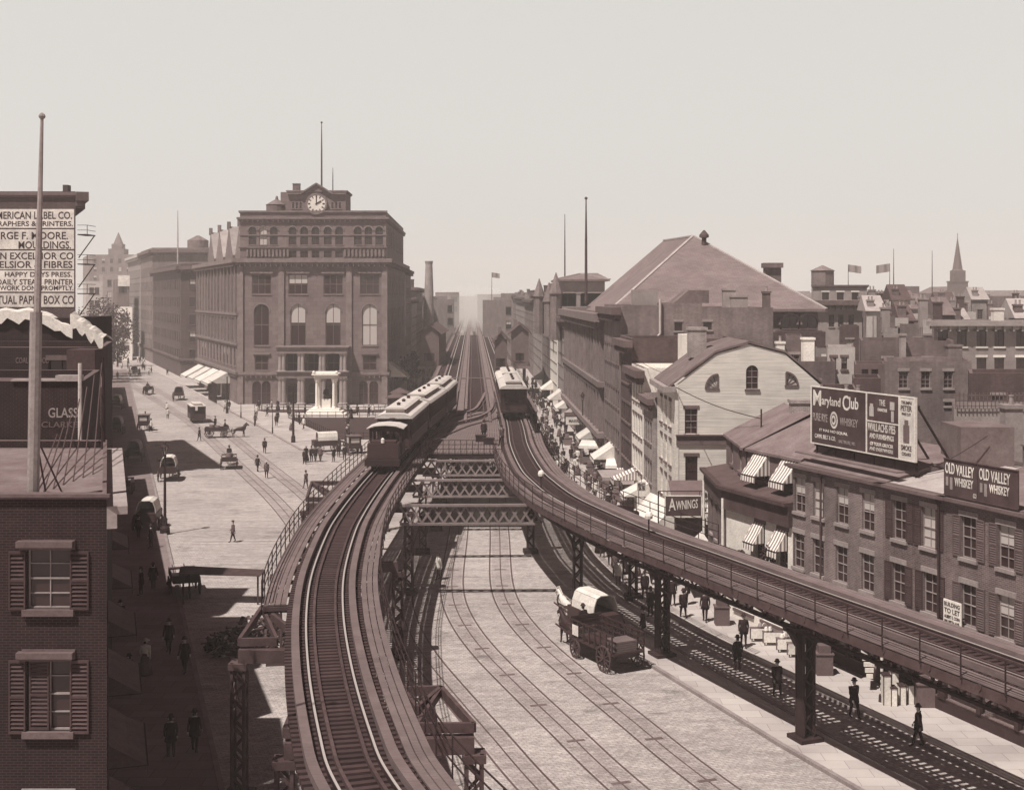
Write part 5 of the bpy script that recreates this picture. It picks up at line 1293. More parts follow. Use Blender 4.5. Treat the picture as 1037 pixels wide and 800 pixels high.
# market armory with the great pyramid roof
AR = ave_block('long armory building with ribbed dark front along the avenue', 139.6, 195, ZZ(316, 139.6), 'brownstone', [row(16, 1.5, 10.2, 15.2, 'arch bs', m0=1), row(16, 1.8, 4.5, 8.6, 'bs nolint', m0=1), row(16, 2.2, .5, 3.3, 'nolint bs', m0=1)], depth=14, name='armory', cor=[(16.2, .9, 1.2), (9.1, .6, .7), (3.6, .6, .8)], cm='brownstone_trim')
for k in range(17):
    A = Vector(AF(195)); Ux = Vector((AF(139.6)[0] - AF(195)[0], 139.6 - 195)).normalized(); b = MB(); u = 1 + 53.4 * k / 16; b.fbox(A, Ux, u - .35, u + .35, .004, .4, 9.8, 16.1); b.fbox(A, Ux, u - .35, u + .35, .004, .45, 3.9, 9.0); b.build('pilaster', ['brownstone_trim'], AR)
def hip(name, label, x0, x1, y0, y1, ze_, apex, ridge, zr, m, wallm, cat='building', over=.8, zb=0):
    t = thing(name, label, cat, (x0, y0, 0)); b = MB(); b.prism([(x0, y0), (x1, y0), (x1, y1), (x0, y1)], zb, ze_ - .02); b.build('wall', [wallm], t)
    b = MB(); o = over; e = [(x0-o, y0-o, ze_), (x1+o, y0-o, ze_), (x1+o, y1+o, ze_), (x0-o, y1+o, ze_)]; r0 = (apex[0], apex[1], zr); r1_ = (ridge[0], ridge[1], zr)
    b.raw(e + [r0, r1_], [(0,1,4),(1,2,5,4),(2,3,5),(3,0,4,5)]); b.raw([(p[0], p[1], p[2] - .3) for p in e] + e, [(0,1,5,4),(1,2,6,5),(2,3,7,6),(3,0,4,7),(3,2,1,0)]); b.build('roof', [m], t)
    b = MB(); 
    for p, q in ((e[0], r0), (e[1], r0), (r0, r1_)): b.bar(p, q, .35, .18)
    b.build('ridge_cap', ['roof_pale'], t); return t
Yp = 142; PY = hip('armory', 'huge slate pyramid roof of the armory drill hall rising above everything on the right', GX(626, Yp), GX(828, Yp), Yp, 186, ZZ(313, Yp), (GX(702, 163), 163), (GX(676, 172) , 176), ZZ(239, 163), 'slate', 'brick')
b = MB(); b.lathe((GX(713, 160), 160, ZZ(243, 160) - 1.2), [(.3, 0), (.3, 1.4), (.6, 1.5), (.6, 1.8), (.1, 2.4)], 10); b.build('vent', ['iron_mid'], PY)
chimney(PY, GX(782, 152), 152, 17, ZZ(268, 152), 1.9, 1.2, 'brick', 0)
b = MB(); b.box(GX(772.5, 152), GX(791.5, 152), 151, 153, ZZ(268, 152) - .4, ZZ(266.5, 152)); b.build('chimney_cap', ['brick'], PY)
for k, px in enumerate((790, 808)): place(win_mesh(2.2, 3.2, 'arch bs hood', 'brick'), 'window', PY, GX(px, Yp), Yp - .17, ZZ(348, Yp), 0)
# mansard piece at the near end of the armory front
b = MB(); a = AF(140.5); c = AF(166); b.raw([(a[0]+.3, 140.2, 17.2), (c[0]+.3, 166, 17.2), (c[0]+5, 164, ZZ(293, 150)), (a[0]+4, 143, ZZ(293, 142)), (a[0]+7.5, 140.2, 17.2), (c[0]+9, 166, 17.2)], [(0,3,2,1),(0,4,3),(3,4,5,2),(1,2,5)]); b.build('attic_roof', ['slate'], AR)
pole('tall bare flagpole standing on the ribbed armory front', GX(593.5, 168), 168, 18, ZZ(201, 168), .2, ball=.22); pole('fainter thin flagpole farther off, left of the armory pole', GX(572, 230), 230, 15, ZZ(217, 230), .15)
# farther buildings on the right side of the avenue
ave_block('pale corner building with lettered white panels beyond the armory', 198, 214, ZZ(311, 200), 'stone_mid', [sR(6, 4, 1.2), sR(6, 8, 1.2), sR(6, 12, 1.2)], cor=[(15, .7, 1)], front=[row(4, 1.2, 4, 6, ''), row(4, 1.2, 8, 10, ''), row(4, 1.2, 12, 14, '')])
b = MB()
for k, (Y0, Y1, py, m, lb) in enumerate(((216, 235, 297, 'white_wall', 'white building with blank sign wall beyond the armory'), (236, 262, 303, 'brick_mid', 'mid height brick building with turret beyond the white sign wall'), (264, 300, 296, 'brick_pale', 'pale brick building deep in the avenue on the right'), (302, 350, 303, 'brick_mid', 'hazy brick building deep in the avenue on the right'), (352, 420, 300, 'stone_mid', 'hazy grey building far up the avenue on the right'), (424, 520, 298, 'brick_mid', 'very faint block far up the avenue on the right'))):
    ave_block(lb, Y0, Y1, ZZ(py, Y0), m, [sR(int((Y1-Y0)/3), 4 + 3.6*j, 1.2) for j in range(4)], cor=[(ZZ(py, Y0) - .8, .6, .8)], front=[row(4, 1.2, 4 + 3.6*j, 5.8 + 3.6*j, 'mix') for j in range(4)])
# a hipped roof theatre behind with balustrade
hp = hip('theatre_building', 'building with low hipped roof and railings left of the pyramid roof', GX(570, 200), GX(620, 200), 216, 234, ZZ(283, 216), (GX(588, 222), 224), (GX(606, 224), 224), ZZ(277, 222), 'roof_mid', 'stone_mid')
# left side of the avenue beyond the college
AL = lambda Y: (-15.2 + SL * Y, Y)
def left_block(label, Y0, Y1, z, m, nm='row_building', n=3):
    a, c = AL(Y0), AL(Y1); return building(nm, label, 'building', [(a[0] - 12, Y0), a, c, (c[0] - 12, Y1)], z, m, {1: [row(max(2, int((Y1-Y0)/3.2)), 1.2, 4 + 3.7*j, 5.9 + 3.7*j, 'mix') for j in range(n)], 0: [row(3, 1.2, 4 + 3.7*j, 5.9 + 3.7*j, 'mix') for j in range(n)]}, cornices={1: [(z - .8, .6, .8)], 0: [(z - .8, .6, .8)]})
left_block('brownstone building with roof urns directly behind the college, beside the elevated line', 292, 318, ZZ(272, 292), 'brownstone', n=5)
left_block('low brick building left of the avenue behind the station house', 322, 350, ZZ(302, 322), 'brick_pale', n=3)
left_block('hazy taller building left of the avenue with a chimney stack', 352, 392, ZZ(291, 352), 'brick_mid', n=4); left_block('hazy low building far up the avenue on the left', 396, 450, ZZ(299, 396), 'stone_mid', n=3); left_block('very faint block far up the avenue on the left', 455, 560, ZZ(301, 455), 'brick_mid', n=3)
b = MB(); b.lathe((GX(433, 360), 366, 0), [(1.7, 0), (1.3, 20), (1.0, ZZ(264, 360) - 1), (1.2, ZZ(264, 360))], 16); tag(b.build('chimney_stack', ['brick_pale'], base=(GX(433, 360), 366, 0)), 'tall round chimney stack rising in the haze right of the college', 'chimney')
# ---------------------------------------------------------------- left foreground
Y1 = 32.0; q = Y1 / F
xw = GX(108, Y1); xl = GX(-60, Y1)
wx = [GX(p, Y1) - xl for p in (49.5, -32)]
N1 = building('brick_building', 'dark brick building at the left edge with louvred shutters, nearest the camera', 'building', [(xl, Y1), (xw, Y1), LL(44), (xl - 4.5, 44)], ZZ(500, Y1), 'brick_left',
    {0: [row(2, 44*q, ZZ(616.5, Y1), ZZ(556, Y1), 'six', us=wx), row(2, 44*q, ZZ(740, Y1), ZZ(667, Y1), 'six', us=wx), row(2, 1.1, 4.6, 6.5, 'lt', us=wx)]}, roof='roof_mid', parapet=.25, cornices={0: [(ZZ(503, Y1), .08, .12)]})
for (zz0, zz1) in ((ZZ(617, Y1), ZZ(558, Y1)), (ZZ(742, Y1), ZZ(668, Y1))):
    for px, w in ((71.5, 19), (9.5, 17)):
        place(shutter_mesh(w*q, zz1 - zz0, 'shutter'), 'shutter', N1, GX(px, Y1), Y1 - .02, zz0, 0)
place(shutter_mesh(20*q, ZZ(668, Y1) - ZZ(739, Y1), 'shutter'), 'shutter', N1, GX(29.5, Y1), Y1 + .04, ZZ(739, Y1), 0)
for py in (547, 659):
    b = MB(); b.box(GX(19, Y1), GX(76, Y1), Y1 - .22, Y1 - .003, ZZ(py + 6, Y1), ZZ(py, Y1)); b.box(GX(21, Y1), GX(74, Y1), Y1 - .12, Y1 - .004, ZZ(py + 9, Y1), ZZ(py + 6, Y1)); b.build('lintel', ['stone_dark'], N1)
b = MB(); A = (xw, Y1); L = math.hypot(xw - LL(44)[0], 12); U = Vector((LL(44)[0] - xw, 12)).normalized()
b.fbox((xw, Y1), U, 0, L + .3, .003, .5, 13.55, 13.75); b.fbox((xw, Y1), U, 0, L, .003, .25, 13.2, 13.55); b.build('cornice', ['stone_mid'], N1)
# shop front awning poles etc along left pavement
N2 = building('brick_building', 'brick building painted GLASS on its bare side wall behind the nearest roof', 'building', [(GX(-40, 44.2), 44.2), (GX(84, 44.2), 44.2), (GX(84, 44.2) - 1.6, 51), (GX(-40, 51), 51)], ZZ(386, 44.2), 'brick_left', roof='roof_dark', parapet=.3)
text(N2, 'GLASS', (0, 44.2), (1, 0), GX(49, 44.2), ZZ(423, 44.2), 30*44.2/F, 10*44.2/F, 'stone_mid', d=.006); text(N2, 'CLARKE', (0, 44.2), (1, 0), GX(42, 44.2), ZZ(433, 44.2), 37*44.2/F, 6*44.2/F, 'shutter_mid', d=.006)
b = MB(); b.tube([(GX(81, 44), 44.0, 12), (GX(81, 44), 44.0, ZZ(368, 44))], .07, 8); b.build('drainpipe', ['stone_pale'], N2)
b = MB(); b.box(GX(12, 44.2), GX(57, 44.2), 44.1, 44.5, ZZ(386, 44.2), ZZ(384, 44.2)); b.box(GX(57, 44.2), GX(82, 44.2), 44.1, 44.5, ZZ(386, 44.2), ZZ(380, 44.2)); b.build('coping', ['stone_mid'], N2)
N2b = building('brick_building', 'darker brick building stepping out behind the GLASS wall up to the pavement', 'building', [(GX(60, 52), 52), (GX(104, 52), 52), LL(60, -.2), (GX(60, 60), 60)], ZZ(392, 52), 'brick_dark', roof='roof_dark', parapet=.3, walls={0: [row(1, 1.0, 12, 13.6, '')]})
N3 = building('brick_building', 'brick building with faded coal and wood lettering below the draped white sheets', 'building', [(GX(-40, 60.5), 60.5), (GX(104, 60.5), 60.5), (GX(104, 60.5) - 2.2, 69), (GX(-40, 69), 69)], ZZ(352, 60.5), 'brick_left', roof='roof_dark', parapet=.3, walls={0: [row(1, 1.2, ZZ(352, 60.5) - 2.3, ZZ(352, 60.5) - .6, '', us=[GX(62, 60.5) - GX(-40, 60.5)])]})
text(N3, 'COAL & WOOD', (0, 60.5), (1, 0), GX(16, 60.5), ZZ(368, 60.5), 34*60.5/F, 6*60.5/F, 'shutter_mid', d=.006)
b = MB(); b.box(GX(78, 60), GX(106, 60), 58.6, 60.4, ZZ(373, 60), ZZ(353, 60)); b.build('bay_window', ['shutter'], N3)
b = MB(); b.box(GX(-40, 69.3), GX(74, 69.3), 69.3, 76, 0, ZZ(322, 69.3)); tag(b.build('brick_building', ['brick_left'], base=(GX(0, 70), 69.3, 0)), 'low dark building directly in front of the tall lettered building', 'building')
# white sheets draped over the parapets
def drape(label, pts, wd, m='canvas'):
    b = MB(); n = len(pts); vs = []; fs = []
    for i, (x, y, z) in enumerate(pts):
        for k, (dy, dz) in enumerate(((-.12, -wd * (1 + .25 * math.sin(i * 2.1))), (-.08, 0), (.5, .12), (1.4, -.1))): vs.append((x, y + dy, z + dz + .06*math.sin(i*1.7 + k)))
    for i in range(n - 1):
        for k in range(3): fs.append((4*i+k, 4*i+4+k, 4*i+5+k, 4*i+1+k))
    b.raw(vs, fs); o = b.build('white_sheet', [m], base=pts[0]); mo = o.modifiers.new('s', 'SOLIDIFY'); mo.thickness = .05; return tag(o, label, 'sheet')
drape('long white sheet draped along the parapet under the lettered building', [(GX(p, 69.2), 69.2, ZZ(315 + (0 if p < 35 else (p-35)*.42), 69.2)) for p in range(-40, 78, 6)], .55)
drape('white sheet hanging in folds over the gable end above the pavement', [(GX(p, 60.2), 60.2, ZZ(327 + (p-74)*.72, 60.2) + .3) for p in range(72, 107, 3)], .5)
# tall lettered building
Y4 = 130.0; q4 = Y4 / F; zt4 = ZZ(194, Y4)
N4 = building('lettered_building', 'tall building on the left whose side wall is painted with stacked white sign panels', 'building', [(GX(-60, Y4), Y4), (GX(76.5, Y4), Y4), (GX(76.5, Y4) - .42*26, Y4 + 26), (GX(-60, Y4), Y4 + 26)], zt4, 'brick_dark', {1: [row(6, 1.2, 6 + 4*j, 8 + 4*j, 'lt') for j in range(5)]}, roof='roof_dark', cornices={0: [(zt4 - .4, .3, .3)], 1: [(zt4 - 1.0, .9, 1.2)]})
px1 = 75.2
for k, (ya, yb, lines) in enumerate(((212, 231, (('AMERICAN LABEL CO.', 214.5, 7.5, -9, 73), ('LITHOGRAPHERS & PRINTERS.', 224.2, 5, -30, 74))), (232.5, 252.5, (('GEORGE F. MOORE.', 235, 7.5, -20, 69), ('MOULDINGS.', 244.5, 7.5, 19, 72))),
        (254, 273, (('UNION EXCELSIOR CO', 255.8, 7, -24, 74.5), ('EXCELSIOR & FIBRES', 264.5, 7, -20, 73.5))), (274, 295.5, (('HAPPY DAYS PRESS.', 275.5, 5, 5, 73), ('DAILY STEAM PRINTER', 282.8, 5.6, -3, 74.5), ('WORK DONE PROMPTLY.', 289.4, 4.6, 0, 74.5))), (297, 311, (('MUTUAL PAPER BOX CO', 299.5, 8.5, -14, 75),)))):
    b = MB(); b.box(GX(-55, Y4), GX(px1, Y4), Y4 - .05, Y4 - .004, ZZ(yb, Y4), ZZ(ya, Y4)); b.build('sign_panel', ['cream_sign'], N4)
    for s, y0_, h, pa, pb in lines: text(N4, s, (0, Y4 - .05), (1, 0), GX(pa, Y4), ZZ(y0_ + h, Y4), (pb - pa)*q4, h*q4, 'dark_paint', d=.008)
b = MB(); b.box(GX(60, Y4), GX(65, Y4), Y4 + 1, Y4 + 2, zt4 - .2, ZZ(186.5, Y4)); b.build('chimney', ['brick_dark'], N4)
b = MB()
for k in range(3):
    z = ZZ(298 - 30*k, Y4); x0 = GX(77, Y4); b.box(x0, x0 + 1.0, Y4 + .4, Y4 + 3.0, z, z + .1)
    for zz in (.5, 1.0): b.bar((x0, Y4 + .4, z + zz), (x0 + 1.0, Y4 + .4, z + zz), .05); b.bar((x0 + 1.0, Y4 + .4, z + zz), (x0 + 1.0, Y4 + 3, z + zz), .05)
    b.bar((x0 + 1.0, Y4 + .4, z), (x0 + 1.0, Y4 + .4, z + 1.0), .05); b.bar((x0 + .1, Y4 + .5, z - 2.3), (x0 + .9, Y4 + 2.9, z), .08)
b.build('fire_escape', ['iron'], N4)
# row farther along the left pavement (edge-on)
for Y0, Yb, zt, m, lb in ((76.5, 128, 9.5, 'brick', 'low dark row of shops on the left pavement before the lettered building'), (157, 175, 12, 'brick_mid', 'narrow strip of building beyond the lettered one on the left pavement'), (176, 215, 10, 'brick', 'low brick row farther along the left pavement'), (216, 262, 9, 'brick_mid', 'farthest low brick row along the left pavement')):
    building('row_building', lb, 'building', [(LL(Y0)[0] - 16, Y0), LL(Y0, -1.5), LL(Yb, -1.5), (LL(Yb)[0] - 16, Yb)], zt, m, {1: [row(max(3, int((Yb-Y0)/3.4)), 1.1, 4 + 3.6*j, 5.8 + 3.6*j, 'mix') for j in range(3) if 5.8 + 3.6*j < zt - .9]}, cornices={1: [(zt - .8, .6, .8)]})
    if Y0 == 118: pass
# white flag pole in front, thin mast and rigging lines
FP = pole('tall ball-topped pole leaning slightly at the far left, stepped on the nearest roof', GX(33, Y1 + .6), Y1 + .6, 13.8, ZZ(118, 32.6), .115, 'stone_mid', ball=.09, lean=(.24, 0))
b = MB(); b.tube([(GX(33.4, 32.6), 32.6, 13.82), (GX(36.6, 32.6), 32.6, ZZ(316, 32.6))], .155, 10); b.build('lower_sleeve', ['stone_mid'], FP)
b = MB(); rp = MB()
for k in range(7): rp.tube([(GX(34 + 10*k, 33 + k*.7), 33 + k*.7, 13.85), (GX(58 + 7.5*k, 43.6), 43.6, ZZ(440 - 12*k, 43.6))], .02, 5)
for k in range(2): rp.tube([(GX(36, 32.7), 32.7, ZZ(440, 32.7)), (GX(46 + 16*k, 34), 34, 13.85)], .025, 5)
rp.build('rigging_rope', ['iron_mid'], FP)
ms = pole('thin dark mast with crosspiece at the pavement corner of the nearest roof', GX(104.5, 43.4), 43.4, 13.7, ZZ(362, 43.4), .08, 'iron')
# ---------------------------------------------------------------- north side of 4th avenue
def c4(Y, o=0.0): return (-48.2 - .387 * (Y - 224.5) + o, Y)
def four_block(label, Y0, Y1_, z, m, front_px=None, nm='row_building', rows_n=5, cm='stone_dark', lowz=4.2, style='mix', pit=3.4):
    a, c = c4(Y0), c4(Y1_); w = 30 if front_px is None else front_px
    poly = [a, (a[0] + w, Y0), (c[0] + w, Y1_), c]
    rr = [row(max(2, int((Y1_-Y0)/pit)), 1.3, lowz + 4.1*j, lowz + 2.3 + 4.1*j, style) for j in range(rows_n)]
    fr_ = [row(max(2, int(w/pit)), 1.3, lowz + 4.1*j, lowz + 2.3 + 4.1*j, style) for j in range(rows_n)]
    return building(nm, label, 'building', poly, z, m, {3: rr, 0: fr_}, cornices={3: [(z - 1.4, .8, 1.1), (4, .5, .4)], 0: [(z - 1.4, .8, 1.1), (4, .5, .4)]}, cornmat=cm)
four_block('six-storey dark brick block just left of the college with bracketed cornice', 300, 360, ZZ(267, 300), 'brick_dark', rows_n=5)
T4b = four_block('tall plain-sided building rising behind the dark brick block', 362, 395, ZZ(251, 362), 'brick_mid', front_px=36, rows_n=6)
b = MB(); b.lathe((GX(197, 364), 368, ZZ(251, 362) - .5), [(3.0, 0), (3.0, 2.8), (.4, 4.2)], 16); b.build('water_tank', ['roof_mid'], T4b)
four_block('pale-fronted corner building beyond the tall plain-sided one', 396, 440, ZZ(256, 396), 'stone_mid', front_px=20, rows_n=6, cm='stone_pale')
pole('thin pale flagpole above the dark brick block left of the college', GX(180, 330), 330, ZZ(268, 330), ZZ(213, 330), .22, 'stone_pale')
four_block('small brick house front low between the avenue buildings on the left', 442, 470, ZZ(290, 442), 'brick_mid', front_px=20, rows_n=4); four_block('white-windowed low building far down the left avenue', 472, 520, ZZ(300, 472), 'stone_pale', front_px=20, rows_n=3)
def far(label, p0, p1, py, Y, m, depth=20, rows_n=4, cat='building', nm='far_building', d=None, wn=None):
    return blk(nm, label, cat, p0, p1, py, Y, depth, m, rows=[row(wn or max(2, int((GX(p1, Y)-GX(p0, Y))/4.5)), 1.5, ZZ(py, Y) - 4.2 - 4.2*j, ZZ(py, Y) - 2.0 - 4.2*j, 'nolint mix') for j in range(rows_n)], d=d)
hz = far('large hazy block under the thin spire at the end of the left avenue', 90, 136, 258, 640, 'brick_mid', 60, 6)
b = MB(); sx = GX(117.5, 660); b.box(sx - 4, sx + 4, 660, 668, 20, ZZ(252, 660)); b.box(sx - 2.6, sx + 2.6, 661, 667, ZZ(252, 660), ZZ(247, 660)); b.lathe((sx, 664, ZZ(247, 660)), [(2.6, 0), (1.4, 3), (.1, ZZ(235, 660) - ZZ(247, 660))], 8); b.build('spire', ['brick_mid'], hz)
far('pale block with a signboard, low on the left avenue', 87, 104, 285, 420, 'stone_pale', 20, 3); far('pale low building behind the street trees on the left', 104, 126, 278, 470, 'stone_mid', 20, 3)
fb = far('dark-walled building with a white lettered board on the left avenue', 118, 131, 283, 400, 'brick', 16, 1)
b = MB(); Yq = 399.8; b.box(GX(119.5, Yq), GX(131.5, Yq), Yq - .2, Yq, ZZ(290, Yq), ZZ(279, Yq)); sg_ = b.build('signboard', ['cream_sign'], fb)
far('white house with dark window specks at the foot of the left avenue', 119, 134, 311, 380, 'white_wall', 12, 3)
# street trees on the left avenue
def tree(label, x, y, h, r, n=900, m='leaf', group=None, s=.32):
    t = thing('street_tree', label, 'tree', (x, y, 0), group=group); b = MB()
    b.tube([(x, y, 0), (x + .1, y, h*.25), (x - .1, y, h*.55)], [.28, .2, .12], 8)
    for k in range(6):
        a = k * 1.05 + R.random(); b.tube([(x, y, h*(.28 + .05*k)), (x + math.cos(a)*r*.5, y + math.sin(a)*r*.5, h*(.5 + .05*k)), (x + math.cos(a)*r*.85, y + math.sin(a)*r*.85, h*(.6 + .05*k))], [.12, .08, .03], 6)
    b.build('trunk', ['bark'], t); b = MB()
    for k in range(14):
        a = R.uniform(0, 6.28); rr = r * R.uniform(.15, .75); leaves(b, (x + rr*math.cos(a), y + rr*math.sin(a), h * R.uniform(.42, .9)), r * R.uniform(.28, .5), n // 14, s)
    b.build('crown', [m], t); return t
for k, (px, Y, h, r) in enumerate(((97, 300, 17, 5.5), (108, 310, 19, 6), (119, 345, 17, 5.5), (103, 280, 14, 4.5), (126, 400, 14, 5), (113, 290, 13, 4.5))):
    tree(('leafy street tree at the far left of the left avenue, touching the lettered building', 'tallest leafy tree in the clump on the left avenue', 'rightmost larger tree of the clump, in front of the white house', 'lower tree at the front of the clump, near the pavement corner', 'small far tree just left of the pale-fronted corner building', 'low tree in the middle front of the clump')[k], GX(px, Y), Y, h, r)
# ---------------------------------------------------------------- roofs on the right
def rb(label, p0, p1, py, Y, m, depth=14, rows=None, d=None, **k):
    if d is None: d = Vector((GX(p0 + 6, Y) / Y * .92, 1)).normalized()
    if rows is None:
        wpx = GX(p1, Y) - GX(p0, Y); n_ = max(1, int(wpx / 3.2)); zt_ = ZZ(py, Y)
        rows = [row(n_, .95, zt_ - 3.4 - 3.2*j, zt_ - 1.7 - 3.2*j, 'six mix lt', m0=.6) for j in range(2)]
    return blk('rooftop_building', label, 'building', p0, p1, py, Y, depth, m, rows=rows, d=d, **k)
def rw(Y, pxs, pa, pb, wpx, st='lt'): return row(len(pxs), wpx*Y/F, ZZ(pb, Y), ZZ(pa, Y), st, us=pxs)
def ru(p0, Y, *c): return [GX(x, Y) - GX(p0, Y) for x in c]
rb('brick rear building with three tall barred windows behind the billboard', 896, 984, 366, 104, 'brick_mid', 8, [rw(104, ru(896, 104, 915, 937.5, 960.5), 376, 393, 9, 'six lt'), rw(104, ru(896, 104, 961), 407, 411, 9)])
lw = rb('long low brick parapet wall with a flue, behind the three barred windows', 872, 966, 345, 122, 'brick', 10)
chimney(lw, GX(915, 121), 121.3, 13, ZZ(338, 121), .5, .5, 'stone_mid', 0); chimney(lw, GX(966, 121.5), 121.5, 13, ZZ(349, 121.5), 1.3, .9, 'brick_mid', 0)
g = rb('stucco building with tall shuttered windows and grey cornice at the right edge', 946, 1075, 326, 128, 'stone_mid', 14, [rw(128, ru(946, 128, 955, 974, 994, 1012, 1034, 1054), 334, 351, 10, 'wt'), rw(128, ru(946, 128, 994, 1012, 1034, 1054), 362, 377, 10, 'wt')], cornices={0: [(ZZ(330, 128), .5, .9)]}, cornmat='roof_pale')
chimney(g, GX(1010, 131), 131, 15.5, ZZ(312, 131), 1.0, .9, 'white_wall', 0)
rb('lower brick building with a sloping tin roof right of the barred windows', 982, 1080, 378, 98, 'brick_dark', 6); b = MB(); Yq = 84.0
rb('flat railed roof terrace behind the whiskey signs', 966, 1090, 414, 86, 'stone_mid', 6)
fe = thing('roof_railing', 'dark picket railing on the flat roof above the whiskey signs', 'railing', (GX(976, 84), 84, ZZ(414, 84))); b = MB()
for k in range(3): b.bar((GX(968, 85.8), 85.8, ZZ(416, 86) + .35*(k+1)), (GX(1060, 85.8), 85.8, ZZ(416, 86) + .35*(k+1)), .05)
for k in range(24): b.bar((GX(968 + 4*k, 85.8), 85.8, ZZ(414, 86)), (GX(968 + 4*k, 85.8), 85.8, ZZ(414, 86) + 1.1), .05)
b.build('pickets', ['stone_dark'], fe)
rb('white stucco rear house with cloth hung at its windows left of the barred brick building', 838, 866, 352, 118, 'stone_pale', 8, [rw(118, ru(838, 118, 844, 855), 362, 374, 6, 'blind')])
rb('small dark lean-to with open porch above the whiskey billboard', 866, 897, 369, 106, 'shutter_mid', 6, [rw(106, ru(866, 106, 876, 886), 374, 388, 7, 'nolint')])
rb('brown wooden extension just above the left end of the billboard', 864, 892, 383, 92, 'roof_dark', 5); rb('brick block with stucco chimneys right of the clapboard gable', 805, 846, 366, 112, 'brick', 9)
q = rb('tall brick party wall with pale flue directly right of the clapboard gable', 796, 812, 340, 116, 'brick', 6); chimney(q, GX(818, 115.5), 115.5, 10, ZZ(342, 115), 1.0, .9, 'white_wall', 0); chimney(q, GX(790, 115.5), 115.5, 11, ZZ(346, 115), .7, .6, 'white_wall', 1)
rb('dark-roofed house between the clapboard gable and the billboard', 832, 868, 395, 84, 'brick_dark', 6)
rb('flat-roofed rear house with a pale porch below the armory eave', 826, 862, 352.5, 132, 'stone_mid', 6, [rw(132, ru(826, 132, 836, 845, 854), 361, 374, 6, 'wt')])
rb('row of brick backs with dark windows under the armory eave', 783, 836, 336, 136, 'brick_dark', 5)
# the terrace with octagonal tower
tb = rb('pale building with octagonal roof turret and bracketed cornice beyond the armory', 823, 878, 290, 210, 'stone_mid', 16, [rw(210, ru(823, 210, 836, 851, 866), 296, 304, 7, 'wt')], cornices={0: [(ZZ(308, 210), .5, .9), (ZZ(290.5, 210), .3, .3)]}); b = MB(); b.lathe((GX(836, 212), 214, ZZ(290, 210)), [(1.9, 0), (1.9, ZZ(274.5, 212) - ZZ(290, 210)), (2.1, ZZ(274, 212) - ZZ(290, 210)), (.1, ZZ(268.5, 212) - ZZ(290, 210))], 8); b.build('turret', ['brick_mid'], tb)
rb('brick fronted house with three white-linteled windows below the octagonal turret', 818, 873, 306, 190, 'stone_mid', 14, [rw(190, ru(818, 190, 842, 851.5, 862), 319, 331, 5.5, 'lt')], cornices={0: [(ZZ(309, 190), .7, 1.1)]}); rb('low dark house behind the brick party walls, right of the bracketed house', 851, 870, 330, 160, 'brick_dark', 8)
rb('jumbled pale stucco building with bay in the middle of the right-hand roofs', 885, 920, 322, 150, 'stone_pale', 10, [rw(150, ru(885, 150, 901, 911), 332, 340, 4)]); rb('brick block with stair bulkhead between the stucco bay and the shuttered building', 912, 947, 328, 146, 'brick_mid', 9)
tk = rb('dark wooden tank house with shallow hipped roof among the right-hand roofs', 936, 958, 303, 200, 'brick', 8); rb('plain cube-like warehouse on the skyline left of the church', 911, 931, 290, 330, 'brick', 20); rb('lower warehouse on the skyline touching the cube-like one', 918, 948, 297, 300, 'brick_mid', 20)
rb('pale roofs with lattice water tower right of the church steeple', 985, 1030, 311, 260, 'stone_mid', 16, [rw(260, ru(985, 260, 992, 1003, 1014), 316, 321, 5)]); rb('brick building with white hut at the right edge of the skyline', 1010, 1075, 305, 240, 'brick_mid', 16)
b = MB(); x = GX(936, 200); 
# church
Yc_ = 480; CH = thing('church', 'church with slender needle steeple on the right-hand skyline', 'church', (GX(972, Yc_), Yc_, 0)); x = GX(972.5, Yc_); wch = 3.2; m_ = 'stone_dark'
b = MB(); b.box(x - 2.9, x + 2.9, Yc_, Yc_ + 6, 0, ZZ(285, Yc_)); b.box(x - 2.2, x + 2.2, Yc_ + .6, Yc_ + 5, ZZ(285, Yc_), ZZ(274, Yc_)); b.box(x - 3.1, x + 3.1, Yc_ - .2, Yc_ + 6.2, ZZ(286, Yc_), ZZ(284.7, Yc_)); b.build('tower', [m_], CH)
b = MB(); b.lathe((x, Yc_ + 3, ZZ(274, Yc_)), [(2.4, 0), (1.9, .5), (.12, ZZ(241, Yc_) - ZZ(274, Yc_))], 8); b.tube([(x, Yc_+3, ZZ(242, Yc_)), (x, Yc_+3, ZZ(236, Yc_))], .12, 6); b.build('spire', [m_], CH)
b = MB(); b.box(x - 7, x + 7, Yc_ + 6, Yc_ + 34, 0, ZZ(299, Yc_)); b.raw([(x-7.4, Yc_+6, ZZ(299, Yc_)), (x+7.4, Yc_+6, ZZ(299, Yc_)), (x, Yc_+6, ZZ(290, Yc_)), (x-7.4, Yc_+34, ZZ(299, Yc_)), (x+7.4, Yc_+34, ZZ(299, Yc_)), (x, Yc_+34, ZZ(290, Yc_))], [(0,1,2),(5,4,3),(0,2,5,3),(1,4,5,2)]); b.build('nave', ['brick'], CH)
for (px, pa, pb, Y, lb, fl) in ((905, 252, 300, 260, 'thin bare pole on the skyline just right of the two flags', None), (944, 254, 302, 270, 'thin bare pole halfway between the flags and the steeple', None), (859, 268, 300, 300, 'left pole flying a flag above the right-hand roofs', (3.0, 1.7)), (901, 267, 300, 300, 'right pole flying a flag above the right-hand roofs', (-3.2, 1.9)), (498, 276, 305, 420, 'far pole with a drooping flag above the hazy avenue', (2.6, 1.6))):
    pole(lb, GX(px, Y), Y, 12, ZZ(pa, Y), .13, 'iron_mid', flag=fl)
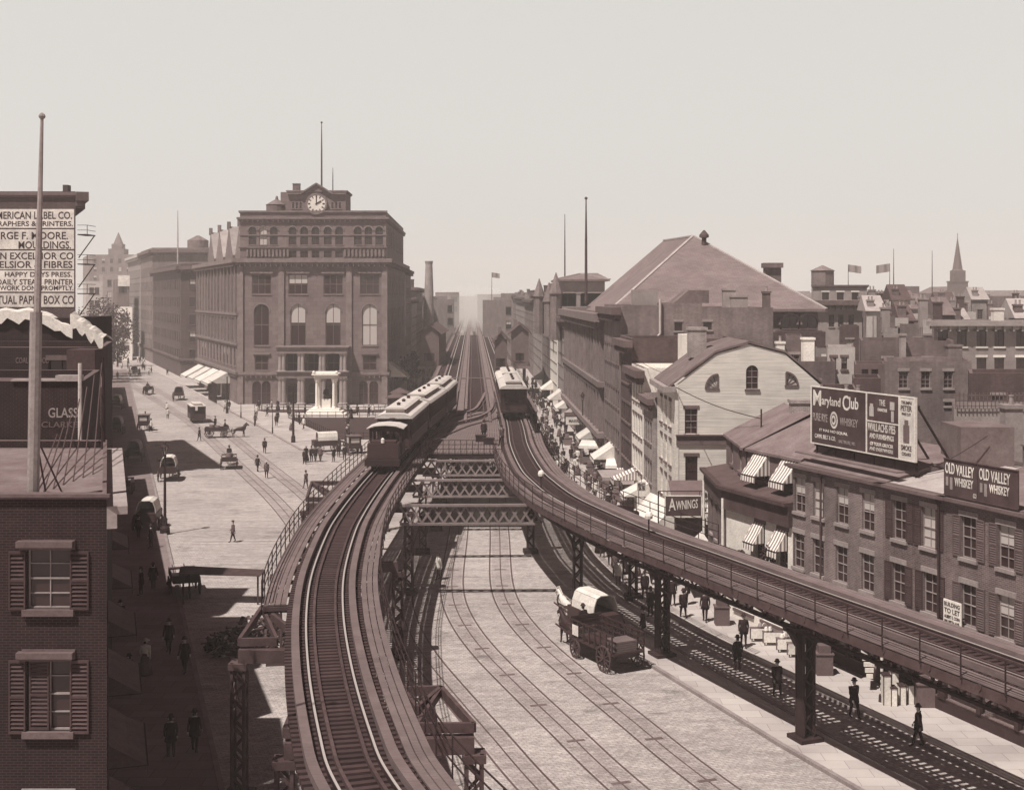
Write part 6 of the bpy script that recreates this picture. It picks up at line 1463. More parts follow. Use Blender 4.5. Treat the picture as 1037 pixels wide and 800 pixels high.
# skyline filler: individual far blocks
RF = random.Random(11)
cnt = 0
for Y in (230, 290, 360, 450, 560, 700):
    px = 800 if Y > 240 else 985
    while px < 1075:
        w = RF.uniform(14, 34); top = RF.uniform(299, 309) if Y < 400 else RF.uniform(294, 301)
        if not (955 < px < 985 and Y < 480):
            far('low roof block in the hazy jumble of the right-hand skyline', px, px + w, top, Y + RF.uniform(-8, 8), RF.choice(['brick', 'brick_mid', 'stone_mid', 'brick_pale', 'brick_dark']), 12, 2)['group'] = 'roof blocks on the right-hand skyline'; cnt += 1
        px += w + RF.uniform(0, 6)
for px, w, top, Y in ((452, 8, 303, 420), (444, 9, 300, 520), (528, 10, 297, 440), (517, 9, 301, 520), (508, 8, 301, 610), (455, 10, 296, 560), (512, 6, 304, 380), (462, 8, 300, 760), (505, 8, 299, 800), (538, 22, 296, 560), (522, 12, 300, 700), (497, 12, 298, 640), (446, 12, 300, 640), (470, 20, 300, 900), (490, 24, 299, 950), (420, 18, 297, 520)):
    far('faint roof block closing the hazy end of the avenue', px, px + w, top, Y, 'brick_mid', 20, 2)['group'] = 'faint blocks at the end of the avenue'
for (px, w, top, Y, m) in ((700, 30, 320, 126, 'brick'), ): pass
k = 0
while k < 40:
    px = RF.uniform(868, 1030); w = RF.uniform(9, 20); Y = RF.uniform(138, 235); top = RF.uniform(303, 326) if Y > 170 else RF.uniform(318, 334); k += 1
    o = rb('small gabled or flat-roofed house among the crowded right-hand roofs', px, px + w, top, Y, RF.choice(['brick', 'brick_mid', 'stone_mid', 'brick_dark', 'stone_pale', 'brick_pale']), 8); o['group'] = 'small houses among the right-hand roofs'
    if k % 4: chimney(o, GX(px + w*.3, Y) , Y + 1, ZZ(top, Y) - .8, ZZ(top, Y) + RF.uniform(1.2, 2.4), .9, .6, RF.choice(['brick', 'brick_dark', 'stone_mid']), 2)
    if k % 2: chimney(o, GX(px + w*.8, Y), Y + 3, ZZ(top, Y) - .8, ZZ(top, Y) + RF.uniform(.8, 1.8), .7, .6, RF.choice(['brick', 'brick_dark']), 1)
    if k % 3 == 0:
        x0, x1 = GX(px, Y), GX(px + w, Y); z = ZZ(top, Y); b = MB(); b.raw([(x0-.2, Y-.3, z), (x1+.2, Y-.3, z), (x1+.5, Y+7, z), (x0+.5, Y+7, z), (x0+.2, Y+3.4, z+2.2), (x1+.2, Y+3.4, z+2.2)], [(0,1,5,4),(2,3,4,5),(0,4,3),(1,2,5)]); b.build('gable_roof', [RF.choice(['roof_mid', 'roof_dark', 'roof_pale'])], o)
# little chimneys of the right-hand skyline
for k in range(0):
    px = RF.uniform(800, 1034); Y = RF.choice([135, 160, 190, 240]); zt = ZZ(RF.uniform(300, 322), Y); 
    b = MB(); x = GX(px, Y); b.box(x - .4, x + .4, Y, Y + .6, zt - 5, zt); b.box(x - .5, x + .5, Y - .1, Y + .7, zt, zt + .2)
    tag(b.build('brick_chimney', [RF.choice(['brick', 'brick_dark', 'stone_mid'])], base=(x, Y, zt - 5)), 'small chimney stack standing among the right-hand roofs', 'chimney', 'chimneys among the right-hand roofs')
# ---------------------------------------------------------------- people
def skin_mesh(name, V, E, rad, mats, matf, sub=1, extra=None, root=0):
    me = bpy.data.meshes.new('sk'); me.from_pydata(V, E, []); o = bpy.data.objects.new('sk', me); COL.objects.link(o)
    o.modifiers.new('skin', 'SKIN').use_smooth_shade = True
    for i, s in enumerate(me.skin_vertices[0].data): s.radius = (rad[i], rad[i]) if not isinstance(rad[i], tuple) else rad[i]; s.use_root = (i == root)
    m = o.modifiers.new('sub', 'SUBSURF'); m.levels = sub; m.render_levels = sub
    dg = bpy.context.evaluated_depsgraph_get(); dg.update(); nm = bpy.data.meshes.new_from_object(o.evaluated_get(dg)); bpy.data.objects.remove(o)
    nm.name = name; nm.materials.clear()
    for q in mats: nm.materials.append(M[q])
    for p in nm.polygons: p.material_index = matf(p.center); p.use_smooth = True
    if extra:
        vs = [tuple(v.co) for v in nm.vertices]; fs = [tuple(p.vertices) for p in nm.polygons]; mi = [p.material_index for p in nm.polygons]
        k = len(vs); vs += extra.v; fs += [tuple(i + k for i in f) for f in extra.f]; mi += extra.m
        n2 = bpy.data.meshes.new(name); n2.from_pydata(vs, [], fs)
        for q in mats: n2.materials.append(M[q])
        n2.polygons.foreach_set('material_index', mi); n2.polygons.foreach_set('use_smooth', [True]*len(mi)); nm = n2
    if not nm.uv_layers: add_uv(nm)
    return nm
def person_template(pose='stand', coat='cloth_dark', legs='cloth_dark', hat='bowler', female=False):
    t = thing('person', None, None)
    hip, kn, sh = .92, .48, 1.42
    st = {'stand': (.06, -.04, .05, -.05), 'walk': (.20, -.19, -.2, .2), 'sit': (0, 0, .1, .1)}[pose]
    V = [(0, 0, hip), (0, 0, 1.15), (0, .0, 1.38), (0, .01, 1.50), (0, .0, 1.60), (0, .01, 1.70)]
    rd = [(.17, .12), (.15, .11), (.17, .11), .055, (.085, .10), (.075, .085)]; E = [(0, 1), (1, 2), (2, 3), (3, 4), (4, 5)]
    def add(p, r, parent): V.append(p); rd.append(r); E.append((parent, len(V) - 1)); return len(V) - 1
    for s, k in ((-1, 0), (1, 1)):
        f = st[k]
        if pose == 'sit':
            a = add((s*.11, .05, hip), .10, 0); a = add((s*.13, .46, hip), .085, a); a = add((s*.13, .50, hip - .42), .055, a); add((s*.13, .68, hip - .46), .04, a)
        else:
            a = add((s*.10, 0, hip - .1), .10, 0); a = add((s*.11, f*.5 + .03, kn), .07, a); ft = max(0.09, .09 + (-f*.12 if f < 0 else 0)); a = add((s*.11, f, ft), .045, a); add((s*.12, f + .17, .04 if f >= 0 else .05), .04, a)
        g = st[2 + k]
        a = add((s*.20, 0, sh), .07, 2); a = add((s*.25, g*.3 - .02, 1.14), .052, a)
        hx = (s*.24, g + .06, .90) if pose != 'sit' else (s*.14, .42, 1.05); a = add(hx, .036, a)
    ex = MB()
    def hand(hx, s):
        x, y, z = hx; d = Vector((0, .25, -1)).normalized() if pose != 'sit' else Vector((0, 1, -.2)).normalized()
        p = Vector(hx); e = p + d * .09; ex.bar(p, e, .03, .075, 2, up=(1, 0, 0))
        for i, L in enumerate((.06, .075, .08, .07)):
            o = Vector((0, (i - 1.5) * .019, 0)) if pose != 'sit' else Vector(((i - 1.5) * .019, 0, 0)); m1 = e + o + d * L * .5; m2 = m1 + (d + Vector((-s*.5, 0, 0)) * (1 if pose != 'sit' else 0) + Vector((0, 0, -.5 if pose == 'sit' else 0))).normalized() * L * .55
            ex.tube([e + o, m1, m2], [.0095, .009, .007], 5, 2)
        th = p + d * .03; ex.tube([th, th + d*.04 + Vector((0, .035, 0)), th + d*.075 + Vector((0, .04, 0))], [.011, .01, .008], 5, 2)
    for s, k in ((-1, 0), (1, 1)):
        g = st[2 + k]; hand((s*.24, g + .06, .90) if pose != 'sit' else (s*.14, .42, 1.05), s)
    # face: nose, eyes, mouth, ears
    ex.tube([(0, .095, 1.66), (0, .125, 1.62)], [.010, .018], 5, 2)
    for s in (-1, 1): ex.tube([(s*.032, .085, 1.655), (s*.032, .098, 1.655)], [.012, .010], 5, 3); ex.tube([(s*.08, .01, 1.60), (s*.095, 0, 1.655)], [.014, .02], 5, 2)
    ex.tube([(-.025, .098, 1.575), (.025, .098, 1.575)], .007, 5, 3)
    def mf(c):
        if c.z > 1.49: return 3 if (c.z > 1.68 or (c.y < -.02 and c.z > 1.56)) else 2
        if pose == 'sit': return 1 if (c.z < .99 and c.y > .12) or c.z < .8 else 0
        return 1 if c.z < .86 and abs(c.x) < .2 else 0
    me = skin_mesh('body', V, E, rd, [coat, legs, 'skin', 'hair'], mf, 2, ex)
    o = bpy.data.objects.new('body', me); COL.objects.link(o); o.parent = t
    b = MB()
    if female: b.lathe((0, 0, .02), [(.36, 0), (.33, .25), (.26, .6), (.16, .95), (.15, 1.05)], 16); b.build('skirt', [legs], t, smooth=True)
    elif pose == 'sit': b.lathe((0, 0, hip - .08), [(.21, 0), (.2, .2), (.17, .4)], 12); b.build('coat', [coat], t, smooth=True)
    else: b.lathe((0, .0, .72), [(.25, 0), (.225, .2), (.18, .42), (.19, .58), (.165, .68), (.09, .755)], 14); b.v = [(x, y*.78, z) for x, y, z in b.v]; b.build('coat', [coat], t, smooth=True)
    b = MB()
    if hat == 'bowler': b.lathe((0, .01, 1.70), [(.15, 0), (.155, .015), (.10, .02), (.10, .09), (.07, .135), (.02, .15)], 14)
    elif hat == 'top': b.lathe((0, .01, 1.71), [(.14, 0), (.145, .015), (.095, .02), (.10, .2), (.02, .205)], 14)
    elif hat == 'cap': b.lathe((0, .01, 1.70), [(.115, 0), (.125, .05), (.09, .08), (.02, .09)], 12)
    elif hat == 'wide': b.lathe((0, .01, 1.70), [(.24, .01), (.24, .02), (.11, .03), (.10, .12), (.02, .14)], 16)
    b.build('hat', ['straw' if hat == 'wide' else 'hair'], t, smooth=True)
    return tree_of(t)
TP = dict(stand=person_template('stand'), walk=person_template('walk'), grey=person_template('walk', 'cloth_mid', 'cloth_dark', 'cap'), shirt=person_template('walk', 'cloth_pale', 'cloth_dark', 'bowler'),
    lady=person_template('stand', 'cloth_dark', 'cloth_dark', 'wide', True), lady2=person_template('stand', 'cloth_pale', 'cloth_mid', 'wide', True), brown=person_template('walk', 'cloth_mid', 'cloth_mid', 'bowler'), vest=person_template('stand', 'cloth_pale', 'cloth_mid', 'cap'), coat=person_template('stand', 'cloth_mid', 'cloth_dark', 'wide'), lady3=person_template('walk', 'cloth_mid', 'cloth_mid', 'wide', True), sit=person_template('sit', 'cloth_dark', 'cloth_dark', 'bowler'), top=person_template('stand', 'cloth_dark', 'cloth_mid', 'top'))
def person(kind, x, y, rz, label, z=0.012, group=None, s=1.0): return dup(TP[kind], (x, y, z), rz, label, 'person', group, s)
def pp(kind, px, py, rz, label, z=0.012, group=None, s=1.0):
    x, y = G(px, py, z); return person(kind, x, y, math.radians(rz), label, z, group, s)
pp('walk', 865, 727, 200, 'man in dark coat walking under the track right of the big flared column'); pp('walk', 930, 756, 60, 'man in long dark coat on the striped shadow in front of the lower right shops')
pp('walk', 787, 706, 190, 'man with white shirt front walking in the shadow left of the big flared column'); pp('stand', 747, 679, 20, 'dark man standing in the shadow midway between the two flared columns'); pp('walk', 753, 655, 170, 'man half hidden behind the one standing midway between the flared columns', z=.13)
pp('walk', 714, 629, 160, 'man with light hat stepping along the sunlit pavement under the track', z=.13); pp('walk', 692, 627, 10, 'man leaning in stride on the sunlit pavement left of the light-hatted man'); pp('stand', 696, 612, 100, 'stout man under the girder just behind the leaning man', z=.13)
pp('stand', 681, 613, 190, 'man in short jacket standing right of the second flared column', z=.13); pp('walk', 653, 607, 180, 'man in pale hat standing out clearly left of the second flared column', z=.13); pp('top', 651, 648, 90, 'dark-coated man beside the wagon wheel, left of the second flared column'); pp('stand', 659, 625, 40, 'man in shadow just behind the second flared column', z=.13)
pp('shirt', 444, 587, 120, 'man in white shirt striding over the dark shadow of the left track'); pp('grey', 236, 549, 100, 'small light-clothed child-like figure walking alone on the open sunlit street', s=.95)
pp('walk', 268, 459, 190, 'lone dark man crossing the street in front of the park island')
pp('lady', 310, 467, 180, 'woman in wide dark skirt and pale hat at the left end of the street group', z=.13)
for k, px in enumerate((315.5, 319.5, 324.5)): pp(('stand', 'walk', 'grey')[k], px, 467.5, 170, ('dark man second from left in the group at the park corner', 'dark man third from left in the group at the park corner', 'greyer man at the right end of the group at the park corner')[k])
for k, (px, py, kd) in enumerate(((343, 463, 'stand'), (349, 466, 'stand'), (338, 468, 'top'))): pp(kd, px, py, 30*k, ('middle one of three waiting figures left of the steam engine', 'rightmost of three waiting figures, nearest the steam engine', 'leftmost of three waiting figures between the street group and the steam engine')[k])
for k, (px, py, kd, rz) in enumerate(((197, 762, 'walk', 0), (173, 768, 'stand', 20), (187, 681, 'walk', 170), (147, 683, 'lady2', 0), (171, 661, 'walk', 180), (143, 603, 'stand', 90), (155, 598, 'walk', 0), (131, 700, 'stand', 60), (122, 640, 'walk', 200), (140, 545, 'walk', 0), (153, 555, 'stand', 80))):
    pp(kd, px, py, rz, ('large dark figure of a man walking on the shaded left pavement, lowest in the picture', 'dim man standing just left of the lowest walking man on the shaded pavement', 'dark man walking away mid-way up the shaded left pavement', 'woman with pale blouse in the left pavement shade', 'man just above the pale-bloused woman and to her right', 'dim figure facing sideways near the shop fronts on the left pavement', 'dim walker beside the sideways-facing figure on the left pavement', 'dim man close to the wall below the pale-bloused woman', 'dim man walking close to the wall above the pale-bloused woman', 'small dim figure by the white-topped cart on the left pavement', 'small dim figure between the white-topped cart and the lamp post')[k], z=.13)
for k, (px, py, kd) in enumerate(((119, 384, 'stand'), (228, 417, 'shirt'), (226, 400, 'walk'), (153, 437, 'shirt'), (250, 405, 'stand'), (304, 410, 'shirt'), (352, 418, 'walk'), (293, 419, 'lady2'), (303, 430, 'stand'), (281, 428, 'walk'))):
    pp(kd, px, py, 40*k, ('lone dark man standing in the middle of the far left avenue', 'man in white shirt on the pavement near the awning posts', 'dark man at the foot of the awning posts near the college corner', 'man in white shirt beside the dark carriages in the shade', 'small dark figure at the left corner of the college front', 'white-shirted figure on the college steps left of the monument', 'dark figure just right of the monument', 'pale seated-looking woman on the strip left of the monument', 'dark man on the park pavement in front of the lawn', 'dark walker on the park pavement near the kerb bend')[k], z=.14)
RP = random.Random(5)
occ = []
def free(x, y, d):
    if any((x-a)**2 + (y-c)**2 < d*d for a, c in occ): return False
    occ.append((x, y)); return True
n = 0; tries = 0
while n < 165 and tries < 3000:
    tries += 1; Y = 84 + (RP.random() ** 1.5) * 200; o = RP.uniform(8.3, 13.4) if Y > 100 else RP.uniform(9.2, 12.5)
    x = AX(o, Y)
    if not free(x, Y, .7 + Y/450): continue
    kd = RP.choice(['stand', 'walk', 'walk', 'top', 'lady', 'grey', 'lady2', 'shirt', 'brown', 'vest', 'coat', 'lady3', 'stand']); person(kd, x, Y, RP.choice([0, math.pi]) + RP.uniform(-.6, .6), 'one of the many small walkers on the busy pavement right of the elevated line', .13 if o > 10.2 else .012, 'walkers on the busy right-hand pavement', RP.uniform(.94, 1.03)); n += 1
n = 0
while n < 40:
    Y = RP.uniform(300, 430); x = c4(Y, -RP.uniform(2, 18))[0]
    if free(x, Y, 1.5): person(RP.choice(['stand', 'walk', 'lady', 'shirt']), x, Y, RP.uniform(0, 6), 'tiny distant figure in the crowd at the far end of the left avenue', .012, 'distant crowd on the left avenue'); n += 1
n = 0
while n < 14:
    Y = RP.uniform(236, 330); x = AX(RP.uniform(-13.8, -9), Y)
    if free(x, Y, 1.5): person(RP.choice(['stand', 'walk']), x, Y, RP.uniform(0, 6), 'small figure on the pavement right of the college below the station', .13, 'walkers right of the college'); n += 1
# ---------------------------------------------------------------- horses and wagons
def horse_template(m='horse_dark'):
    t = thing('horse', None, None)
    V = [(0, -.62, 1.12), (0, -.2, 1.08), (0, .3, 1.08), (0, .62, 1.15), (0, .82, 1.42), (0, .98, 1.66), (0, 1.12, 1.72), (0, 1.34, 1.50)]
    rd = [(.25, .27), (.27, .29), (.28, .30), (.24, .28), (.14, .20), (.10, .14), (.11, .12), (.065, .075)]; E = [(i, i+1) for i in range(7)]
    def add(p, r, a): V.append(p); rd.append(r); E.append((a, len(V)-1)); return len(V)-1
    for s, f in ((-1, .12), (1, -.08)):
        a = add((s*.14, .62, .85), .12, 3); a = add((s*.14, .62 + f*.6, .50), .065, a); a = add((s*.14, .60 + f, .14), .045, a); add((s*.14, .66 + f, .05), .06, a)
        a = add((s*.15, -.62, .88), .16, 0); a = add((s*.15, -.52 - f*.3, .70), .10, a); a = add((s*.15, -.80 - f, .46), .055, a); a = add((s*.15, -.74 - f, .14), .045, a); add((s*.15, -.68 - f, .05), .06, a)
    ex = MB()
    for s in (-1, 1): ex.lathe((s*.07, 1.05, 1.80), [(.035, 0), (.03, .07), (.005, .14)], 6); ex.tube([(s*.095, 1.17, 1.70), (s*.115, 1.17, 1.70)], [.02, .015], 6, 1)
    me = skin_mesh('body', V, E, rd, [m, 'hair'], lambda c: 0, 2, ex); o = bpy.data.objects.new('body', me); COL.objects.link(o); o.parent = t
    b = MB(); pts = [(0, .60, 1.50), (0, .78, 1.68), (0, .94, 1.84), (0, 1.06, 1.86)]
    for p, q2 in zip(pts, pts[1:]): b.bar(p, q2, .05, .14)
    b.build('mane', ['hair' if m == 'horse_dark' else 'cloth_pale'], t); b = MB(); b.tube([(0, -.86, 1.22), (0, -1.02, 1.0), (0, -1.02, .55)], [.05, .07, .03], 7); b.build('tail', ['hair' if m == 'horse_dark' else 'cloth_pale'], t)
    b = MB(); b.tube([(math.sin(a)*.30, .66 + .12*math.cos(a), 1.17 + math.cos(a)*.36) for a in [k*math.pi/7 for k in range(15)]], .045, 6)
    for s in (-1, 1): b.bar((s*.31, .7, 1.1), (s*.30, -1.0, 1.0), .03, .05); b.bar((s*.12, 1.2, 1.55), (s*.31, .3, 1.25), .02)
    b.bar((0, .1, 1.395), (0, -.6, 1.39), .05, .02)
    b.build('harness', ['iron'], t); return tree_of(t)
HT = {'dark': horse_template(), 'white': horse_template('horse_white')}
def wheel_mesh(r, w=.07, n=12, m='dark_paint', key={}):
    k = (r, m)
    if k in key: return key[k]
    b = MB(); N_ = 28; vs = []; fs = []
    for i in range(N_):
        a = 2*math.pi*i/N_
        for (rr, x) in ((r, -w/2), (r, w/2), (r - .075, w/2), (r - .075, -w/2)): vs.append((x, rr*math.cos(a), rr*math.sin(a)))
    for i in range(N_):
        j = (i + 1) % N_
        for k2 in range(4): l = (k2 + 1) % 4; fs.append((4*i+k2, 4*j+k2, 4*j+l, 4*i+l))
    b.raw(vs, fs); 
    for i in range(n): a = 2*math.pi*i/n; b.bar((0, 0, 0), (0, (r-.05)*math.cos(a), (r-.05)*math.sin(a)), .04, .05)
    b.tube([(-.12, 0, 0), (.12, 0, 0)], .09, 10); key[k] = b.mesh('wheel', [M[m]]); return key[k]
def wheels(t, spec, m='iron_mid'):
    for (x, y, r) in spec:
        for s in (-1, 1): o = bpy.data.objects.new('wheel', wheel_mesh(r, m=m)); COL.objects.link(o); o.parent = t; o.location = (s*x, y, r)
def wagon_template(kind, bm='car_body', cm='canvas'):
    t = thing(kind, None, None); b = MB()
    if kind == 'dray':
        b.box(-.95, .95, -2.1, 2.2, .95, 1.07); b.box(-.5, .5, -1.9, 2.6, .72, .945); b.build('bed', [bm], t)
        b = MB()
        for s in (-1, 1):
            for k in range(8): b.box(s*.95 - .03, s*.95 + .03, -2.05 + .55*k, -1.97 + .55*k, 1.07, 1.95)
            for z in (1.3, 1.6, 1.9): b.box(s*.95 - .05*s - .02, s*.95 - .05*s + .02, -2.1, 2.0, z, z + .09)
        for z in (1.25, 1.5, 1.75, 1.95): b.box(-.95, .95, 2.02, 2.08, z, z + .14)
        b.build('stake_sides', [bm], t); b = MB(); b.box(-.85, .85, 2.15, 2.6, 1.5, 1.6); b.box(-.85, .85, 2.1, 2.15, 1.6, 2.0); b.box(-.8, .8, 2.2, 3.0, 1.0, 1.08); b.build('driver_seat', [bm], t); b = MB()
        for k in range(5): b.box(-.7, .55, -2.0, -1.0, 1.08 + .11*k, 1.17 + .11*k)
        b.build('board_stack', ['plank'], t); b = MB(); b.box(-1.0, -.99, 1.2, 1.8, 1.2, 1.75); b.build('side_sign', ['cream_sign'], t); wheels(t, [(1.02, -1.3, .68), (.95, 1.6, .5)])
        b = MB(); 
        for s in (-1, 1): b.bar((s*.42, 2.0, .7), (s*.38, 4.6, 1.05), .07)
        b.build('shafts', [bm], t)
    elif kind == 'covered_wagon':
        b.box(-.85, .85, -1.6, 1.7, .85, 1.5); b.build('bed', [bm], t); b = MB(); n = 8
        pr = [(.76*math.cos(math.pi*k/n), 1.35 + (1.1 if True else 0)*min(1, 1.25*math.sin(math.pi*k/n))) for k in range(n + 1)]
        for (xa, za), (xb, zb) in zip(pr, pr[1:]): b.raw([(xa, -1.1, za), (xb, -1.1, zb), (xb, 1.3, zb), (xa, 1.3, za)], [(0,1,2,3)])
        b.raw([(p[0]*.98, 1.2, p[1]) for p in pr], [tuple(range(n+1))], 0)
        o = b.build('canvas_cover', [cm], t); mo = o.modifiers.new('s', 'SOLIDIFY'); mo.thickness = .05
        b = MB(); b.box(-.8, .8, 1.8, 2.2, 1.2, 1.3); b.build('driver_seat', [bm], t); wheels(t, [(.98, -1.0, .62), (.92, 1.2, .48)]); b = MB()
        for s in (-1, 1): b.bar((s*.42, 1.6, .7), (s*.38, 4.1, 1.05), .07)
        b.build('shafts', [bm], t)
    elif kind == 'carriage':
        b.box(-.75, .75, -1.0, .75, .75, 1.3); b.box(-.72, .72, -.95, .7, 1.3, 2.2); b.build('cabin', [bm], t); b = MB()
        for s in (-1, 1): b.box(s*.725 - .01, s*.725 + .01, -.6, .35, 1.4, 2.05)
        b.box(-.5, .5, -.965, -.951, 1.45, 2.0); b.build('window', ['glass_pale'], t); b = MB(); b.box(-.82, .82, -1.1, .85, 2.2, 2.28); b.build('roof', ['car_trim'], t)
        b = MB(); b.box(-.6, .6, .9, 1.35, 1.5, 1.6); b.box(-.6, .6, .76, .9, .9, 1.9); b.build('driver_seat', [bm], t); wheels(t, [(.82, -.7, .55), (.8, 1.15, .42)]); b = MB()
        for s in (-1, 1): b.bar((s*.4, 1.2, .7), (s*.38, 3.6, 1.05), .06)
        b.build('shafts', [bm], t)
    elif kind == 'cart':
        b.box(-.8, .8, -1.5, 1.5, .9, 1.0)
        for s in (-1, 1): b.box(s*.8 - .03, s*.8 + .03, -1.5, 1.5, 1.0, 1.4)
        b.box(-.77, .77, -1.5, -1.44, 1.0, 1.4); b.box(-.77, .77, 1.0, 1.4, 1.3, 1.4); b.build('bed', [bm], t); wheels(t, [(.9, -.9, .6), (.86, 1.0, .46)]); b = MB()
        for s in (-1, 1): b.bar((s*.42, 1.3, .7), (s*.38, 3.9, 1.05), .06)
        b.build('shafts', [bm], t); b = MB(); b.lathe((0, -.6, 1.0), [(.3, 0), (.36, .35), (.3, .7), (.05, .72)], 12); b.lathe((.1, .2, 1.0), [(.28, 0), (.34, .3), (.28, .6), (.05, .62)], 12); b.build('load', ['timber'], t)
    return tree_of(t)
WT = {k: wagon_template(k) for k in ('dray', 'covered_wagon', 'carriage', 'cart')}
WT['tan'] = wagon_template('covered_wagon', 'car_body', 'canvas_tan')
AB = math.atan2(DB.y, DB.x) - math.pi/2
def rig(kind, x, y, rz, label, horse=None, hl=None, driver=None, hd=4.0, seat=(0, 0), s=1.0, h2=None):
    w = dup(WT[kind], (x, y, .01), rz, label, 'wagon' if kind != 'carriage' else 'carriage')
    c, sn = math.cos(rz), math.sin(rz); P = lambda a, b2: (x + a*c - b2*sn, y + a*sn + b2*c)
    sy = {'dray': 2.35, 'covered_wagon': 1.95, 'tan': 1.95, 'carriage': 1.1, 'cart': 1.15}[kind]; sz = {'dray': 1.6, 'covered_wagon': 1.3, 'tan': 1.3, 'carriage': 1.6, 'cart': 1.4}[kind]
    hd = {'dray': 3.7, 'covered_wagon': 3.2, 'tan': 3.2, 'carriage': 2.7, 'cart': 3.0}[kind]
    if horse: p = P(0, hd); dup(HT[horse], (*p, .012), rz, hl, 'horse')
    if driver: p = P(0, sy); person('sit', p[0], p[1], rz, driver, sz - .82)
    return w
# the two wagons in the middle of the square
rig('dray', 4.9, 66.5, .49, 'slat-sided dray wagon loaded with flat boards in the middle of the square', 'dark', 'dark horse pulling the slat-sided dray wagon', 'coachman sitting on the slat-sided dray wagon')
rig('covered_wagon', GX(603, 71.8), 71.8, AB + .1, 'white-topped covered wagon just ahead of the slat-sided dray', 'white', 'white horse harnessed to the covered wagon in the square', 'coachman on the white-topped wagon in the square')
def rp(kind, px, py, deg, *a, **k): x, y = G(px, py); return rig(kind, x, y, math.radians(deg), *a, **k)
rp('cart', 219, 443, -80, 'open cart turned across the street with two riders, left of the park', 'dark', 'dark horse pulling the open cart across the street', 'rider on the open cart crossing left of the park')
rp('cart', 232, 474, 12, 'loaded open wagon with tall wheels in front of the open cart', 'white', 'white horse of the loaded wagon below the open cart', 'driver on the loaded open wagon')
rp('covered_wagon', 171, 486, 10, 'white canvas-topped wagon behind the lamp post on the left', 'dark', 'dark horse in front of the canvas-topped wagon by the lamp post', None)
rp('carriage', 146, 436, 8, 'black closed carriage with two lit rear panes in the left shade', 'dark', 'dark horse of the black closed carriage in the left shade', 'coachman on top of the black closed carriage')
rp('tan', 118, 440, 8, 'tan-topped wagon parked in deep shade at the left kerb', 'dark', 'dark horse of the tan-topped wagon in the left shade', None)
rp('covered_wagon', 118, 415, 8, 'farther white-topped wagon parked at the left kerb', None, None, None)
rp('tan', 136, 468, 8, 'dark wagon standing in the shade directly left of the canvas-topped wagon', None, None, None); rp('cart', 125, 500, 10, 'low handcart in the deep shade of the left kerb', None, None, None)
rp('tan', 181, 405, 12, 'dark high wagon following the tram car on its right rails', 'dark', 'dark horse of the high wagon beyond the tram car', 'driver of the high wagon beyond the tram car')
rp('cart', 150, 399, 190, 'small wagon on the tracks with a dark load, beyond the tram car', 'dark', 'dark horse of the small wagon on the tracks', 'driver of the small wagon on the tracks')
rp('tan', 136, 381, 15, 'dark loaded wagon farthest up the left avenue tracks', 'dark', 'dark horse of the farthest wagon on the left avenue', None)
rp('covered_wagon', 150, 536, 6, 'white-topped cart in the shade at the foot of the lamp post', 'dark', 'dark horse by the foot of the lamp post', None)
rp('cart', 186, 600, 20, 'flat cart heaped with crates at the edge of the left shade', None, None, None)
rp('covered_wagon', 330, 458, -70, 'white-topped wagon waiting beside the park corner left of the engine', 'dark', 'dark horse of the waiting wagon by the park corner', None); rp('carriage', 358, 460, 20, 'dark carriage waiting at the park corner next to the engine', 'dark', 'dark horse of the carriage waiting at the park corner', 'coachman of the carriage at the park corner')
for k, (px, Y) in enumerate(((425, 250), (418, 262), (429, 275))): rig('covered_wagon' if k % 2 else 'tan', AX(-9.5 + .4*k, Y), Y, .03, ('tan wagon parked right of the college under the station', 'white-topped wagon parked right of the college', 'second tan wagon farther along right of the college')[k], 'dark', ('dark horse of the nearest wagon right of the college', 'dark horse of the middle wagon right of the college', 'dark horse of the farthest wagon right of the college')[k])
# tram car
x, y = G(199, 427); tr = thing('tram_car', 'dark open-platform tram car on the left avenue rails', 'tram', (x, y, .01), math.radians(20)); rz_ = 0
def loc(b, n, m): o = bpy.data.objects.new(n, b.mesh(n, [M[k] for k in m])); COL.objects.link(o); o.parent = tr; return o
b = MB()
for s in (-1, 1):
    b.box(s*1.05 - .04, s*1.05 + .04, -2.0, 2.0, .6, 1.35); b.box(s*1.05 - .04, s*1.05 + .04, -2.0, 2.0, 2.3, 2.5)
    for k in range(8): yy = -2.0 + 4.0*k/7; b.box(s*1.05 - .04, s*1.05 + .04, yy - .06, yy + .06, 1.35, 2.3)
    b.box(s*1.0 - .01, s*1.0 + .01, -1.95, 1.95, 1.35, 2.3, 1)
for s in (-1, 1): b.box(-1.0, 1.0, s*2.0 - .03, s*2.0 + .03, .6, 1.35); b.box(-1.0, -.4, s*2.0 - .03, s*2.0 + .03, 1.35, 2.5); b.box(.4, 1.0, s*2.0 - .03, s*2.0 + .03, 1.35, 2.5); b.box(-.8, .8, s*2.9 - .04, s*2.9 + .04, .5, 1.4)
loc(b, 'body', ['car_body', 'glass']); b = MB(); b.box(-1.15, 1.15, -3.0, 3.0, 2.5, 2.6); b.box(-.6, .6, -2.0, 2.0, 2.6, 2.85); b.box(-.7, .7, -2.1, 2.1, 2.85, 2.9); loc(b, 'roof', ['car_roof']); b = MB(); b.box(-1.0, 1.0, -3.0, 3.0, .45, .58)
for s in (-1, 1):
    for xx in (-1.0, 1.0): b.bar((xx, s*2.95, .5), (xx, s*2.95, 2.5), .06)
loc(b, 'platform', ['iron_mid'])
for yy in (-.9, .9):
    for s in (-1, 1): b = MB(); b.tube([(s*.70, yy, .36), (s*.78, yy, .36)], .36, 14); loc(b, 'wheel', ['iron'])
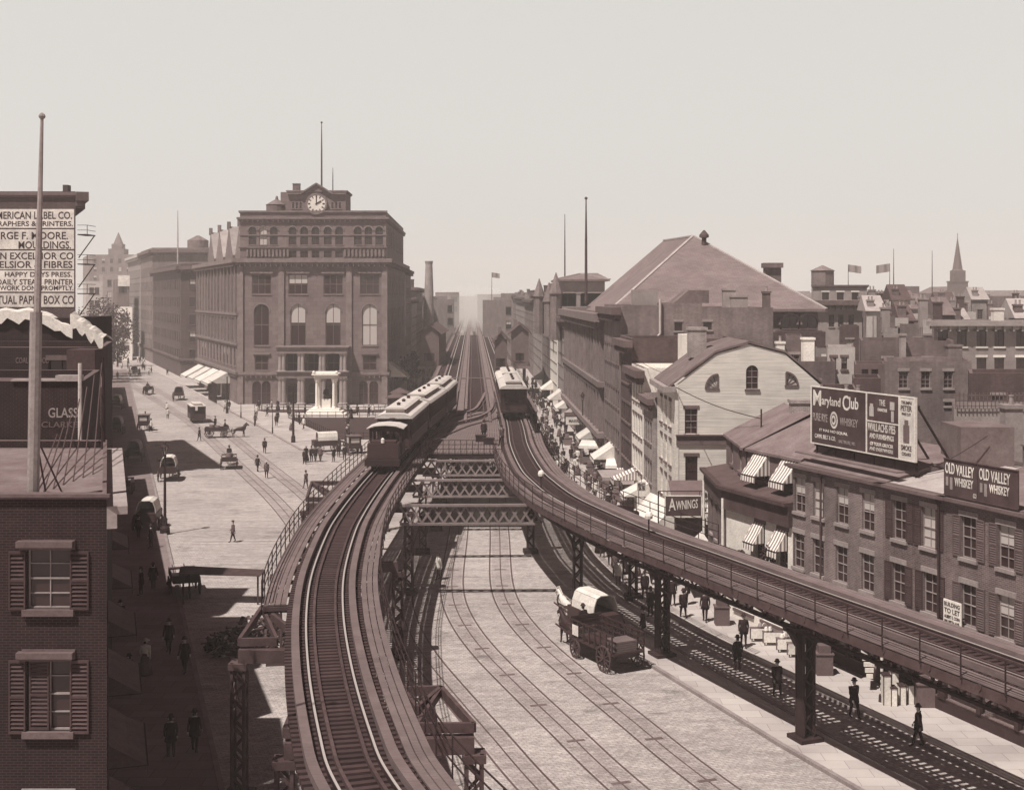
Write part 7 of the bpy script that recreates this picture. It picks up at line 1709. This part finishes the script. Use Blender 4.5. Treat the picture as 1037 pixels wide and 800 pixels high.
# ---------------------------------------------------------------- street furniture
def lamp(label, px, py, h, cross=True, m='iron', s=1.0):
    x, y = G(px, py); t = thing('street_lamp', label, 'lamp post', (x, y, 0)); b = MB(); b.lathe((x, y, 0), [(.28*s, 0), (.26*s, .5), (.15*s, .7), (.12*s, 1.2), (.08*s, 1.4), (.06*s, h - .6), (.09*s, h - .55), (.05*s, h - .4)], 12); b.build('post', [m], t)
    b = MB(); 
    for k in range(6): a = k*math.pi/3; b.bar((x + .12*math.cos(a), y + .12*math.sin(a), h - .4), (x + .26*math.cos(a), y + .26*math.sin(a), h + .2), .03)
    b.lathe((x, y, h + .2), [(.32, 0), (.2, .18), (.12, .2), (.1, .32), (.02, .42)], 12); b.lathe((x, y, h - .42), [(.05, 0), (.16, .03), (.05, .05)], 12); ln = b.build('lantern', [m], t); b = MB(); b.lathe((x, y, h - .38), [(.10, 0), (.22, .57)], 6); b.build('glass', ['glass_pale'], ln)
    if cross: b = MB(); b.bar((x - .55, y, h - .9), (x + .55, y, h - .9), .05); b.lathe((x - .5, y, h - .95), [(.02, 0), (.1, .1), (.02, .25)], 8); b.build('crossbar', [m], t)
    return t
lamp('tall iron lamp post standing at the left kerb in front of the sunlit street', 167, 541, ZZ(450, GY(541)) - .4, s=1.5)
tl = [('tall slim pole on the park kerb left of the monument, nearest the engine', 297, 449, 392, .16), ('slim pole at the left tip of the park island', 230, 419, 382, .13), ('thin post on the park pavement inside the kerb bend', 276, 440, 415, .06), ('thin post on the park pavement near the college corner', 244, 424, 408, .06), ('thin post near the front lawn, right of the kerb bend', 258, 432, 416, .06)]
for lb, px, py, pt_, r in tl: x, y = G(px, py); b = MB(); zt_ = ZZ(pt_, y); b.lathe((x, y, .1), [(r*1.8, 0), (r*1.6, .8), (r, 1.0), (r*.7, zt_)], 10); tag(b.build('street_pole', ['iron'], base=(x, y, .1)), lb, 'pole')
lamp('lamp with white globe by the elevated line right of the college', 443, 373, 7.5, False)
for k, (px, py) in enumerate(((605, 470), (590, 455))): lamp(('iron lamp post rising from the right-hand crowd near the stalls', 'iron lamp post a little farther up the right-hand pavement')[k], px, py, 6.5, False)
# ---------------------------------------------------------------- stalls and awnings on the busy pavement
def stall(label, x, y, rz, w=2.4, d=1.4, top='canvas', group='market stalls'):
    t = thing('market_stall', label, 'stall', (x, y, .12), group=group); c, s = math.cos(rz), math.sin(rz)
    def T(b): b.v = [(x + p[0]*c - p[1]*s, y + p[0]*s + p[1]*c, p[2] + .12) for p in b.v]; return b
    b = MB(); b.box(-w/2, w/2, -d/2, d/2, .75, .85); b.box(-w/2, w/2, -d/2, -d/2 + .03, .2, .75); T(b).build('counter', ['timber'], t); b = MB()
    for sx in (-1, 1):
        for sy in (-1, 1): b.box(sx*w/2 - .04, sx*w/2 + .04, sy*d/2 - .04, sy*d/2 + .04, 0, 2.2 + (.3 if sy > 0 else 0))
    T(b).build('frame', ['timber'], t); b = MB(); b.raw([(-w/2-.2, -d/2-.3, 2.15), (w/2+.2, -d/2-.3, 2.15), (w/2+.2, d/2+.2, 2.6), (-w/2-.2, d/2+.2, 2.6), (-w/2-.2, -d/2-.32, 1.85), (w/2+.2, -d/2-.32, 1.85)], [(0,1,2,3),(4,5,1,0)]); o = T(b).build('canopy', [top], t); mo = o.modifiers.new('s', 'SOLIDIFY'); mo.thickness = .03
    b = MB()
    for k in range(10): xx = R.uniform(-w/2+.2, w/2-.2); yy = R.uniform(-d/2+.2, d/2-.2); b.lathe((xx, yy, .85), [(.1, 0), (.15, .12), (.1, .2), (.02, .24)], 8)
    T(b).build('wares', [R.choice(['stone_pale', 'canvas_tan', 'timber'])], t)
sl = [(612, 485, 'canvas_tan'), (628, 492, 'canvas'), (640, 503, 'canvas_stripe'), (622, 505, 'canvas_tan'), (600, 470, 'canvas'), (645, 515, 'canvas_tan'), (632, 478, 'canvas'), (616, 466, 'canvas_stripe')]
ln = ['tan-topped stall at the front left of the stall cluster', 'white-topped stall in the middle of the stall cluster', 'striped-topped stall just left of the big white awning', 'tan-topped stall with its back to the track railing', 'white-topped stall at the upper left end of the stall cluster', 'tan-topped stall nearest the awnings board', 'white-topped stall against the shop fronts in the cluster', 'striped-topped stall farthest up the cluster']
for (px, py, tp), lb in zip(sl, ln): x, y = G(px, py, .12); stall(lb, x, y, R.uniform(-.3, .3), top=tp)
k = 0
for Y, w, dr, m, lb in ((106, 4, 1.6, 'canvas', 'white shop awning nearest the clapboard house on the avenue'), (113, 3, 1.3, 'canvas_stripe', 'striped shop awning on the white-roofed house'), (133, 6, 2.0, 'canvas', 'wide white shop awning under the plain brick building'), (152, 7, 2.0, 'canvas', 'white awning under the near end of the armory'), (178, 7, 2.0, 'canvas_tan', 'tan awning under the middle of the armory'), (192, 7, 2.0, 'canvas', 'white awning at the far end of the armory'), (210, 8, 2.2, 'canvas', 'white awning on the lettered corner building'), (232, 8, 2.2, 'canvas', 'white awning under the blank sign wall'), (260, 8, 2.2, 'canvas', 'distant white awning deep on the right pavement')):
    awning(lb, AF(Y, -.02), (-DA).to_tuple(), w*.7, 4.0, dr*.7, 2.1, m, group='awnings on the avenue shop fronts')
# boxed white shop sign across the pavement
x, y = G(575, 447); t = thing('pavement_canopy', 'dark market canopy with a long pale lettered fascia across the busy pavement', 'canopy', (x, y, 0)); x0 = GX(573, y); x1 = GX(608, y); z0 = ZZ(430, y)
b = MB(); b.box(x0, x1, y, y + 5, z0 + 1.0, z0 + 1.15); b.build('roof', ['sign_dark'], t); b = MB(); b.box(x0, x1, y - .06, y, z0, z0 + 1.0); b.build('fascia', ['cream_sign'], t); text(t, 'MARKET', (x0, y - .06), (1, 0), .4, z0 + .3, (x1 - x0)*.4, .4, 'sign_dark'); text(t, 'STORE', (x0, y - .06), (1, 0), (x1 - x0)*.56, z0 + .3, (x1 - x0)*.34, .4, 'sign_dark'); b = MB()
for xx in (x0 + .1, x1 - .1):
    for yy in (y + .1, y + 4.9): b.box(xx - .08, xx + .08, yy - .08, yy + .08, .12, z0 + 1.0)
b.build('post', ['iron'], t)
for k in range(6):
    Y = 118 + 9*k; X_ = AX(R.uniform(12, 13.5), Y); b = MB(); b.box(X_-.5, X_+.5, Y-.4, Y+.4, .12, 1.0); b.box(X_-.55, X_+.55, Y-.45, Y+.45, 1.0, 1.08); b.box(X_-.4, X_+.1, Y-.3, Y+.2, 1.08, 1.5); tag(b.build('goods_crate', ['timber'], base=(X_, Y, .12)), 'wooden crate of goods against the avenue shop fronts', 'crate', 'crates by the avenue shops')
# goods in front of the right-hand shops
for k, (px, py, h) in enumerate(((897, 712, 1.35), (905, 707, 1.3), (904, 713, .8), (913, 712, .85), (921, 711, .85))):
    x, y = G(px, py, .13); b = MB(); w = .32 if h > 1 else .26; c0 = (x, y)
    b.box(x - w/2, x + w/2, y - .25, y + .25, .125, .125 + h); o = tag(b.build('white_box', ['white_paint'], base=(x, y, .125)), ('tall white box nearest the barber pole', 'tall white box behind the first, right of the barber pole', 'left one of the three short white boxes', 'middle one of the three short white boxes', 'right one of the three short white boxes')[k], 'box', 'white boxes outside the shop')
    b = MB(); b.box(x - w/2 - .03, x + w/2 + .03, y - .28, y + .28, .125 + h, .17 + h); b.box(x - w/2 - .03, x - w/2, y - .28, y - .252, .125, .125 + h); b.box(x + w/2, x + w/2 + .03, y - .28, y - .252, .125, .125 + h); b.build('lid', ['dark_paint'], o)
x, y = G(893, 710, .13); t = thing('barber_pole', 'striped barber pole standing left of the white boxes', 'barber pole', (x, y, .12)); b = MB()
for k in range(16): b.tube([(x, y, .5 + .13*k), (x, y, .63 + .13*k)], .07, 10, k % 2)
b.build('striped_shaft', ['white_paint', 'dark_paint'], t); b = MB(); b.lathe((x, y, .12), [(.16, 0), (.14, .3), (.08, .38)], 10); b.lathe((x, y, 2.58), [(.09, 0), (.12, .1), (.03, .22)], 10); b.build('base', ['dark_paint'], t)
x, y = G(873, 697, .13); b = MB(); 
for k in range(9): b.box(x - .3 + .05*k, x + .2 + .05*k - .1*(k % 3), y - .05 - .05*k, y + .03 - .05*k, 2.9 - .27*k, 3.1 - .27*k)
tag(b.build('hanging_linen', ['white_paint'], base=(x, y, .7)), 'cluster of white linen hung at the shop door above the walking man', 'linen')
for k, (px, py) in enumerate(((783, 652), (797, 659), (808, 664), (770, 648))):
    x, y = G(px, py, .13); b = MB(); b.box(x-.55, x+.55, y-.3, y+.3, .75, .8); 
    for sx in (-1, 1):
        for sy in (-1, 1): b.box(x + sx*.5 - .03, x + sx*.5 + .03, y + sy*.25 - .03, y + sy*.25 + .03, .13, .75)
    lb = ('white-draped table in front of the billboard house shop', 'second draped table, heaped with goods, by the flared column', 'third table of goods directly left of the flared column', 'farthest small table of goods below the white-fronted house')[k]; o = tag(b.build('goods_table', ['timber'], base=(x, y, .13)), lb, 'table', 'tables of goods on the right pavement'); b = MB(); b.box(x-.56, x+.56, y-.33, y-.305, .3, .82)
    b.build('cloth', ['white_paint'], o)
    for j in range(5): b = MB(); xx = x + R.uniform(-.4, .4); b.lathe((xx, y + R.uniform(-.15, .15), .8), [(.1, 0), (.14, .1), (.08, .25), (.02, .3)], 8); b.build('wares', [R.choice(['white_paint', 'stone_mid', 'timber'])], o)
for k, (px, py) in enumerate(((672, 600), (725, 640), (828, 690), (930, 722))):
    x, y = G(px + 6, py - 8, .13); b = MB(); b.box(x-.4, x+.4, y-.35, y+.35, .13, 1.15); b.box(x-.45, x+.45, y-.4, y+.4, 1.15, 1.22); b.box(x-.3, x+.3, y-.3, y+.3, 1.22, 1.6)
    tag(b.build('street_box', ['shutter_mid'], base=(x, y, .13)), ('dark street box behind the second flared column', 'dark street box on the sunlit pavement right of the light-hatted man', 'dark bin box between the draped tables and the barber pole', 'low dark bin on the pavement right of the white boxes')[k], 'box')
# shop window lettering at the lower right
A = Vector(FRo(-.5, -.32)); text(BC, 'CARDS', A + UB*(-1.6), UB, 0, 1.9, 1.1, .35, 'cream_sign', d=.01); text(BC, 'PRINTED', A + UB*(-1.6), UB, 0, 1.5, 1.1, .25, 'cream_sign', d=.01)
for a_, c_, lb in ((tA0 + .4, tA1 - .6, 'tan cloth awning over the billboard house shop, under the track'), (.5, tA0 - .3, 'tan cloth awning over the shuttered house shop, under the track')):
    awning(lb, FRo(c_, -.1), UB, c_ - a_, 3.6, .7, 1.6, 'canvas_tan', group='shop awnings under the right track')
# scrap heap and planks under the left bent
HP = MB(); hx, hy = G(262, 655); RH = random.Random(3)
for k in range(420):
    a = RH.uniform(0, 6.28); r = 2.6*math.sqrt(RH.random()); z = max(0, (2.0 - .7*r)) * RH.random() + .05; p = Vector((hx + r*math.cos(a)*1.1, hy + r*math.sin(a), z)); d = Vector((RH.uniform(-1,1), RH.uniform(-1,1), RH.uniform(-.4,.6))).normalized() * RH.uniform(.15, .5); HP.bar(p - d, p + d, RH.uniform(.05, .2), RH.uniform(.04, .15), 0 if RH.random() < .82 else 1)
tag(HP.build('scrap_heap', ['iron_mid', 'stone_pale'], base=(hx, hy, 0)), kind='stuff')
x, y = G(225, 612); b = MB()
for k in range(7): b.bar((x - 2.6, y + .25*k, 1.9 + .02*k), (x + 2.4, y + .25*k - .3, 1.85), .22, .06)
for sx in (-2.4, 2.2):
    for yy in (0, 1.5): b.bar((x + sx, y + yy, 0), (x + sx, y + yy, 1.86), .1)
tag(b.build('plank_shelter', ['iron_mid'], base=(x, y, 0)), 'flat dark plank roof on posts beside the scrap heap in the left shade', 'shelter')
# shop awnings and stalls along the left pavement in the shade
for k, Y in enumerate((37, 44, 52, 61, 71, 82)): awning(('shaded awning nearest the camera on the left pavement', 'second shaded awning on the left pavement', 'third shaded awning on the left pavement', 'fourth shaded awning on the left pavement', 'fifth shaded awning on the left pavement', 'sixth and farthest shaded awning on the left pavement')[k], LL(Y, .05), Vector((-.3155, 1)).normalized().to_tuple(), 4.5, 3.6, .8, 1.3, 'shutter_mid', group='shaded awnings on the left pavement')
# signal gang box and people on the platform between the tracks
for k, (px, py) in enumerate(((487, 447), (495, 450))): x, y = G(px, py, ZR - .1); b = MB(); b.box(x-.45, x+.45, y-.4, y+.4, ZR-.1, ZR + .4); b.box(x-.5, x+.5, y-.45, y+.45, ZR + .4, ZR + .46); tag(b.build('tool_box', ['iron'], base=(x, y, ZR-.1)), ('dark tool box on the plank platform, the farther one', 'dark tool box on the plank platform, the nearer one')[k], 'box')
pp('stand', 490, 446, 0, 'signalman standing by the tool boxes on the plank platform', z=ZR - .1); pp('grey', 508, 452, 40, 'trackman on the plank platform beside the right track', z=ZR - .1)
# overhead wires from the clapboard house
b = MB(); P0 = (gx(684), Yg - .3, gz(392)); P1 = (gx(738), 80, H - (424 - HY)*80/F); n = 8
pts = [(P0[0] + (P1[0]-P0[0])*k/n, P0[1] + (P1[1]-P0[1])*k/n, P0[2] + (P1[2]-P0[2])*k/n - .25*math.sin(math.pi*k/n)) for k in range(n+1)]; b.tube(pts, .03, 5)
tag(b.build('overhead_wire', ['iron'], base=P0), 'slack wire slanting from the clapboard gable down to the attic mast', 'wire'); b = MB(); b.tube([(P1[0], 80, 9.5), (P1[0], 80, P1[2] + .6)], .05, 6); tag(b.build('roof_mast', ['iron'], base=(P1[0], 80, 9.5)), 'short iron mast on the corner attic holding the slack wire', 'mast')

# scattered walkers on the open street and round the park, kiosks beside the college, roof clutter
n = 0; RW = random.Random(9)
spots = [(372, 402, 'dark kiosk with a flat roof at the right-hand foot of the college'), (384, 392, 'second dark kiosk farther back at the right-hand foot of the college')]
while n < 16:
    px = RW.uniform(130, 320); py = RW.uniform(395, 500); x, y = G(px, py)
    if (x > AX(-30, y) and py < 455 and px > 235) or px < 150 + (py - 400) * .2: continue
    if not free(x, y, 2.5): continue
    person(RW.choice(['walk', 'stand', 'grey', 'brown', 'coat', 'lady3', 'vest']), x, y, RW.uniform(0, 6.28), 'one of the small walkers crossing the open sunlit street on the left', .012, 'walkers crossing the open street'); n += 1
n = 0
while n < 18:
    px = RW.uniform(238, 385); py = RW.uniform(411, 452); x, y = G(px, py, .13)
    if py > 415 + (px - 238) * .42 or not free(x, y, 1.6) or abs(px - 330) < 18: continue
    person(RW.choice(['walk', 'stand', 'lady2', 'lady', 'shirt']), x, y, RW.uniform(0, 6.28), 'one of the small figures on the park island in front of the college', .2, 'figures on the park island'); n += 1
for k, (Yk, lb) in enumerate(((206, spots[0][2]), (216, spots[1][2]))):
    x0 = AX(-13.6, Yk); t = thing('kiosk', lb, 'kiosk', (x0, Yk, 0)); b = MB(); b.box(x0, x0 + 2.6, Yk, Yk + 2.6, .13, 2.7); b.box(x0 + .4, x0 + 2.2, Yk - .05, Yk - .005, 1.2, 2.3, 1); b.build('wall', ['shutter', 'glass'], t)
    b = MB(); b.raw([(x0-.4, Yk-.4, 2.7), (x0+3, Yk-.4, 2.7), (x0+3, Yk+3, 2.7), (x0-.4, Yk+3, 2.7), (x0+1.3, Yk+1.3, 3.6)], [(0,1,4),(1,2,4),(2,3,4),(3,0,4),(3,2,1,0)]); b.build('roof', ['roof_dark'], t)
for k, (px, Y, h, r) in enumerate(((413, 240, 8, 2.6), (421, 262, 8, 2.6))): tree(('small dark tree right of the college beneath the elevated station', 'second small tree right of the college, farther back')[k], GX(px, Y), Y, h, r, 500, 'leaf_dark')
RC_ = random.Random(21)
for root, t0, t1 in ((BA, tA0, tA1), (BB, tB0, tA0), (BC, -9, tB0)):
    for k in range(3):
        tt = RC_.uniform(t0 + .8, t1 - .8); o = RC_.uniform(6.2, 10.5); p = FRo(tt, o); b = MB()
        if k % 2: b.box(p[0]-.35, p[0]+.35, p[1]-.35, p[1]+.35, 9.8, 11.6); b.box(p[0]-.42, p[0]+.42, p[1]-.42, p[1]+.42, 11.6, 11.68); b.build('roof_hatch', ['roof_mid'], root)
        else: b.lathe((*p, 9.8), [(.1, 0), (.1, 2.2), (.18, 2.25), (.18, 2.4), (.03, 2.5)], 8); b.build('vent_pipe', ['iron_mid'], root)
for k, (a, c, lb) in enumerate((((690, 96, 12.9), (640, 112, 13.8), 'slack wire from the clapboard gable back to the white-roofed house'), ((903, 61.5, 10.2), (1000, 62.5, 12.2), 'thin wire strung over the roofs behind the whiskey signs'))):
    A_ = Vector((GX(a[0], a[1]), a[1], a[2])); C_ = Vector((GX(c[0], c[1]), c[1], c[2])); b = MB(); b.tube([A_ + (C_ - A_) * i / 8 - Vector((0, 0, .3 * math.sin(math.pi * i / 8))) for i in range(9)], .02, 5); tag(b.build('overhead_wire', ['iron'], base=A_), lb, 'wire')

# broken rooflines along the avenue: turrets, bulkheads and stacks on the row blocks
RA = random.Random(33); rows_ = [o for o in list(bpy.data.objects) if o.parent is None and o.name.startswith('row_building')]
for o in rows_:
    x, y = o.location.x, o.location.y
    if y < 195: continue
    ztop_ = max(v.co.z for c in bpy.data.objects if c.parent == o and c.name.startswith('wall') for v in c.data.vertices) + o.location.z
    sgn = 1 if x > AX(0, y) else 0
    for j in range(5):
        yy = y + 2 + RA.uniform(0, 26); xx = AX(14.6, yy) + RA.uniform(0, 5) if sgn else (AX(-15.6, yy) - RA.uniform(0, 5) if x > -60 else None)
        if xx is None: continue
        h = RA.uniform(.6, 2.4); w = RA.uniform(.5, 1.1); b = MB(); b.box(xx - w/2, xx + w/2, yy - .5, yy + .5, ztop_ - 1.5, ztop_ + h); b.box(xx - w/2 - .1, xx + w/2 + .1, yy - .6, yy + .6, ztop_ + h, ztop_ + h + .2); b.build('chimney', [RA.choice(['brick', 'brick_dark', 'stone_mid'])], o)
for px, Y, zt_, lb in ((546, 240, 282, 'pointed corner turret rising over the blank sign wall'), (563, 205, 276, 'slim pinnacle on the lettered corner building beyond the armory'), (556, 225, 286, 'small pinnacle just left of the slim pinnacle beyond the armory')):
    x = GX(px, Y); z = ZZ(zt_, Y); b = MB(); b.lathe((x, Y, 12), [(.9, 0), (.9, z - 15.5), (1.15, z - 15.4), (.05, z - 12)], 8); tag(b.build('turret', ['brick_mid'], base=(x, Y, 12)), lb, 'turret')
for t in list(TP.values()) + list(HT.values()) + list(WT.values()): drop(t)
